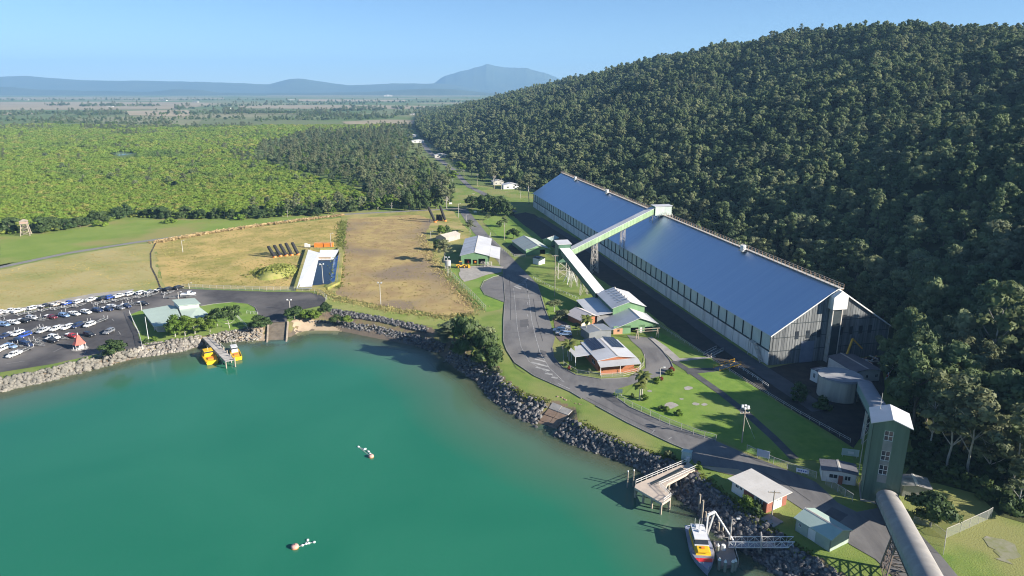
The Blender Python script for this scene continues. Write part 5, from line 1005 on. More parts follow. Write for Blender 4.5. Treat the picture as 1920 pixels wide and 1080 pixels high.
def yellow_boat(bow, stern, label, wide, tower_):
    a_, b_ = P(*stern, .4), P(*bow, .4); v = b_ - a_; o = thing('work_boat', label, 'boat', ((a_ + b_) / 2).to_tuple()[:2] + (0,), math.atan2(v.y, v.x)); Ln = min(v.length, 12.5)
    m = MB(); ol_ = hull(m, Ln, wide, -.7, .9, .8); m.build('hull', M_BOATYEL, o)
    m = MB(); vs_ = []
    for x, w, z in ol_: vs_ += [(x, -w * .86, z - .25), (x, w * .86, z - .25)]
    m.add(vs_, [(2 * i, 2 * i + 2, 2 * i + 3, 2 * i + 1) for i in range(len(ol_) - 1)]); m.build('deck', M_BOATYEL, o)
    taper(MB(), -Ln * .02, Ln * .30, wide * .33, wide * .29, .85, 2.0, .1, .5).build('cabin', M_BOATWHITE if tower_ else M_BOATYEL, o); taper(MB(), 0, Ln * .27, wide * .30, wide * .28, 2.0, 2.6, .1, .4).build('cabin_windows', M_GLASS, o); taper(MB(), -.2, Ln * .25, wide * .32, wide * .31, 2.6, 2.75).build('cabin_roof', M_BOATYEL if not tower_ else M_BOATWHITE, o)
    MB().box(-Ln * .30, -Ln * .14, -wide * .2, wide * .2, .66, 1.25).build('engine_box', M_ORANGE, o); MB().box(-Ln * .5 - .1, -Ln * .47, -wide * .38, wide * .38, .2, 1.25).build('transom', M_BOATYEL, o)
    for s in (-1, 1): MB().beam((-Ln * .46, s * wide * .42, 1.0), (Ln * .05, s * wide * .46, 1.05), .12, .35).build('bulwark', M_BOATYEL, o)
    if tower_:
        for s in (-1, 1): MB().tube((.6, s * .8, 2.7), (.3, s * .6, 5.2), .06, .05, 6).build('mast_leg', M_RAIL, o)
        MB().box(0, .6, -.8, .8, 5.0, 5.15).build('mast_top', M_RAIL, o)
    else: MB().tube((.8, 0, 2.7), (.8, 0, 3.9), .05, .04, 6).build('mast', M_WHITE, o)
    return o
yellow_boat((383, 654), (402, 687), 'larger yellow work boat moored on the left side of the timber jetty', 4.6, False)
yellow_boat((435, 650), (447, 676), 'smaller yellow and white work boat on the right side of the timber jetty', 3.4, True)
# buoys with strings of floats
for (x, y, s, lab_, fl_) in ((696, 857, 1.5, 'pinkish mooring buoy, upper right of the two out on the water', [(672, 838), (683, 843), (685, 842), (691, 847), (694, 851)]), (553, 1027, 1.5, 'pinkish mooring buoy, lower left of the two out on the water', [(567, 1023), (574, 1020), (577, 1013), (579, 1019), (589, 1017)])):
    q = P(x, y, 0); o = thing('mooring_buoy', lab_, 'buoy', (q.x, q.y, 0)); rr_ = .65 if y < 900 else .75
    MB().loft([[(r_ * math.cos(6.283 * i / 16), r_ * math.sin(6.283 * i / 16), z) for i in range(16)] for r_, z in ((rr_ * .5, -.5), (rr_, -.2), (rr_, .45), (rr_ * .85, .62), (rr_ * .2, .66))]).build('body', mk('faded_pink_buoy', (.70, .40, .34), (.62, .33, .25), 1, .6), o, True)
    MB().loft([[(r_ * math.cos(6.283 * i / 16), r_ * math.sin(6.283 * i / 16), z) for i in range(16)] for r_, z in ((rr_ * 1.05, -.06), (rr_ * 1.05, .1))]).build('band', M_ORANGE, o); MB().tube((0, 0, .6), (0, 0, .95), .06, .06, 6).build('ring', M_DARKSTEEL, o)
    fs_ = thing('float_line', 'string of small white floats trailing from the %s buoy' % ('upper right' if y < 900 else 'lower left'), 'floats', (q.x, q.y, 0)); prev_ = Vector((0, 0, .05))
    fme = MB().loft([[(r_ * math.cos(6.283 * i / 8), r_ * math.sin(6.283 * i / 8), z) for i in range(8)] for r_, z in ((.1, -.18), (.3, 0), (.3, .15), (.1, .3))]).mesh('float', M_BOATWHITE, True)
    for fx, fy in fl_: w = loc(fs_, P(fx, fy, 0)); link('float', fme, fs_).location = w; MB().beam(prev_, w + Vector((0, 0, .05)), .06).build('rope', M_WHITE, fs_); prev_ = w + Vector((0, 0, .05))
# ================= smaller buildings =================
am, aml = frame('amenities_block', 'brick and white amenities block with flat pale roof above the boulder bank', 'building', (1371, 921), (1436, 962))
# a: left corner, b: near corner; the building extends to the left of a->b
ad = (P(1475, 947) - P(1436, 962)).length; M_RBRICK = mk('red_brick', (.34, .13, .09), (.27, .10, .07), 2.5, .9)
wall_part(am, lambda u, t, z: (u, t, z), aml, [(0, 2.9), (aml, 2.9)], [(aml * .10, aml * .20, 1.6, 2.4, 'win'), (aml * .22, aml * .30, 1.6, 2.4, 'win'), (aml * .70, aml * .78, 1.6, 2.4, 'win'), (aml * .80, aml * .88, 1.6, 2.4, 'win')], M_WHITE)
MB().box(aml * .36, aml * .64, -.06, -.005, -.3, 2.9).build('brick_panel', M_RBRICK, am); MB().box(aml * .9, aml + .02, -.06, -.005, -.3, 2.9).build('brick_panel', M_RBRICK, am)
wall_part(am, lambda u, t, z: (aml - t, u, z), ad, [(0, 2.9), (ad, 2.9)], [(ad * .48, ad * .58, 1.6, 2.4, 'win'), (ad * .62, ad * .72, 1.6, 2.4, 'win')], M_WHITE); MB().box(aml + .005, aml + .06, 0, ad * .34, -.3, 2.9).build('brick_panel', M_RBRICK, am); MB().box(aml + .005, aml + .06, ad * .78, ad, -.3, 2.9).build('brick_panel', M_RBRICK, am)
wall_part(am, lambda u, t, z: (t, u, z), ad, [(0, 2.9), (ad, 2.9)], [], M_WHITE); wall_part(am, lambda u, t, z: (u, ad - t, z), aml, [(0, 2.9), (aml, 2.9)], [], M_WHITE)
rw = ad + 1.4; nsh = 12
for k in range(nsh):
    x0_, x1_ = -.8 + (aml + 1.6) * k / nsh, -.8 + (aml + 1.6) * (k + 1) / nsh - .03; MB().slab([(x0_, -.7, 3.05), (x1_, -.7, 3.05), (x1_, ad + .7, 3.3), (x0_, ad + .7, 3.3)], .16).build('roof_sheet', mk('cream_sheet', (.60, .57, .53), (.53, .50, .46), .3, .7), am)
gsh, gshl = frame('boat_shed', 'pale green gabled shed on the grass above the black boulders', 'shed', (1490, 994), (1555, 1035))
gw_ = (P(1590, 1017) - P(1555, 1035)).length
gable_bldg(gsh, gw_, gshl, 2.9, 2.9, 3.9, 'x', mk('sage_wall', (.36, .42, .36), (.30, .36, .31), .5, .7), mk('sage_roof', (.42, .52, .46), (.36, .46, .40), .3, .5), {'low': [(.6, 1.3, 1.3, 2.1, 'win'), (gshl * .36, gshl * .58, -.4, 2.5, 'door')]}, .35, side=mk('sage_wall', (.36, .42, .36)))
gh, ghl = frame('gate_house', 'small white gate house with dark roof beside the tall tower', 'hut', (1540, 901), (1604, 911))
gable_bldg(gh, ghl, 4.6, 2.8, 2.8, 3.1, 'y', M_WHITE, MATS['dark_roof'], {'front': [(ghl * .2, ghl * .46, 1.0, 2.1, 'win'), (ghl * .66, ghl * .84, .9, 2.1, 'win')]}, .35); MB().box(ghl * .48, ghl * .60, -.5, -.01, -.3, 2.0).build('brick_porch', M_RBRICK, gh)
sb_, sbl = frame('back_store', 'grey skillion store half hidden behind the tall tower', 'store', (1690, 930), (1742, 938)); gable_bldg(sb_, sbl, 4.5, 2.7, 2.7, 3.1, 'y', M_CONC, mk('stained_roof', (.30, .28, .27), (.12, .12, .12), .5, .8), None, .3)
gsn, gsnl = frame('display_board', 'pale green board standing on the shaded lawn near the tower', 'board', (1577, 856), (1609, 860)); MB().box(0, gsnl, -.06, .06, .5, 2.3).build('panel', M_PALEPANEL, gsn)
for x in (.3, gsnl - .3): post(gsn, x, .12, 2.2, .12)
MB().box(gsnl * .35, gsnl * .7, -.09, -.065, 1.0, 1.7).build('poster', M_WHITE, gsn)
# light green club building on the left
M_MINT = mk('mint_roof', (.44, .53, .45), (.39, .47, .40), .15, .5)
def px_building(name, label, cat, roofpx, zs, wallm, roofm, inset=.6, base=0):
    """roof corners given as pixels with their heights; walls stand under the roof"""
    pts = [P(x, y, ZG + z) for (x, y), z in zip(roofpx, zs)]; c = sum(pts, Vector()) / len(pts); root = thing(name, label, cat, (c.x, c.y, ZG)); L_ = [q - Vector((c.x, c.y, ZG)) for q in pts]
    MB().slab(L_, .2).build('roof', roofm, root)
    wl_ = [Vector((q.x * (1 - inset / max(1, Vector((q.x, q.y)).length)), q.y * (1 - inset / max(1, Vector((q.x, q.y)).length)), q.z - .22)) for q in L_]; n = len(wl_)
    for i in range(n):
        a_, b_ = wl_[i], wl_[(i + 1) % n]; MB().add([(a_.x, a_.y, -.3), (b_.x, b_.y, -.3), b_, a_, (a_.x * .97, a_.y * .97, -.3), (b_.x * .97, b_.y * .97, -.3), b_ * .97, a_ * .97], [(0, 1, 2, 3), (7, 6, 5, 4), (0, 4, 5, 1), (2, 6, 7, 3), (1, 5, 6, 2), (0, 3, 7, 4)]).build('wall', wallm, root)
    return root, L_
M_CREAMW = mk('cream_wall', (.52, .50, .44), (.46, .44, .39), .5, .8)
cb, cL = px_building('club_building', 'mint roofed harbour building behind the lawn trees, left wing', 'building', [(289, 612), (345, 607), (330, 574), (318, 572), (266, 581)], [3.2, 3.4, 4.4, 4.4, 3.8], M_CREAMW, M_MINT, 2.5)
cb2, cL2 = px_building('club_building', 'mint roofed harbour building with raised rear roof, right wing', 'building', [(347, 606), (393, 590), (372, 574), (333, 573)], [3.2, 3.2, 4.6, 4.6], M_CREAMW, M_MINT, 1.2)
hp = [loc(cb2, P(x, y, ZG + z)) for x, y, z in ((334, 573, 6.0), (376, 569, 6.0), (365, 558.5, 6.2), (322, 562, 6.2))]; MB().slab(hp, .2).build('upper_roof', M_MINT, cb2)
hi = [q.lerp(sum(hp, Vector()) / 4, .12) for q in hp]; MB().prism([(q.x, q.y) for q in hi], -.3, 5.75).build('upper_wall', M_WHITE, cb2)
post(cb, *loc(cb, P(266, 583))[:2], 3.6, .16, M_WHITE); post(cb, *loc(cb, P(290, 620))[:2], 3.0, .16, M_WHITE)
# red kiosk
kk = thing('red_roofed_kiosk', 'little white kiosk with tall red flared roof in the car park', 'kiosk', P(150, 654)); kh = hgt(150, 654, 627)
MB().prism([(2.6 * math.cos(6.283 * i / 16), 2.6 * math.sin(6.283 * i / 16)) for i in range(16)], -.1, .12).build('plinth', M_CONC, kk)
oc = lambda r, z, n=6: [(r * math.cos(6.283 * i / n + .5), r * math.sin(6.283 * i / n + .5), z) for i in range(n)]
MB().loft([oc(1.15, 0), oc(1.15, 2.2)]).build('wall', M_WHITE, kk); MB().loft([oc(2.1, 1.9), oc(1.35, 2.9), oc(.75, 4.2), oc(.35, kh - .2)]).build('roof', mk('faded_red_roof', (.62, .17, .13), (.52, .14, .11), .8, .7), kk); MB().tube((0, 0, kh - .3), (0, 0, kh + .6), .12, .1, 6).build('finial', M_WHITE, kk); MB().box(-.5, .5, -1.2, -1.05, .9, 1.8).build('hatch', M_GLASS, kk)
for k in (0, 1, 2, 3, 4, 5): a_ = k * 1.047 + .5; MB().tube((1.9 * math.cos(a_), 1.9 * math.sin(a_), 0), (1.9 * math.cos(a_), 1.9 * math.sin(a_), 2.0), .07, .07, 6).build('post', M_WHITE, kk)
# ================= vehicles =================
def ring(x, hw, z0, z1, ch=.16): return [(x, -hw + ch, z0), (x, hw - ch, z0), (x, hw, z0 + ch), (x, hw, z1 - ch), (x, hw - ch * 1.3, z1), (x, -hw + ch * 1.3, z1), (x, -hw, z1 - ch), (x, -hw, z0 + ch)]
def car_meshes(kind):
    B_ = MB(); B_.loft([ring(x, hw, z0, z1) for x, hw, z0, z1 in {'ute': [(-2.6, .86, .5, 1.0), (-2.5, .9, .42, 1.05), (-.75, .92, .35, 1.05), (1.3, .92, .35, 1.08), (2.2, .9, .38, 1.0), (2.55, .82, .42, .9), (2.62, .74, .5, .8)],
        'wagon': [(-2.35, .86, .5, 1.0), (-2.25, .92, .4, 1.08), (-.5, .93, .35, 1.08), (1.2, .93, .35, 1.1), (2.0, .9, .38, 1.02), (2.35, .82, .42, .9), (2.42, .74, .5, .8)]}[kind]])
    cab = {'ute': (-.85, 1.35, -.6, .75), 'wagon': (-2.25, 1.3, -1.95, .65)}[kind]; G = MB(); x0, x1, t0, t1 = cab
    G.add([(x0, -.84, 1.03), (x1, -.84, 1.03), (x1, .84, 1.03), (x0, .84, 1.03), (t0, -.68, 1.58), (t1, -.68, 1.58), (t1, .68, 1.58), (t0, .68, 1.58)], [(3, 2, 1, 0), (4, 5, 6, 7), (0, 1, 5, 4), (1, 2, 6, 5), (2, 3, 7, 6), (3, 0, 4, 7)])
    Rf = MB(); Rf.add([(t0 - .04, -.71, 1.575), (t1 + .05, -.71, 1.575), (t1 + .05, .71, 1.575), (t0 - .04, .71, 1.575), (t0 + .08, -.6, 1.7), (t1 - .12, -.6, 1.69), (t1 - .12, .6, 1.69), (t0 + .08, .6, 1.7)], [(3, 2, 1, 0), (4, 5, 6, 7), (0, 1, 5, 4), (1, 2, 6, 5), (2, 3, 7, 6), (3, 0, 4, 7)])
    for s in (-1, 1):                                  # pillars
        for xx, tx in ((x0 + .02, t0 + .02), (x1 - .04, t1 - .02), ((x0 + x1) / 2, (t0 + t1) / 2)): Rf.beam((xx, s * .845, 1.03), (tx, s * .69, 1.6), .09)
    tr_ = None
    if kind == 'ute': tr_ = MB().box(-2.55, -.95, -.94, .94, 1.06, 1.12).box(-2.55, -.95, -.94, -.88, 1.12, 1.36).box(-2.55, -.95, .88, .94, 1.12, 1.36).box(-2.55, -2.49, -.88, .88, 1.12, 1.36)
    Wm = MB().tube((0, -.11, 0), (0, .11, 0), .37, .37, 12); Hb = MB().tube((0, -.12, 0), (0, .12, 0), .2, .2, 8)
    Lm = MB().box(-.03, .05, -.18, .18, -.08, .08)
    return dict(body=B_.mesh('body', M_WHITE), windows=G.mesh('windows', M_GLASS), roof=Rf.mesh('roof', M_WHITE), tray=tr_.mesh('tray', M_WHITE) if tr_ else None, wheel=Wm.mesh('wheel', M_BLACK), hub=Hb.mesh('hub', M_RAIL), lamp=Lm.mesh('headlight', MATS['boat_white']))
CARM = {k: car_meshes(k) for k in ('ute', 'wagon')}
PAINT = {n: mk('%s_car_paint' % n, c, tuple(x * .93 for x in c), 1, .28, spec=.6) for n, c in dict(white=(.78, .78, .77), silver=(.46, .47, .49), grey=(.20, .21, .23), black=(.02, .02, .024), blue=(.04, .09, .38), navy=(.025, .04, .10), maroon=(.15, .02, .03), red=(.45, .03, .03), beige=(.55, .48, .40), sky=(.22, .33, .52)).items()}
def omat(o, m): o.material_slots[0].link = 'OBJECT'; o.material_slots[0].material = m
def car(pos, hd, kind, col, label, group=None, tray='silver'):
    M_ = CARM[kind]; o = thing('car' if kind == 'wagon' else 'utility_truck', label, 'car' if kind == 'wagon' else 'ute', pos, hd, group)
    omat(link('body', M_['body'], o), PAINT[col]); link('windows', M_['windows'], o); omat(link('roof', M_['roof'], o), PAINT[col])
    if M_['tray']: omat(link('tray', M_['tray'], o), PAINT[tray])
    for x, y in ((1.55, .82), (1.55, -.82), (-1.5, .82), (-1.5, -.82)): w = link('wheel', M_['wheel'], o); w.location = (x, y, .37); link('hub', M_['hub'], w)
    for y in (.6, -.6): w = link('headlight', M_['lamp'], o); w.location = (2.56 if kind == 'ute' else 2.36, y, .78)
    return o
TRF = MB().beam((-3.0, -.85, .55), (1.0, -.85, .55), .1, .14).beam((-3.0, .85, .55), (1.0, .85, .55), .1, .14).beam((1.0, .85, .55), (3.1, 0, .5), .1, .14).beam((1.0, -.85, .55), (3.1, 0, .5), .1, .14)
for x in (-3.0, -1.9, -.8, .3, 1.0): TRF.beam((x, -.85, .57), (x, .85, .57), .09, .1)
M_GALV = mk('dull_galvanised', (.30, .30, .30), (.24, .24, .24), 1, .6); TRF = TRF.mesh('frame', M_GALV); TRW = MB().tube((0, -.1, 0), (0, .1, 0), .33, .33, 10).mesh('wheel', M_BLACK); TRG = MB().box(-.5, .5, -.14, .14, .34, .4).mesh('mudguard', M_GALV); TRP = MB().beam((-3.0, 0, .5), (-3.0, 0, 1.7), .08).mesh('guide_post', MATS['boat_white']); TRR = MB().box(-2.9, .6, -.12, .12, .62, .72).mesh('keel_rollers', M_DARKSTEEL)
def trailer(pos, hd, label, group=None):
    o = thing('boat_trailer', label, 'trailer', pos, hd, group); link('frame', TRF, o); link('keel_rollers', TRR, o)
    for s in (-1, 1): w = link('wheel', TRW, o); w.location = (-1.1, s * 1.05, .33); w = link('mudguard', TRG, o); w.location = (-1.1, s * 1.05, .36); w = link('guide_post', TRP, o); w.location = (0, s * .85, 0)
    return o
ORD = ['first', 'second', 'third', 'fourth', 'fifth', 'sixth', 'seventh', 'eighth', 'ninth', 'tenth', 'eleventh', 'twelfth', 'thirteenth', 'fourteenth', 'fifteenth', 'sixteenth', 'seventeenth', 'eighteenth']
K6 = 6.353
def row(desc, dpx, cars, trailers, grp):
    def hdg(x, y): a_, b_ = P(x, y), P(x + dpx[0], y + dpx[1]); return math.atan2(b_.y - a_.y, b_.x - a_.x)
    for i, c in enumerate(cars):
        x, y = c[0] / K6, 530 + c[1] / K6 + 1.0; car(P(x, y, ZG + .06), hdg(x, y) + RND.uniform(-.06, .06), c[2], c[3], '%s %s, %s from the left in the %s' % (c[3], 'ute' if c[2] == 'ute' else 'car', ORD[i], desc), grp)
    for i, c in enumerate(trailers):
        x, y = c[0] / K6, 530 + c[1] / K6 + 1.0; trailer(P(x, y, ZG + .06), hdg(x, y) + RND.uniform(-.08, .08), 'empty boat trailer, %s from the left in the %s' % (ORD[i], desc), grp)
row('back row beside the dry field', (10, -3.2), [(15, 365, 'wagon', 'white'), (130, 345, 'ute', 'white'), (225, 345, 'ute', 'white'), (400, 312, 'wagon', 'white'), (545, 290, 'ute', 'black'), (690, 265, 'ute', 'beige'), (822, 252, 'ute', 'blue'), (945, 235, 'wagon', 'white'), (1092, 212, 'ute', 'white'), (1240, 196, 'wagon', 'black'), (1318, 183, 'wagon', 'blue'), (1425, 166, 'ute', 'white'), (1555, 142, 'wagon', 'white'), (1685, 130, 'wagon', 'white'), (1790, 122, 'ute', 'grey'), (1905, 98, 'ute', 'black'), (2015, 85, 'wagon', 'black'), (2130, 68, 'wagon', 'black')],
    [(40, 398), (290, 372), (400, 352), (560, 322), (705, 305), (835, 287), (960, 272), (1190, 243), (1305, 226), (1435, 206), (1570, 186), (1705, 166), (1815, 146), (2015, 122)], 'vehicles in the back row of the car park')
row('second row of the car park', (10, 1.6), [(50, 512, 'wagon', 'sky'), (165, 487, 'ute', 'white'), (292, 467, 'ute', 'black'), (380, 432, 'wagon', 'silver'), (612, 422, 'ute', 'maroon'), (768, 402, 'wagon', 'sky'), (890, 382, 'ute', 'white'), (1030, 362, 'wagon', 'white'), (1165, 342, 'wagon', 'navy'), (1285, 328, 'ute', 'navy'), (1345, 297, 'ute', 'silver'), (1420, 312, 'ute', 'grey'), (1505, 290, 'ute', 'navy'), (1705, 262, 'ute', 'black')],
    [(100, 465), (470, 445), (520, 432), (830, 372), (1210, 305), (1545, 262), (1620, 258)], 'vehicles in the second row of the car park')
row('third row of the car park', (-10, 3.9), [(70, 645, 'ute', 'navy'), (215, 617, 'wagon', 'white'), (302, 637, 'wagon', 'blue'), (520, 582, 'ute', 'silver'), (675, 558, 'ute', 'white'), (805, 543, 'wagon', 'white'), (922, 523, 'wagon', 'navy'), (1070, 513, 'wagon', 'white')], [(125, 610), (385, 592), (415, 570), (985, 495), (1195, 462)], 'vehicles in the third row of the car park')
row('fourth row of the car park', (10, 2.0), [(130, 772, 'wagon', 'sky'), (240, 705, 'wagon', 'navy'), (330, 750, 'wagon', 'navy'), (620, 702, 'ute', 'black'), (648, 662, 'wagon', 'white'), (860, 648, 'ute', 'red'), (1065, 632, 'wagon', 'black')], [(250, 755), (470, 742), (450, 705), (745, 665)], 'vehicles in the fourth row of the car park')
row('front row nearest the sea wall', (-10, 4.5), [(25, 803, 'wagon', 'white'), (172, 868, 'ute', 'white')], [(300, 812)], 'vehicles in the front row of the car park')
x, y = 1300 / K6, 530 + 600 / K6; car(P(x, y, ZG + .06), R(-97), 'wagon', 'grey', 'lone dark grey van facing the water right of the red kiosk')
bx_, by_ = 354, 557; tp = P(bx_, by_, ZG + .06); trailer(tp, R(10), 'boat trailer under the white boat behind the mint roofed building')
wb = thing('trailer_boat', 'white cabin boat on a trailer behind the mint roofed building', 'boat', tp + Vector((0, 0, 1.0)), R(10)); m = MB(); o_l = hull(m, 6.2, 2.3, -.25, .75, .4); m.build('hull', M_BOATWHITE, wb); taper(MB(), -.3, 1.7, .85, .7, .7, 1.7, .1, .5).build('cabin', M_BOATWHITE, wb); taper(MB(), .9, 1.75, .8, .72, 1.1, 1.6, 0, .3).build('windscreen', M_GLASS, wb); MB().box(-3.3, -3.05, -.25, .25, -.1, 1.1).build('outboard', M_BLACK, wb)
trailer(P(322, 559, ZG + .06), R(8), 'empty boat trailer directly behind the mint roofed building')
for n, (x, y, k_, c_, t_) in enumerate(((1049, 622, 'wagon', 'white', 'white car parked upper left of the office'), (1054, 627, 'wagon', 'silver', 'silver car parked in the middle by the office'), (1060, 629, 'wagon', 'sky', 'blue grey car parked on the right by the office'), (1056, 618, 'ute', 'grey', 'grey ute parked behind the cars by the office'))): car(P(x, y, ZG + .1), R(170) + n * .05, k_, c_, t_)
sheet('parking_bay', [(1038, 596), (1060, 604), (1070, 612), (1075, 640), (1050, 640), (1042, 630)], mk('brown_seal', (.13, .10, .09), (.17, .13, .12), .5, .9), .09)
# wheel loader and yard clutter by the workshop
ld = thing('wheel_loader', 'yellow wheel loader parked in front of the green workshop', 'loader', P(866, 502), R(5))
MB().loft([ring(x, hw, z0, z1, .12) for x, hw, z0, z1 in ((-2.9, .9, .8, 1.9), (-1.6, .95, .7, 2.0), (-.4, .8, .7, 1.5), (.9, .8, .7, 1.4), (1.4, .7, .8, 1.3))]).build('body', M_YEL, ld); MB().box(-1.3, .1, -.75, .75, 1.6, 3.2).build('cab', M_GLASS, ld); MB().box(-1.4, .2, -.85, .85, 3.2, 3.35).build('cab_roof', M_YEL, ld)
for s in (-1, 1):
    MB().beam((.6, s * .6, 1.5), (3.2, s * .6, .7), .25, .35).build('lift_arm', M_YEL, ld)
    for xx in (-1.7, 1.3): w = MB().tube((xx, s * 1.05 - .25, .8), (xx, s * 1.05 + .25, .8), .8, .8, 14).build('wheel', M_BLACK, ld); MB().tube((xx, s * 1.05 - .27, .8), (xx, s * 1.05 + .27, .8), .4, .4, 10).build('hub', M_YEL, w)
MB().add([(3.1, -1.4, .1), (3.1, 1.4, .1), (4.3, 1.4, .15), (4.3, -1.4, .15), (3.1, -1.4, 1.2), (3.1, 1.4, 1.2), (3.5, 1.4, 1.3), (3.5, -1.4, 1.3)], [(0, 1, 2, 3), (0, 4, 5, 1), (0, 3, 7, 4), (1, 5, 6, 2)]).build('bucket', M_YEL, ld)
for (fx, fy, mm, nm, lab_) in ((.25, 3.0, M_RED, 'tractor', 'red tractor inside the left bay of the green workshop'), (.51, 3.0, M_ORANGE, 'tractor', 'orange tractor inside the middle bay of the green workshop')):
    o = thing(nm, lab_, 'tractor', ws.matrix_basis @ Vector((wl * fx, fy, 0)), ws.rotation_euler.z - math.pi / 2); MB().loft([ring(x, hw, z0, z1, .1) for x, hw, z0, z1 in ((-1.2, .7, .6, 1.3), (0, .6, .6, 1.4), (1.7, .5, .7, 1.35), (1.9, .4, .8, 1.2))]).build('body', mm, o); MB().box(-1.0, .2, -.6, .6, 1.3, 2.3).build('cab', mm, o)
    for s in (-1, 1): MB().tube((-.6, s * .8 - .2, .7), (-.6, s * .8 + .2, .7), .7, .7, 12).build('wheel', M_BLACK, o); MB().tube((1.3, s * .7 - .12, .4), (1.3, s * .7 + .12, .4), .4, .4, 10).build('wheel', M_BLACK, o)
wt = thing('water_tank', 'grey water tank on a stand left of the yellow loader', 'tank', P(840, 503)); trestle(wt, (0, 0), 0, 1.6, 2.4, 2.4, (1, 0), 1, M_RAIL, .08); MB().tube((0, 0, 1.6), (0, 0, 4.0), 1.5, 1.5, 16).build('drum', mk('tank_grey', (.42, .44, .44), (.36, .38, .38), .5, .6), wt); MB().tube((0, 0, 4.0), (0, 0, 4.3), 1.55, .3, 16).build('lid', M_RAIL, wt)
for n, (x, y) in enumerate(((906, 499), (912, 500), (918, 499))):
    o = thing('steel_rack', 'grey steel rack in front of the workshop, %s of three' % ('left', 'middle', 'right')[n], 'rack', P(x, y), .1 * n); trestle(o, (0, 0), 0, 2.2, 2.2, 2.2, (1, 0), 1, M_RAIL, .07, 1.2, 1.2)
# crane jib, red and white poles and clutter in the shade beside the big shed
cr_ = thing('yellow_crane', 'yellow lattice crane jib standing against the shaded gable of the big shed', 'crane', P(1586, 686), .4); MB().box(-1.6, 1.6, -1.1, 1.1, 0, 1.5).build('carriage', M_YEL, cr_); MB().beam((-1.2, 0, 1.2), (1.8, .4, 9.0), .5).build('jib', M_YEL, cr_); MB().beam((1.8, .4, 9.0), (6.5, .2, 5.0), .4).build('fly_jib', M_YEL, cr_); MB().beam((0, .8, .5), (1.8, .4, 8.8), .2).build('stay', M_RAIL, cr_)
for n in range(4):
    o = thing('striped_pole', 'red and white banded pole leaning by the forest edge, %s of four' % ORD[n], 'pole', P(1660 + 4 * n, 712 - 4 * n), .3 + .1 * n)
    for k in range(5): MB().beam((.35 * k, 0, .8 * k), (.35 * (k + 1), 0, .8 * (k + 1)), .28).build('band', M_RED if k % 2 else M_WHITE, o)
o = thing('scrap_heap', 'heap of white and rusty steel sections in the shade by the gable', 'scrap', P(1628, 682))
for k in range(16): a_ = RND.uniform(0, 3.1); c_ = (RND.uniform(-4, 4), RND.uniform(-1.5, 1.5), .2 + .1 * k); MB().beam((c_[0] - 2 * math.cos(a_), c_[1] - 1.5 * math.sin(a_), c_[2]), (c_[0] + 2 * math.cos(a_), c_[1] + 1.5 * math.sin(a_), c_[2] + .3), .3).build('steel_section', (M_WHITE, M_RUST, M_RAIL)[k % 3], o)
# ================= laydown fields =================
pd = thing('settling_pond', 'lined settling pond with white left bank and blue tarpaulin right bank', 'pond', P(600, 505))
def PD(x, y, z): return loc(pd, P(x, y, ZG + z))
MB().add([PD(578, 468, 1.3), PD(600, 474, 1.3), PD(597, 487, .15), PD(586, 533, .15), PD(585, 541, 1.3), PD(556, 541, 1.3)], [(0, 1, 2, 3, 4, 5)]).build('white_liner', mk('white_liner_sheet', (.80, .80, .79), (.72, .72, .71), .3, .5, .3, 1.5), pd)
MB().add([PD(600, 469, 1.3), PD(636, 468, 1.3), PD(625, 487, .15), PD(597, 487, .15)], [(3, 2, 1, 0)]).build('white_liner', MATS['white_liner_sheet'], pd)
MB().add([PD(625, 487, .15), PD(638, 474, 1.3), PD(632, 528, 1.3), PD(619, 531, .15)], [(3, 2, 1, 0)]).build('blue_tarpaulin', mk('blue_tarp', (.12, .28, .62), (.70, .75, .80), .35, .5, .6, 1.5, ramp=(.42, .62)), pd)
MB().add([PD(597, 487, .18), PD(626, 487, .18), PD(620, 532, .18), PD(586, 535, .18)], [(3, 2, 1, 0)]).build('pond_water', mk('pond_water', (.010, .013, .020), (.014, .017, .022), .2, .15, spec=.2), pd)
MB().path([PD(556, 541, .6), PD(578, 467, .6), PD(600, 467, .6), PD(636, 465, .6), PD(640, 474, .6), PD(633, 530, .6), PD(610, 541, .6), PD(556, 542, .6)], 2.4, 1.3).build('bund', MATS['bank_grass'], pd)
MB().box(*(lambda a_, b_: (a_.x, b_.x, a_.y, a_.y + 1.2, .2, 1.0))(PD(597, 486, 0), PD(620, 486, 0))).build('inlet_sill', M_SAND, pd)
md = thing('grass_mound', 'low overgrown grassy mound beside the settling pond', 'mound', P(520, 512)); MR = (P(555, 512) - P(485, 512)).length / 2; V = []; n = 28
for j in range(9):
    for i in range(n):
        t_ = 6.2832 * i / n; u = j / 8; rr_ = MR * u * (1 + .08 * math.sin(3 * t_ + 1)); V.append((rr_ * math.cos(t_), rr_ * math.sin(t_) * 1.5, 3.2 * (1 - u ** 2.6) - .2 + RND.uniform(-.1, .1)))
link('grass_cover', np_mesh('grass_cover', np.array(V), [(j * n + i, (j + 1) * n + i, (j + 1) * n + (i + 1) % n, j * n + (i + 1) % n) for j in range(8) for i in range(n)], mk('mound_grass', (.24, .28, .05), (.36, .33, .11), .3, .95, .8, 3), True), md)
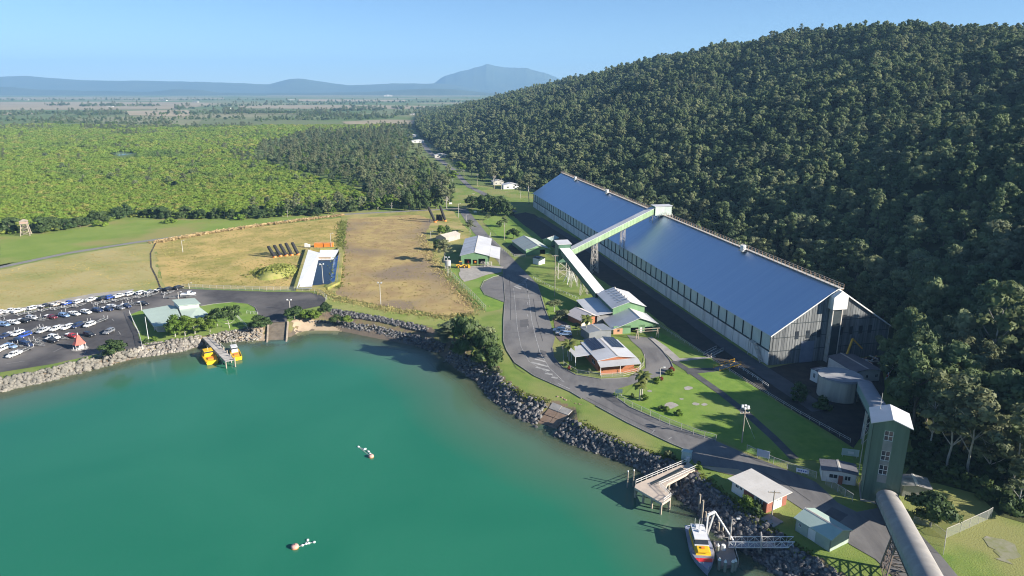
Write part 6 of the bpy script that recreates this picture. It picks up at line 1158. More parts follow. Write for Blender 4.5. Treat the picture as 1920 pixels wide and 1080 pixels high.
def marker(foot, top, label, grp):
    b_ = P(*foot); h_ = hgt(foot[0], foot[1], top[1]); o = thing('channel_marker', label, 'marker', b_, 0, grp); dx = (top[0] - foot[0]) * b_.y / FPX * 1.05
    MB().tube((0, 0, .5), (dx, 1.0, h_), .95, .85, 10).build('shaft', M_BLACK, o); MB().tube((-.02 * dx, 0, -.1), (.05 * dx, .05, .06 * h_ + .3), 1.05, 1.0, 12).build('float_base', M_ORANGE, o); MB().tube((dx, 1.0, h_), (dx * 1.03, 1.03, h_ + .3), .8, .6, 8).build('cap', M_BLACK, o)
    MB().beam((dx * .6, .6, h_ * .6), (dx * .7 - 1.0, 2.2, 0), .2).build('prop', M_RAIL, o)
for n, (f_, t_) in enumerate((((515, 483), (504, 463)), ((526, 481), (515, 461)), ((537, 480), (526, 459)), ((547, 479), (537, 457)), ((559, 478), (549, 456)))): marker(f_, t_, 'black and orange channel marker by the mound, %s from the left of five' % ORD[n], 'stored channel markers by the pond')
for n, (f_, t_) in enumerate((((816, 417), (804, 389)), ((835, 415), (826, 387)))): marker(f_, t_, 'tall black channel marker at the far end of the brown field, %s of two' % ('left', 'right')[n], 'channel markers at the end of the brown field')
for n in range(3): o = thing('marker_float', 'dark stubby marker float between the tall markers, %s of three' % ('left', 'middle', 'right')[n], 'float', P(820 + 4 * n, 414)); MB().tube((0, 0, .4), (0, .4, 4.2), .8, .7, 10).build('shaft', M_BLACK, o); MB().tube((0, 0, -.1), (0, 0, .6), .9, .9, 10).build('base', M_ORANGE, o)
for n, (x, w) in enumerate(((598, 5.2), (616, 5.2))): o = thing('orange_container', 'orange storage container behind the pond, %s of two' % ('left', 'right')[n], 'container', P(x, 464), .05); MB().box(-w / 2, w / 2, 0, 2.4, 0, 2.4).build('box', M_ORANGE, o); MB().box(-w / 2 - .04, w / 2 + .04, -.04, 2.44, 2.4, 2.5).build('lid', mk('dusty_orange', (.7, .33, .12), (.6, .28, .1), .6, .7), o)
for n, x in enumerate((574, 579)): o = thing('pump_unit', 'small white pump unit left of the orange containers, %s of two' % ('left', 'right')[n], 'pump', P(x, 464)); MB().box(-.7, .7, -.6, .6, .3, 1.9 + .5 * (1 - n)).build('housing', M_WHITE, o); MB().box(-.9, .9, -.7, .7, 0, .3).build('skid', M_DARKSTEEL, o)
# timber lookout tower at the mangroves
lt = thing('lookout_tower', 'pale timber lookout tower at the edge of the mangroves on the far left', 'tower', P(49, 441), .4); lh = hgt(49, 441, 411); trestle(lt, (0, 0), 0, lh * .72, 5.2, 3.0, (1, 0), 3, M_PILE, .16); MB().box(-2.2, 2.2, -2.2, 2.2, lh * .72, lh * .74).build('platform', M_TIMBER, lt); MB().box(-1.8, 1.8, -1.8, 1.8, lh * .75, lh * .88).build('cabin', mk('pinkish_timber', (.5, .36, .28), (.4, .28, .22), .8, .9), lt); MB().loft([[(-2.3, -2.3, lh * .88), (2.3, -2.3, lh * .88), (2.3, 2.3, lh * .88), (-2.3, 2.3, lh * .88)], [(-.3, -.3, lh), (.3, -.3, lh), (.3, .3, lh), (-.3, .3, lh)]]).build('roof', M_PILE, lt)
# drain bridges, rails
for n, (a_, b_, lab_) in enumerate((((1343, 694), (1383, 682), 'yellow edged footbridge over the dark drain'), ((1326, 669), (1349, 657), 'small grey footbridge over the dark drain, the farther one'))):
    o = thing('footbridge', lab_, 'bridge', P(*a_)); q = loc(o, P(*b_)); q.z = 0; nn = Vector((-q.y, q.x, 0)).normalized() * 1.3; up = Vector((0, 0, .35)); MB().slab([up - nn, up + q - nn, up + q + nn, up + nn], .25).build('deck', MATS['path_asphalt'] if n else mk('bridge_deck', (.24, .24, .25), (.2, .2, .21), .5, .8), o)
    for s in (-1, 1):
        MB().beam(up + nn * s, up + q + nn * s, .18, .35).build('edge_beam', M_YEL if n == 0 else M_RAIL, o); MB().beam(up + nn * s + Vector((0, 0, 1)), up + q + nn * s + Vector((0, 0, 1)), .08).build('handrail', M_YEL if n == 0 else M_RAIL, o)
        for k in range(5): w = up + q * (k / 4) + nn * s; MB().beam(w, w + Vector((0, 0, 1)), .08).build('post', M_YEL if n == 0 else M_RAIL, o)
M_MESH = bpy.data.materials.new('chain_link'); M_MESH.use_nodes = True; N = M_MESH.node_tree.nodes; L = M_MESH.node_tree.links; N['Principled BSDF'].inputs['Base Color'].default_value = (.5, .52, .5, 1); tb = N.new('ShaderNodeBsdfTransparent'); mx = N.new('ShaderNodeMixShader'); mx.inputs[0].default_value = .22; L.new(tb.outputs[0], mx.inputs[1]); L.new(N['Principled BSDF'].outputs[0], mx.inputs[2]); L.new(mx.outputs[0], N['Material Output'].inputs[0])
def fence(px, label, h=1.9, gap=3.0, mesh=True, mat=None, name='fence', rails=1):
    pts = [P(x, y) for x, y in px]; o = thing(name, label, 'fence', pts[0]); pts = [q - pts[0] for q in pts]; mat = mat or M_RAIL
    pm = MB().tube((0, 0, -.2), (0, 0, h), .05, .05, 6).mesh('post', mat); m = MB()
    for a_, b_ in zip(pts, pts[1:]):
        n = max(1, int((b_ - a_).length / gap))
        for k in range(n): link('post', pm, o).location = a_.lerp(b_, k / n)
        for r_ in range(rails): MB().beam(a_ + Vector((0, 0, h * (1 - .42 * r_))), b_ + Vector((0, 0, h * (1 - .42 * r_))), .07).build('rail', mat, o)
        m.add([a_ + Vector((0, 0, .05)), b_ + Vector((0, 0, .05)), b_ + Vector((0, 0, h)), a_ + Vector((0, 0, h))], [(0, 1, 2, 3)])
    link('post', pm, o).location = pts[-1]
    if mesh: m.build('wire_mesh', M_MESH, o)
fence([(342, 540), (420, 543), (500, 545), (580, 546), (600, 551), (613, 561), (611, 566)], 'chain link fence between the car park and the dry fields')
fence([(838, 509), (862, 533), (890, 560), (911, 583)], 'chain link fence beside the brown field', 2.2)
fence([(1157, 748), (1185, 766), (1255, 798), (1300, 815), (1342, 828)], 'chain link fence between the road and the patchy lawn')
fence([(1055, 656), (1057, 686), (1082, 701), (1127, 708), (1168, 706)], 'wire fence curving along the road in front of the office', 1.4)
fence([(1168, 706), (1195, 699), (1207, 686), (1208, 672)], 'solid grey curved fence at the right of the office', 1.5, mesh=False, name='solid_fence', rails=3)
fence([(1768, 1040), (1772, 1010), (1800, 998), (1850, 975), (1858, 970)], 'tall chain link fence on the grass at the right', 2.4)
fence([(1712, 980), (1745, 990), (1772, 1010)], 'short wire fence behind the export gallery', 1.5)
fence([(243, 588), (250, 605), (262, 630), (267, 652)], 'white fence along the left of the harbour lawn', 1.5, 2.0, True, M_WHITE)
fence([(463, 588), (483, 590)], 'little white fence at the top corner of the harbour lawn', 1.2, 1.5, True, M_WHITE); fence([(444, 595), (464, 616)], 'white fence on the right of the harbour lawn', 1.3, 1.5, True, M_WHITE)
fence([(1120, 540), (1200, 590), (1310, 660), (1400, 718), (1500, 778), (1594, 830)], 'long post and rail fence along the dark drain', 1.1, 3.0, False, rails=2, name='rail_fence')
fence([(1385, 690), (1420, 713), (1440, 727)], 'short white rail beside the service road', 1.1, 2.5, False, M_WHITE, 'rail_fence', 2)
fence([(1548, 908), (1570, 922), (1598, 940)], 'grey steel gate beside the gate house', 1.8, 1.6, True, name='gate')
fence([(1400, 846), (1450, 870), (1530, 898)], 'dark wire fence along the road before the gate house', 1.8, 3.0, True)
fence([(1000, 522), (1030, 538), (1085, 562)], 'low white bollard fence along the dark drain by the conveyor', .9, 2.2, False, M_WHITE, 'rail_fence', 1)
fence([(920, 440), (918, 448), (942, 470), (964, 482), (985, 482)], 'pale fence around the lawn and dark yard of the green shed', 1.6, 2.6)
# poles
def pole(foot, top, label, kind='flood', mat=None):
    b_ = P(*foot); h_ = hgt(foot[0], foot[1], top); o = thing('light_pole' if kind in ('flood', 'lamp') else 'power_pole', label, 'pole', b_, RND.uniform(-.3, .3)); mat = mat or (M_RAIL if kind in ('flood', 'lamp') else M_PILE)
    MB().tube((0, 0, -.4), (0, 0, h_), .17, .11, 8).build('shaft', mat, o)
    if kind == 'flood':
        MB().box(-.9, .9, -.06, .06, h_ - .1, h_ + .06).build('crossarm', M_RAIL, o)
        for s in (-.75, .75): MB().box(s - .28, s + .28, -.32, .1, h_ + .06, h_ + .5).build('floodlight', M_BOATWHITE, o)
    elif kind == 'lamp': MB().beam((0, 0, h_), (1.2, 0, h_ + .2), .1).build('arm', M_RAIL, o); MB().box(.9, 1.6, -.18, .18, h_ + .12, h_ + .3).build('lamp', M_BOATWHITE, o)
    else:
        for k in range(2 if kind == 'power2' else 1):
            MB().box(-1.3, 1.3, -.08, .08, h_ - .5 - 1.1 * k, h_ - .34 - 1.1 * k).build('crossarm', M_PILE, o)
            for s in (-1.15, -.4, .4, 1.15): MB().tube((s, 0, h_ - .34 - 1.1 * k), (s, 0, h_ - .08 - 1.1 * k), .07, .05, 6).build('insulator', M_BOATWHITE, o)
    return o
for f_, t_, l_, k_ in (((714, 571), 531, 'floodlight pole on the grassy edge of the brown field', 'flood'), ((606, 531), 496, 'floodlight pole standing at the settling pond', 'flood'), ((621, 464), 438, 'thin pole behind the orange containers', 'lamp'), ((343, 473), 451, 'sign pole alone in the dry field', 'lamp'),
      ((544, 582), 563, 'lamp pole beside the shrubs at the boat ramp', 'flood'), ((840, 518), 483, 'floodlight pole left of the workshop', 'flood'), ((808, 452), 434, 'short lamp pole by the small store', 'lamp'), ((946, 450), 419, 'power pole on the lawn left of the green shed', 'power'), ((1040, 556), 478, 'tall power pole beside the road under the conveyor', 'power'),
      ((888, 382), 362, 'power pole in front of the big bushes', 'power'), ((870, 337), 319, 'power pole by the far road', 'power'), ((895, 349), 327, 'power pole on the far lawn', 'power'), ((927, 355), 330, 'power pole before the far house', 'power'), ((860, 408), 382, 'lamp pole at the road junction', 'lamp'), ((874, 414), 402, 'short lamp pole near the road junction', 'lamp'),
      ((1446, 976), 920, 'power pole on a concrete pad beside the amenities block', 'power'), ((1369, 1008), 974, 'white lamp pole at the foot of the gangway', 'lamp'), ((1237, 712), 690, 'small lamp pole at the road loop exit', 'lamp'), ((279, 640), 594, 'white flag pole on the harbour lawn', 'flag'), ((335, 560), 548, 'thin lamp pole behind the mint roofed building', 'lamp'), ((355, 541), 531, 'small lamp pole at the corner of the car park', 'lamp')):
    if k_ == 'flag': b_ = P(*f_); o = thing('flag_pole', l_, 'pole', b_); MB().tube((0, 0, -.3), (0, 0, hgt(*f_, t_)), .12, .08, 8).build('shaft', M_BOATWHITE, o); MB().tube((0, 0, 0), (0, 0, .3), .4, .35, 8).build('base', M_CONC, o)
    else: pole(f_, t_, l_, k_)
bp_ = pole((1391, 830), 764, 'tall floodlight and power pole on the lawn with stay wire', 'power2'); bh_ = hgt(1391, 830, 764)
for k in range(6): a_ = k * 1.05; MB().box(.8 * math.cos(a_) - .25, .8 * math.cos(a_) + .25, .8 * math.sin(a_) - .2, .8 * math.sin(a_) + .2, bh_ - .1, bh_ + .4).build('floodlight', M_BOATWHITE, bp_)
MB().beam((0, 0, bh_ - 2), (4.2, 1.5, 0), .06).build('stay_wire', M_RAIL, bp_)
cp_ = P(1446, 977); o = thing('concrete_pad', 'square concrete pad under the power pole by the amenities block', 'pad', cp_, .6); MB().box(-1.7, 1.7, -1.7, 1.7, 0, .2).build('slab', M_CONC, o)
# roadside boxes, boards
kb = thing('switch_box', 'green and white switch box beside the concrete jetty', 'cabinet', P(1287, 861), -.5); MB().box(-1.1, 1.1, -.7, .7, 0, 2.1).build('cabinet', M_PALEPANEL, kb); MB().box(-1.2, 1.2, -.8, .8, 2.1, 2.3).build('lid', M_ROOFG, kb); MB().box(.1, 1.0, -1.3, -.75, 0, 1.3).build('white_unit', M_WHITE, kb)
bd = thing('notice_board', 'blue grey notice board on posts by the shaded road', 'board', P(1430, 862), -.6); MB().box(-1.5, 1.5, -.05, .05, .7, 2.6).build('panel', mk('board_blue', (.45, .50, .58), (.4, .45, .52), .5, .7), bd); post(bd, -1.3, .12, 2.5, .1); post(bd, 1.3, .12, 2.5, .1)
rs = thing('gate_sign', 'white sign on the fence before the gate house', 'sign', P(1504, 890), -.42); MB().box(-1.4, 1.4, -.03, .03, .5, 1.5).build('panel', mk('sign_white', (.75, .78, .85), (.7, .73, .8), .5, .5), rs); post(rs, -1.3, .1, 1.6, .08); post(rs, 1.3, .1, 1.6, .08)
for k in range(4): MB().box(-.95 + .5 * k, -.65 + .5 * k, -.045, -.032, .8, 1.15).build('lettering', mk('sign_blue', (.08, .12, .4), (.07, .1, .35), .5, .5), rs)
for n, (x, y, lab_) in enumerate(((1160, 743, 'white sign board at the road loop entrance'), (845, 385, 'white sign board at the far road junction'), (891, 401, 'small white sign in front of the big bushes'))): o = thing('road_sign', lab_, 'sign', P(x, y), .2); MB().box(-1.1, 1.1, -.04, .04, 1.0, 2.2).build('panel', M_WHITE, o); post(o, -.9, .1, 2.0, .09); post(o, .9, .1, 2.0, .09)
# road markings
M_LINE = mk('worn_road_paint', (.48, .47, .45), (.26, .255, .25), .6, .8)
def mark(px, w, name='road_marking', lift=.11): return strip(name, px, w, M_LINE, lift)
mark([(985, 525), (992, 560), (997, 600), (1004, 630), (1013, 662), (1030, 690), (1058, 716)], .2); mark([(963, 540), (967, 580), (970, 615), (977, 650), (992, 678), (1058, 717)], .15); mark([(1046, 719), (1068, 729)], .28)
for a_, b_ in (((1003, 673), (1022, 678)), ((996, 679), (1027, 687)), ((1005, 688), (1030, 695)), ((1022, 700), (1036, 702)), ((1034, 707), (1046, 709))): mark([a_, b_], 1.0)
for k in range(6): mark([(964 + 2.6 * k, 541 - 1.2 * k - 4), (965 + 2.6 * k + 12, 546 - 4.2 * k - 4)], .9)
for k in range(4): mark([(989, 545 + 22 * k), (990, 550 + 22 * k)], .25)
mark([(1022, 806), (1023, 807)], .1); mark([(1222, 812), (1227, 806)], .18); mark([(1252, 824), (1259, 820)], .18)
for k in range(8): mark([(140 + 14 * k, 676 - 4.2 * k), (148 + 14 * k, 668 - 4.2 * k)], .12) if False else None
for a_, b_ in (((12, 682), (46, 677)), ((60, 640), (75, 632)), ((100, 660), (116, 652)), ((158, 664), (163, 655)), ((210, 598), (214, 602)), ((222, 621), (226, 627))): mark([a_, b_], .15)
# kerbs
def kerb(px, label=None): pts = [P(x, y, ZG + .1) for x, y in px]; return tag(MB().path(pts, .22, .3).build('kerb', mk('grey_kerb', (.27, .26, .24), (.20, .19, .18), .6, .9)), kind='structure')
kerb([(943, 508), (947, 560), (944, 600), (944, 640), (950, 657), (965, 680), (1002, 705), (1070, 735), (1090, 747)]); kerb([(1118, 761), (1177, 793), (1257, 831), (1288, 844)]); kerb([(1007, 532), (1013, 550), (1022, 580), (1030, 600)]); kerb([(1036, 652), (1038, 669), (1055, 689), (1080, 703), (1127, 711), (1177, 708)]); kerb([(1262, 688), (1257, 676), (1240, 655), (1216, 633)]); kerb([(1157, 746), (1180, 763), (1255, 796), (1342, 826)])
kerb([(944, 514), (925, 519), (907, 527), (901, 540), (909, 553), (946, 567)]); kerb([(377, 574), (400, 570), (435, 566.5), (465, 569.5), (479, 577), (485, 589)])
for n, (x, y, s) in enumerate(((1290, 728, 2.2), (1258, 760, 3.6), (1305, 757, 1.8), (1278, 748, 1.0), (1320, 758, 1.6), (1218, 733, 1.4))): sheet('bare_patch', [(x + s * 4 * math.cos(t_ * .785) * RND.uniform(.7, 1.2), y + s * 1.6 * math.sin(t_ * .785) * RND.uniform(.7, 1.2)) for t_ in range(8)], M_GRAVEL, .085, .1)
# far houses
for n, (x, y, w, dd, hh_, lab_, wm_, rm_) in enumerate(((925, 347, 10, 8, 3, 'weatherboard house under trees by the far road, left one', M_CREAMW, M_RAIL), (944, 355, 14, 9, 3.5, 'white house with grey roof behind the bushes by the far road', M_WHITE, M_ROOFW), (757, 258, 22, 12, 4, 'white roofed house far up the road under the hill', M_WHITE, M_ROOFW), (772, 268, 20, 10, 3.5, 'long low white roof beside the far road', M_WHITE, M_ROOFW), (735, 300, 14, 9, 3.5, 'small white roof half hidden in the woodland', M_WHITE, M_ROOFW), (815, 296, 16, 8, 3.5, 'pale shed roof beside the far lawn', M_CREAMW, M_ROOFW), (768, 216, 60, 20, 7, 'grey farmhouse roof on the plain right of centre', M_WHITE, M_ROOFW), (808, 216, 40, 18, 6, 'pale farm roof at the foot of the hill on the plain', M_WHITE, M_ROOFW), (300, 189, 90, 30, 9, 'pale farm sheds far away on the left plain', M_WHITE, M_ROOFW), (360, 192, 70, 30, 8, 'grey farm roofs far away left of centre', M_WHITE, M_ROOFW), (200, 201, 50, 20, 7, 'grey farm roof among the field trees on the left', M_WHITE, M_ROOFW), (420, 204, 50, 20, 7, 'farm building at the end of the pale field', M_CREAMW, M_ROOFW), (45, 188, 60, 20, 7, 'cream farm building at the far left of the plain', M_WHITE, M_ROOFW), (540, 188, 80, 30, 8, 'pale mill roofs far out on the middle plain', M_WHITE, M_ROOFW), (720, 181, 160, 60, 22, 'pale mill building in the far distance', M_WHITE, M_ROOFW))):
    w, dd, hh_ = (w, dd, hh_) if n < 6 else (w * .55, dd * .6, hh_ * .6); wm_ = wm_ if n < 6 else M_CREAMW; rm_ = rm_ if n < 6 else MATS['dull_galvanised']
    o = thing('house' if n < 6 else 'farm_building', lab_, 'house' if n < 6 else 'farm building', P(x, y), RND.uniform(-.3, .3)); gable_bldg(o, w, dd, hh_, hh_, hh_ * 1.45, 'y', wm_, rm_, {'front': [(w * .2, w * .35, hh_ * .3, hh_ * .7, 'win'), (w * .6, w * .75, hh_ * .3, hh_ * .7, 'win')]}, .5)
# ================= single trees and shrubs =================
T = treep
for n, (x, y, t_, w_, k_) in enumerate(((868, 668, 590, 17, 'edge'), (905, 682, 618, 15, 'edge'), (848, 640, 600, 12, 'forest'), (895, 655, 605, 14, 'forest'), (925, 690, 645, 9, 'edge'))): T(k_, x, y, t_, ('big dark tree on the water edge, %s in the clump of five' % ('largest', 'front right', 'back left', 'back', 'lowest right')[n]), w_, name='waterside_tree')
T('round', 212, 668, 636, 'round green tree at the sea wall below the car park', 7.5)
T('bright', 328, 632, 590, 'bright green tree in front of the mint roofed building, leftmost', 8.5); T('bright', 346, 631, 591, 'bright green tree in front of the mint roofed building, second from left', 7); T('bright', 366, 627, 595, 'bright green tree in front of the mint roofed building, third from left', 7.5); T('bright', 393, 623, 596, 'smaller bright green tree with a pale trunk on the harbour lawn', 6)
T('umbrella', 430, 616, 575, 'flat topped umbrella tree on the harbour lawn', 13); T('umbrella', 408, 612, 582, 'flat topped umbrella tree behind the small bright tree', 9)
T('round', 487, 616, 590, 'round bright shrub tree beside the boat ramp', 9); T('round', 552, 600, 573, 'dark shrub tree right of the boat ramp', 7); T('shrub', 572, 597, 579, 'bright shrub right of the boat ramp', 6, name='shrub', cat='shrub'); T('shrub', 592, 598, 580, 'green shrub at the head of the little beach', 6, name='shrub', cat='shrub'); T('round', 610, 590, 566, 'dark bush at the car park corner', 5.5); T('darkshrub', 630, 602, 589, 'low green bush on the terrace above the beach', 6, name='shrub', cat='shrub'); T('shrub', 650, 604, 592, 'low pale bush on the terrace above the beach', 5, name='shrub', cat='shrub')
T('edge', 822, 470, 448, 'grey green tree left of the workshop', 9); T('gum', 832, 492, 448, 'pale gum tree beside the workshop side wall', 9); T('bright', 826, 440, 422, 'bright tree behind the small store', 7); T('gum', 881, 436, 412, 'pale leafy tree between the field and the road', 9); T('darkshrub', 838, 436, 420, 'olive shrub at the corner of the brown field', 6, name='shrub', cat='shrub')
T('round', 963, 447, 428, 'neat round tree on the green shed lawn', 7.5); T('gum', 945, 425, 407, 'small pale tree at the lawn driveway', 7); T('gum', 915, 413, 402, 'little pale tree by the road before the bushes', 6); T('darkshrub', 936, 426, 414, 'dark shrub beside the lawn driveway', 4, name='shrub', cat='shrub')
for n, (x, y, t_, w_) in enumerate(((885, 392, 366, 14), (905, 398, 365, 16), (928, 403, 368, 17), (948, 405, 374, 14), (940, 398, 366, 14), (915, 390, 363, 12), (958, 404, 384, 9))): T('edge', x, y, t_, 'dense dark bush in the clump beside the far road, %s of seven' % ORD[n], w_, name='dense_bush', cat='bush')
for n, (x, y, t_, w_) in enumerate(((838, 392, 336, 16), (818, 391, 345, 14), (800, 393, 352, 12), (782, 393, 355, 12), (830, 375, 325, 13), (768, 396, 358, 11))): T('gum' if n in (0, 4) else 'edge', x, y, t_, 'tall roadside woodland tree left of the far junction, %s of six from the road' % ORD[n], w_, name='roadside_tree')
T('gum', 992, 381, 322, 'tall pale gum tree at the far corner of the big shed', 12); T('gum', 925, 349, 305, 'grey gum tree behind the far house', 14); T('gum', 975, 372, 335, 'smaller gum tree left of the big shed corner', 9)
T('bright', 865, 322, 302, 'round bright tree beside the far road', 14); T('bright', 848, 340, 318, 'bright tree at the bend of the far road', 12); T('bright', 900, 320, 306, 'yellow green tree in front of the hill', 9)
for n, (x, y, t_, w_) in enumerate(((1040, 585, 562, 7), (1047, 598, 582, 5), (1060, 600, 580, 5))): T('gum' if n == 0 else 'greyshrub', x, y, t_, 'sparse grey tree on the roadside lawn' if n == 0 else 'grey shrub on the roadside lawn, %s of two' % ('left', 'right')[n - 1], w_, name='tree' if n == 0 else 'shrub', cat='tree' if n == 0 else 'shrub')
T('gum', 1082, 628, 605, 'small grey tree left of the brick hut', 4.5)
# gum trees and forest edge on the right
for n, (x, y, t_, w_, k_) in enumerate(((1775, 880, 700, 15, 'gum'), (1740, 850, 690, 11, 'gum'), (1815, 895, 730, 13, 'gum'), (1890, 935, 760, 14, 'gum'), (1850, 900, 775, 12, 'gum'), (1712, 800, 640, 10, 'forest'), (1735, 790, 655, 12, 'forest'), (1700, 745, 600, 11, 'forest'), (1690, 700, 575, 10, 'forest'), (1905, 960, 850, 9, 'gum'), (1800, 850, 690, 12, 'forest'), (1770, 810, 640, 12, 'forest'), (1860, 860, 690, 13, 'forest'), (1915, 880, 690, 13, 'forest'))):
    w_ = w_ if k_ == 'gum' else None
    T('big' if k_ == 'forest' else k_, x, y, t_, ('tall sunlit gum tree at the forest edge right of the tower, %s of seven' % ORD[[0, 1, 2, 3, 4, 9].index(n)]) if k_ == 'gum' else 'dark tree at the shaded forest edge behind the tank, %s of eight' % ORD[[5, 6, 7, 8, 10, 11, 12, 13].index(n)], w_, name='gum_tree' if k_ == 'gum' else 'forest_tree')
T('round', 1747, 985, 925, 'round glossy tree on the grass right of the tower', 9)
T('edge', 1494, 752, 716, 'small dark tree in the shade left of the round tank', 7); T('darkshrub', 1545, 765, 742, 'dim shrub in front of the round tank', 6, name='shrub', cat='shrub')
# palms
def palm(foot, top, label, cr=3.0):
    b_ = P(*foot); h_ = hgt(foot[0], foot[1], top); o = thing('palm_tree', label, 'palm', b_, RND.uniform(0, 6)); m = MB()
    for k in range(6): m.tube((0, 0, h_ * k / 6 - .2), (0, 0, h_ * (k + 1) / 6 - .2), .24 - .02 * k, .25 - .02 * k, 8, False)
    m.build('trunk', M_PALEBARK, o); fr = MB(); n = 7
    for i in range(n + 1):
        u = i / n; c = Vector((cr * u, 0, 1.2 * u - 2.2 * u * u)); w = .75 * math.sin(math.pi * min(1, u * .9 + .1)) ** .6 + .05; fr.v += [(c.x, -w, c.z - .35 * w), (c.x, 0, c.z), (c.x, w, c.z - .35 * w)]
    for i in range(n): b3 = 3 * i; fr.f += [(b3, b3 + 3, b3 + 4, b3 + 1), (b3 + 1, b3 + 4, b3 + 5, b3 + 2)]
    fm = fr.mesh('frond', ML_PALM)
    for k in range(16): q = link('frond', fm, o); q.location = (0, 0, h_ - .3); q.rotation_euler = (0, -.9 * (k % 3) / 2.2 + .25, k * 2.4); q.scale = (RND.uniform(.85, 1.1),) * 3
palm((1099, 631), 596, 'palm tree in front of the brick hut'); palm((1067, 676), 643, 'palm tree at the left of the office beside the road'); palm((1203, 747), 702, 'taller palm on the lawn at the road loop exit', 2.6); palm((1199, 751), 718, 'shorter palm on the lawn at the road loop exit', 2.4); palm((940, 356), 330, 'palm beside the far house', 3.2); palm((1862, 985), 968, 'stump palm on the right grass', 1.2) if False else None
for n, (x, y, k_, s, lab_) in enumerate(((1062, 686, 'shrub', 1.0, 'small green shrub beside the roadside palm'), (1067, 692, 'redshrub', .8, 'red shrub beside the roadside palm'), (1076, 696, 'shrub', .9, 'small shrub at the curve of the office garden'), (1105, 702, 'greyshrub', 1.3, 'grey green shrub in front of the office fence'), (1199, 686, 'shrub', 1.0, 'shrub at the right end of the office'), (1255, 703, 'shrub', 1.4, 'yellow green shrub at the loop corner'), (1259, 697, 'redshrub', 1.1, 'red shrub at the loop corner'), (1230, 718, 'shrub', 1.3, 'bright round shrub along the lawn edge'), (1240, 713, 'redshrub', .8, 'small red shrub along the lawn edge'), (1208, 752, 'shrub', 1.4, 'bright shrub at the foot of the palms'), (1186, 745, 'darkshrub', .8, 'small dark shrub left of the palms'), (1250, 772, 'shrub', 1.1, 'fence shrub on the patchy lawn, left one'), (1272, 780, 'shrub', 1.3, 'fence shrub on the patchy lawn, right one'), (1240, 768, 'darkshrub', .9, 'dark little fence shrub on the patchy lawn'), (1400, 955, 'shrub', 2.0, 'bright bush on the bank below the amenities block'), (1420, 962, 'darkshrub', 1.8, 'dark bush on the bank near the power pole'), (1255, 857, 'greyshrub', 1.6, 'dry bush on the bank left of the switch box'), (930, 700, 'greyshrub', 2.2, 'dry bush at the water edge below the big trees'), (1310, 880, 'shrub', 1.3, 'bush beside the concrete jetty'), (290, 640, 'shrub', 1.3, 'low shrub beside the flag pole'), (275, 643, 'darkshrub', 1.2, 'dark shrub at the corner of the harbour lawn'))):
    o, c = tree(k_, P(x, y), s, lab_, 'shrub', 'shrub')
# dark trees fronting the mangroves
for n in range(46):
    u = n / 45; x = 8 + 640 * u; y = np.interp(x, [0, 100, 187, 235, 325, 480, 640], [441, 436, 419, 409, 411, 411, 398]) - RND.uniform(0, 3)
    if 28 < x < 62: continue
    tree('edge', P(x, y, ZG - .2), RND.uniform(.55, 1.15) * (1.25 if x < 190 else 1), 'dark bushy tree along the front edge of the mangroves', 'tree', 'edge_tree', 'dark trees along the front of the mangroves')
# rank grass tufts along the brown field and the bank
def tufts(name, label, px, n, s0, s1, mat, spread):
    r = np.random.RandomState(n); V, F = [], []; pts = [P(x, y) for x, y in px]; seg = [(b_ - a_).length for a_, b_ in zip(pts, pts[1:])]; tot = sum(seg); nn = 0; c0 = pts[0]
    for _ in range(n):
        d = r.uniform(0, tot); k = 0
        while k < len(seg) - 1 and d > seg[k]: d -= seg[k]; k += 1
        q = pts[k].lerp(pts[k + 1], d / seg[k]); q = Vector((q.x + r.normal(0, spread), q.y + r.normal(0, spread), ZG)); s = r.uniform(s0, s1)
        for _b in range(4):
            a_ = r.uniform(0, 6.28); v = np.array([[-.45, 0, 0], [.45, 0, 0], [.55, .3, 1], [-.35, .35, .9]]) * s * r.uniform(.6, 1.2); ca, sa = math.cos(a_), math.sin(a_); v = np.column_stack([v[:, 0] * ca - v[:, 1] * sa, v[:, 0] * sa + v[:, 1] * ca, v[:, 2]]) + np.array(q - c0); V.append(v); F.append([nn, nn + 1, nn + 2, nn + 3]); nn += 4
    o = link(name, np_mesh(name, np.vstack(V), F, mat)); o.location = c0; return tag(o, label, 'grass', kind='stuff')
MT = leafmat('dry_tufts', (.50, .42, .19), (.42, .37, .15), tr=.3, sc=.15); MT2 = leafmat('green_tufts', (.12, .17, .035), (.19, .22, .055), tr=.3, sc=.2)
tufts('rank_grass', 'tall dry grass along the right edge of the brown field', [(790, 440), (800, 470), (820, 500), (850, 535), (895, 580)], 1900, .2, .48, MT, 2.2)
tufts('rank_grass', 'tall dry grass along the seaward edge of the brown field', [(600, 545), (640, 562), (740, 582), (840, 596), (890, 588)], 1900, .2, .48, MT, 1.8)
tufts('rank_grass', 'rank grass strip between the pond field and the brown field', [(642, 415), (637, 470), (630, 540)], 1500, .3, .7, MT2, 1.6)
tufts('rank_grass', 'pale reeds along the far bank of the dry field', [(290, 455), (375, 440), (480, 424), (640, 404)], 2200, .5, 1.1, leafmat('reeds', (.55, .38, .20), (.50, .40, .20), tr=.3), 1.5)
tufts('bank_grass', 'ragged grass along the top of the boulder bank', [(945, 716), (982, 741), (1025, 753)], 500, .15, .38, MT2, .7); tufts('bank_grass', 'ragged grass above the boulders left of the concrete jetty', [(1080, 790), (1170, 832), (1270, 866)], 700, .15, .4, MT2, .7); tufts('bank_grass', 'ragged grass above the black boulders by the amenities block', [(1310, 888), (1385, 952), (1445, 992), (1530, 1052)], 700, .15, .38, MT2, .7)

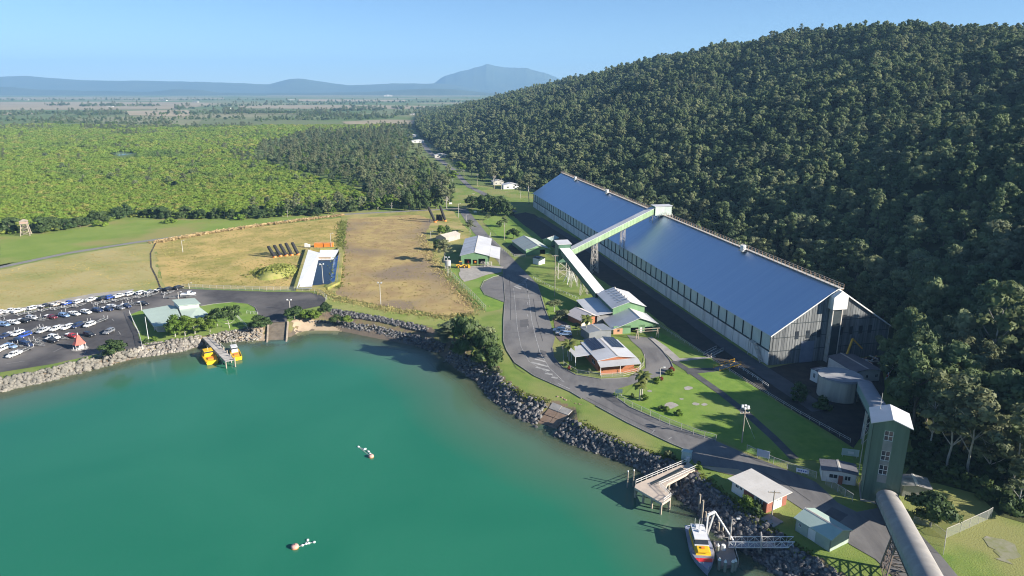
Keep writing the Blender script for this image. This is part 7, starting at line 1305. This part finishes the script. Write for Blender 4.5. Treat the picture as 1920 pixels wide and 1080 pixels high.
mt_ = tufts('mound_grass_tufts', 'long grass covering the mound beside the settling pond', [(495, 512), (520, 505), (545, 512)], 900, .4, .8, leafmat('mound_tufts', (.28, .31, .07), (.38, .36, .13), tr=.3), 5.0)
for v_ in mt_.data.vertices:                           # lift the tufts onto the mound
    q_ = mt_.location + v_.co; e_ = ((q_.x - md.location.x) / MR) ** 2 + ((q_.y - md.location.y) / (MR * 1.5)) ** 2; v_.co.z += max(0, 3.0 * (1 - e_ ** 1.3)) if e_ < 1 else 0

# clumps of grass over the dry fields
def field_tufts(name, label, poly, n, s0, s1, mat):
    pts = np.array([P(x, y)[:2] for x, y in poly]); lo, hi = pts.min(0), pts.max(0); r = np.random.RandomState(n); Q_ = r.uniform(lo, hi, (n * 3, 2)); Q_ = Q_[inside(Q_, pts)][:n]; c0 = np.array([*pts.mean(0), ZG]); m_ = len(Q_) * 3
    Q3 = np.repeat(Q_, 3, 0) + r.normal(0, .25, (m_, 2)); a_ = r.uniform(0, 6.28, m_); s = r.uniform(s0, s1, m_); base = np.array([[-.7, 0, 0], [.7, 0, 0], [.8, .5, .8], [-.6, .55, .7]]); ca, sa = np.cos(a_)[:, None], np.sin(a_)[:, None]
    X = (base[:, 0] * ca - base[:, 1] * sa) * s[:, None]; Y = (base[:, 0] * sa + base[:, 1] * ca) * s[:, None]; Z_ = base[:, 2] * s[:, None]
    V = np.stack([X + Q3[:, :1], Y + Q3[:, 1:], Z_ + ZG], 2).reshape(-1, 3) - c0; o = link(name, np_mesh(name, V, np.arange(m_ * 4).reshape(-1, 4), mat)); o.location = c0; return tag(o, label, 'grass', kind='stuff')
field_tufts('field_grass', 'long dry grass over the field around the stored markers', [(300, 458), (480, 428), (630, 412), (632, 470), (555, 540), (345, 537), (320, 540)], 3600, .15, .38, leafmat('field_tuft', (.46, .37, .14), (.36, .33, .11), tr=.3, sc=.05))
field_tufts('field_grass', 'sparse weeds over the bare brown field', [(650, 414), (780, 406), (806, 440), (815, 490), (885, 580), (840, 588), (640, 555)], 1800, .12, .35, leafmat('weed_tuft', (.34, .28, .10), (.22, .24, .07), tr=.3, sc=.05))
field_tufts('field_grass', 'short stubble over the mown dry field', [(0, 510), (250, 461), (290, 457), (312, 540), (250, 542), (0, 585)], 3000, .1, .25, leafmat('stubble_tuft', (.48, .35, .14), (.36, .31, .10), tr=.3, sc=.05))
strip('ditch', [(292, 455), (282, 475), (283, 500), (293, 520), (300, 538)], .8, M_DARKSOIL, .07)
# undergrowth below the gum trees at the right
for n, (x, y, s) in enumerate(((1705, 880, 1.6), (1722, 868, 2.0), (1745, 885, 1.7), (1768, 898, 1.8), (1795, 905, 2.2), (1825, 915, 1.9), (1850, 930, 2.4), (1880, 945, 2.0), (1905, 968, 2.2), (1720, 830, 2.4), (1755, 850, 2.6), (1790, 870, 2.8), (1830, 885, 2.8), (1870, 905, 3.0), (1910, 930, 3.0), (1700, 790, 2.6), (1690, 745, 2.4), (1670, 700, 2.2))): tree('darkshrub', P(x, y), s * 1.3, 'dark shrub in the undergrowth below the gum trees, %s of eighteen' % ORD[n], 'shrub', 'undergrowth_shrub', 'undergrowth below the gum trees')
# cracks and patches in the old road
for px in ([(948, 556), (975, 560), (1016, 564)], [(946, 625), (990, 622), (1034, 628)], [(952, 660), (968, 690), (985, 700)], [(955, 520), (958, 560), (957, 600)], [(1000, 560), (1006, 600), (1018, 640)], [(1100, 745), (1160, 775), (1230, 810)], [(1420, 880), (1470, 905), (1520, 940)]): strip('road_crack', px, .16, mk('bitumen_seal', (.05, .048, .048), (.07, .068, .066), 1, .8), .105)
for px in ([(975, 600), (990, 598), (992, 612), (976, 614)], [(1010, 655), (1026, 660), (1020, 670), (1006, 666)], [(1120, 735), (1150, 740), (1165, 755), (1140, 752)], [(1560, 950), (1590, 965), (1575, 978), (1545, 962)]): sheet('road_patch', px, mk('patched_asphalt', (.10, .098, .10), (.125, .12, .12), .5, .9), .095, .15, 1.0)
# trees between the far road and the hill
for n, (x, y, t_, w_, k_) in enumerate(((885, 330, 306, 12, 'forest'), (905, 338, 312, 12, 'edge'), (920, 332, 305, 13, 'forest'), (940, 335, 305, 12, 'gum'), (958, 342, 310, 12, 'forest'), (975, 352, 318, 12, 'edge'), (865, 310, 292, 14, 'gum'), (848, 302, 285, 14, 'forest'), (832, 293, 277, 14, 'edge'), (818, 283, 268, 14, 'gum'), (905, 318, 298, 13, 'gum'), (930, 318, 295, 14, 'forest'), (960, 330, 300, 13, 'gum'))): T(k_, x, y, t_, 'tree between the far road and the hill, %s of thirteen' % ORD[n], w_, name='far_roadside_tree', group='trees between the far road and the hill')
# ================= haze =================
hm = bpy.data.materials.new('haze'); hm.use_nodes = True; N = hm.node_tree.nodes; L = hm.node_tree.links
N.remove(N['Principled BSDF']); pv = N.new('ShaderNodeVolumePrincipled'); pv.inputs['Color'].default_value = (.34, .63, 1.0, 1); pv.inputs['Density'].default_value = 8.5e-5; pv.inputs['Anisotropy'].default_value = 0
L.new(pv.outputs[0], N['Material Output'].inputs['Volume'])
hz_ = MB().box(-18000, 18000, -4500, 18500, -8, 760).build('haze', hm); tag(hz_, kind='stuff')
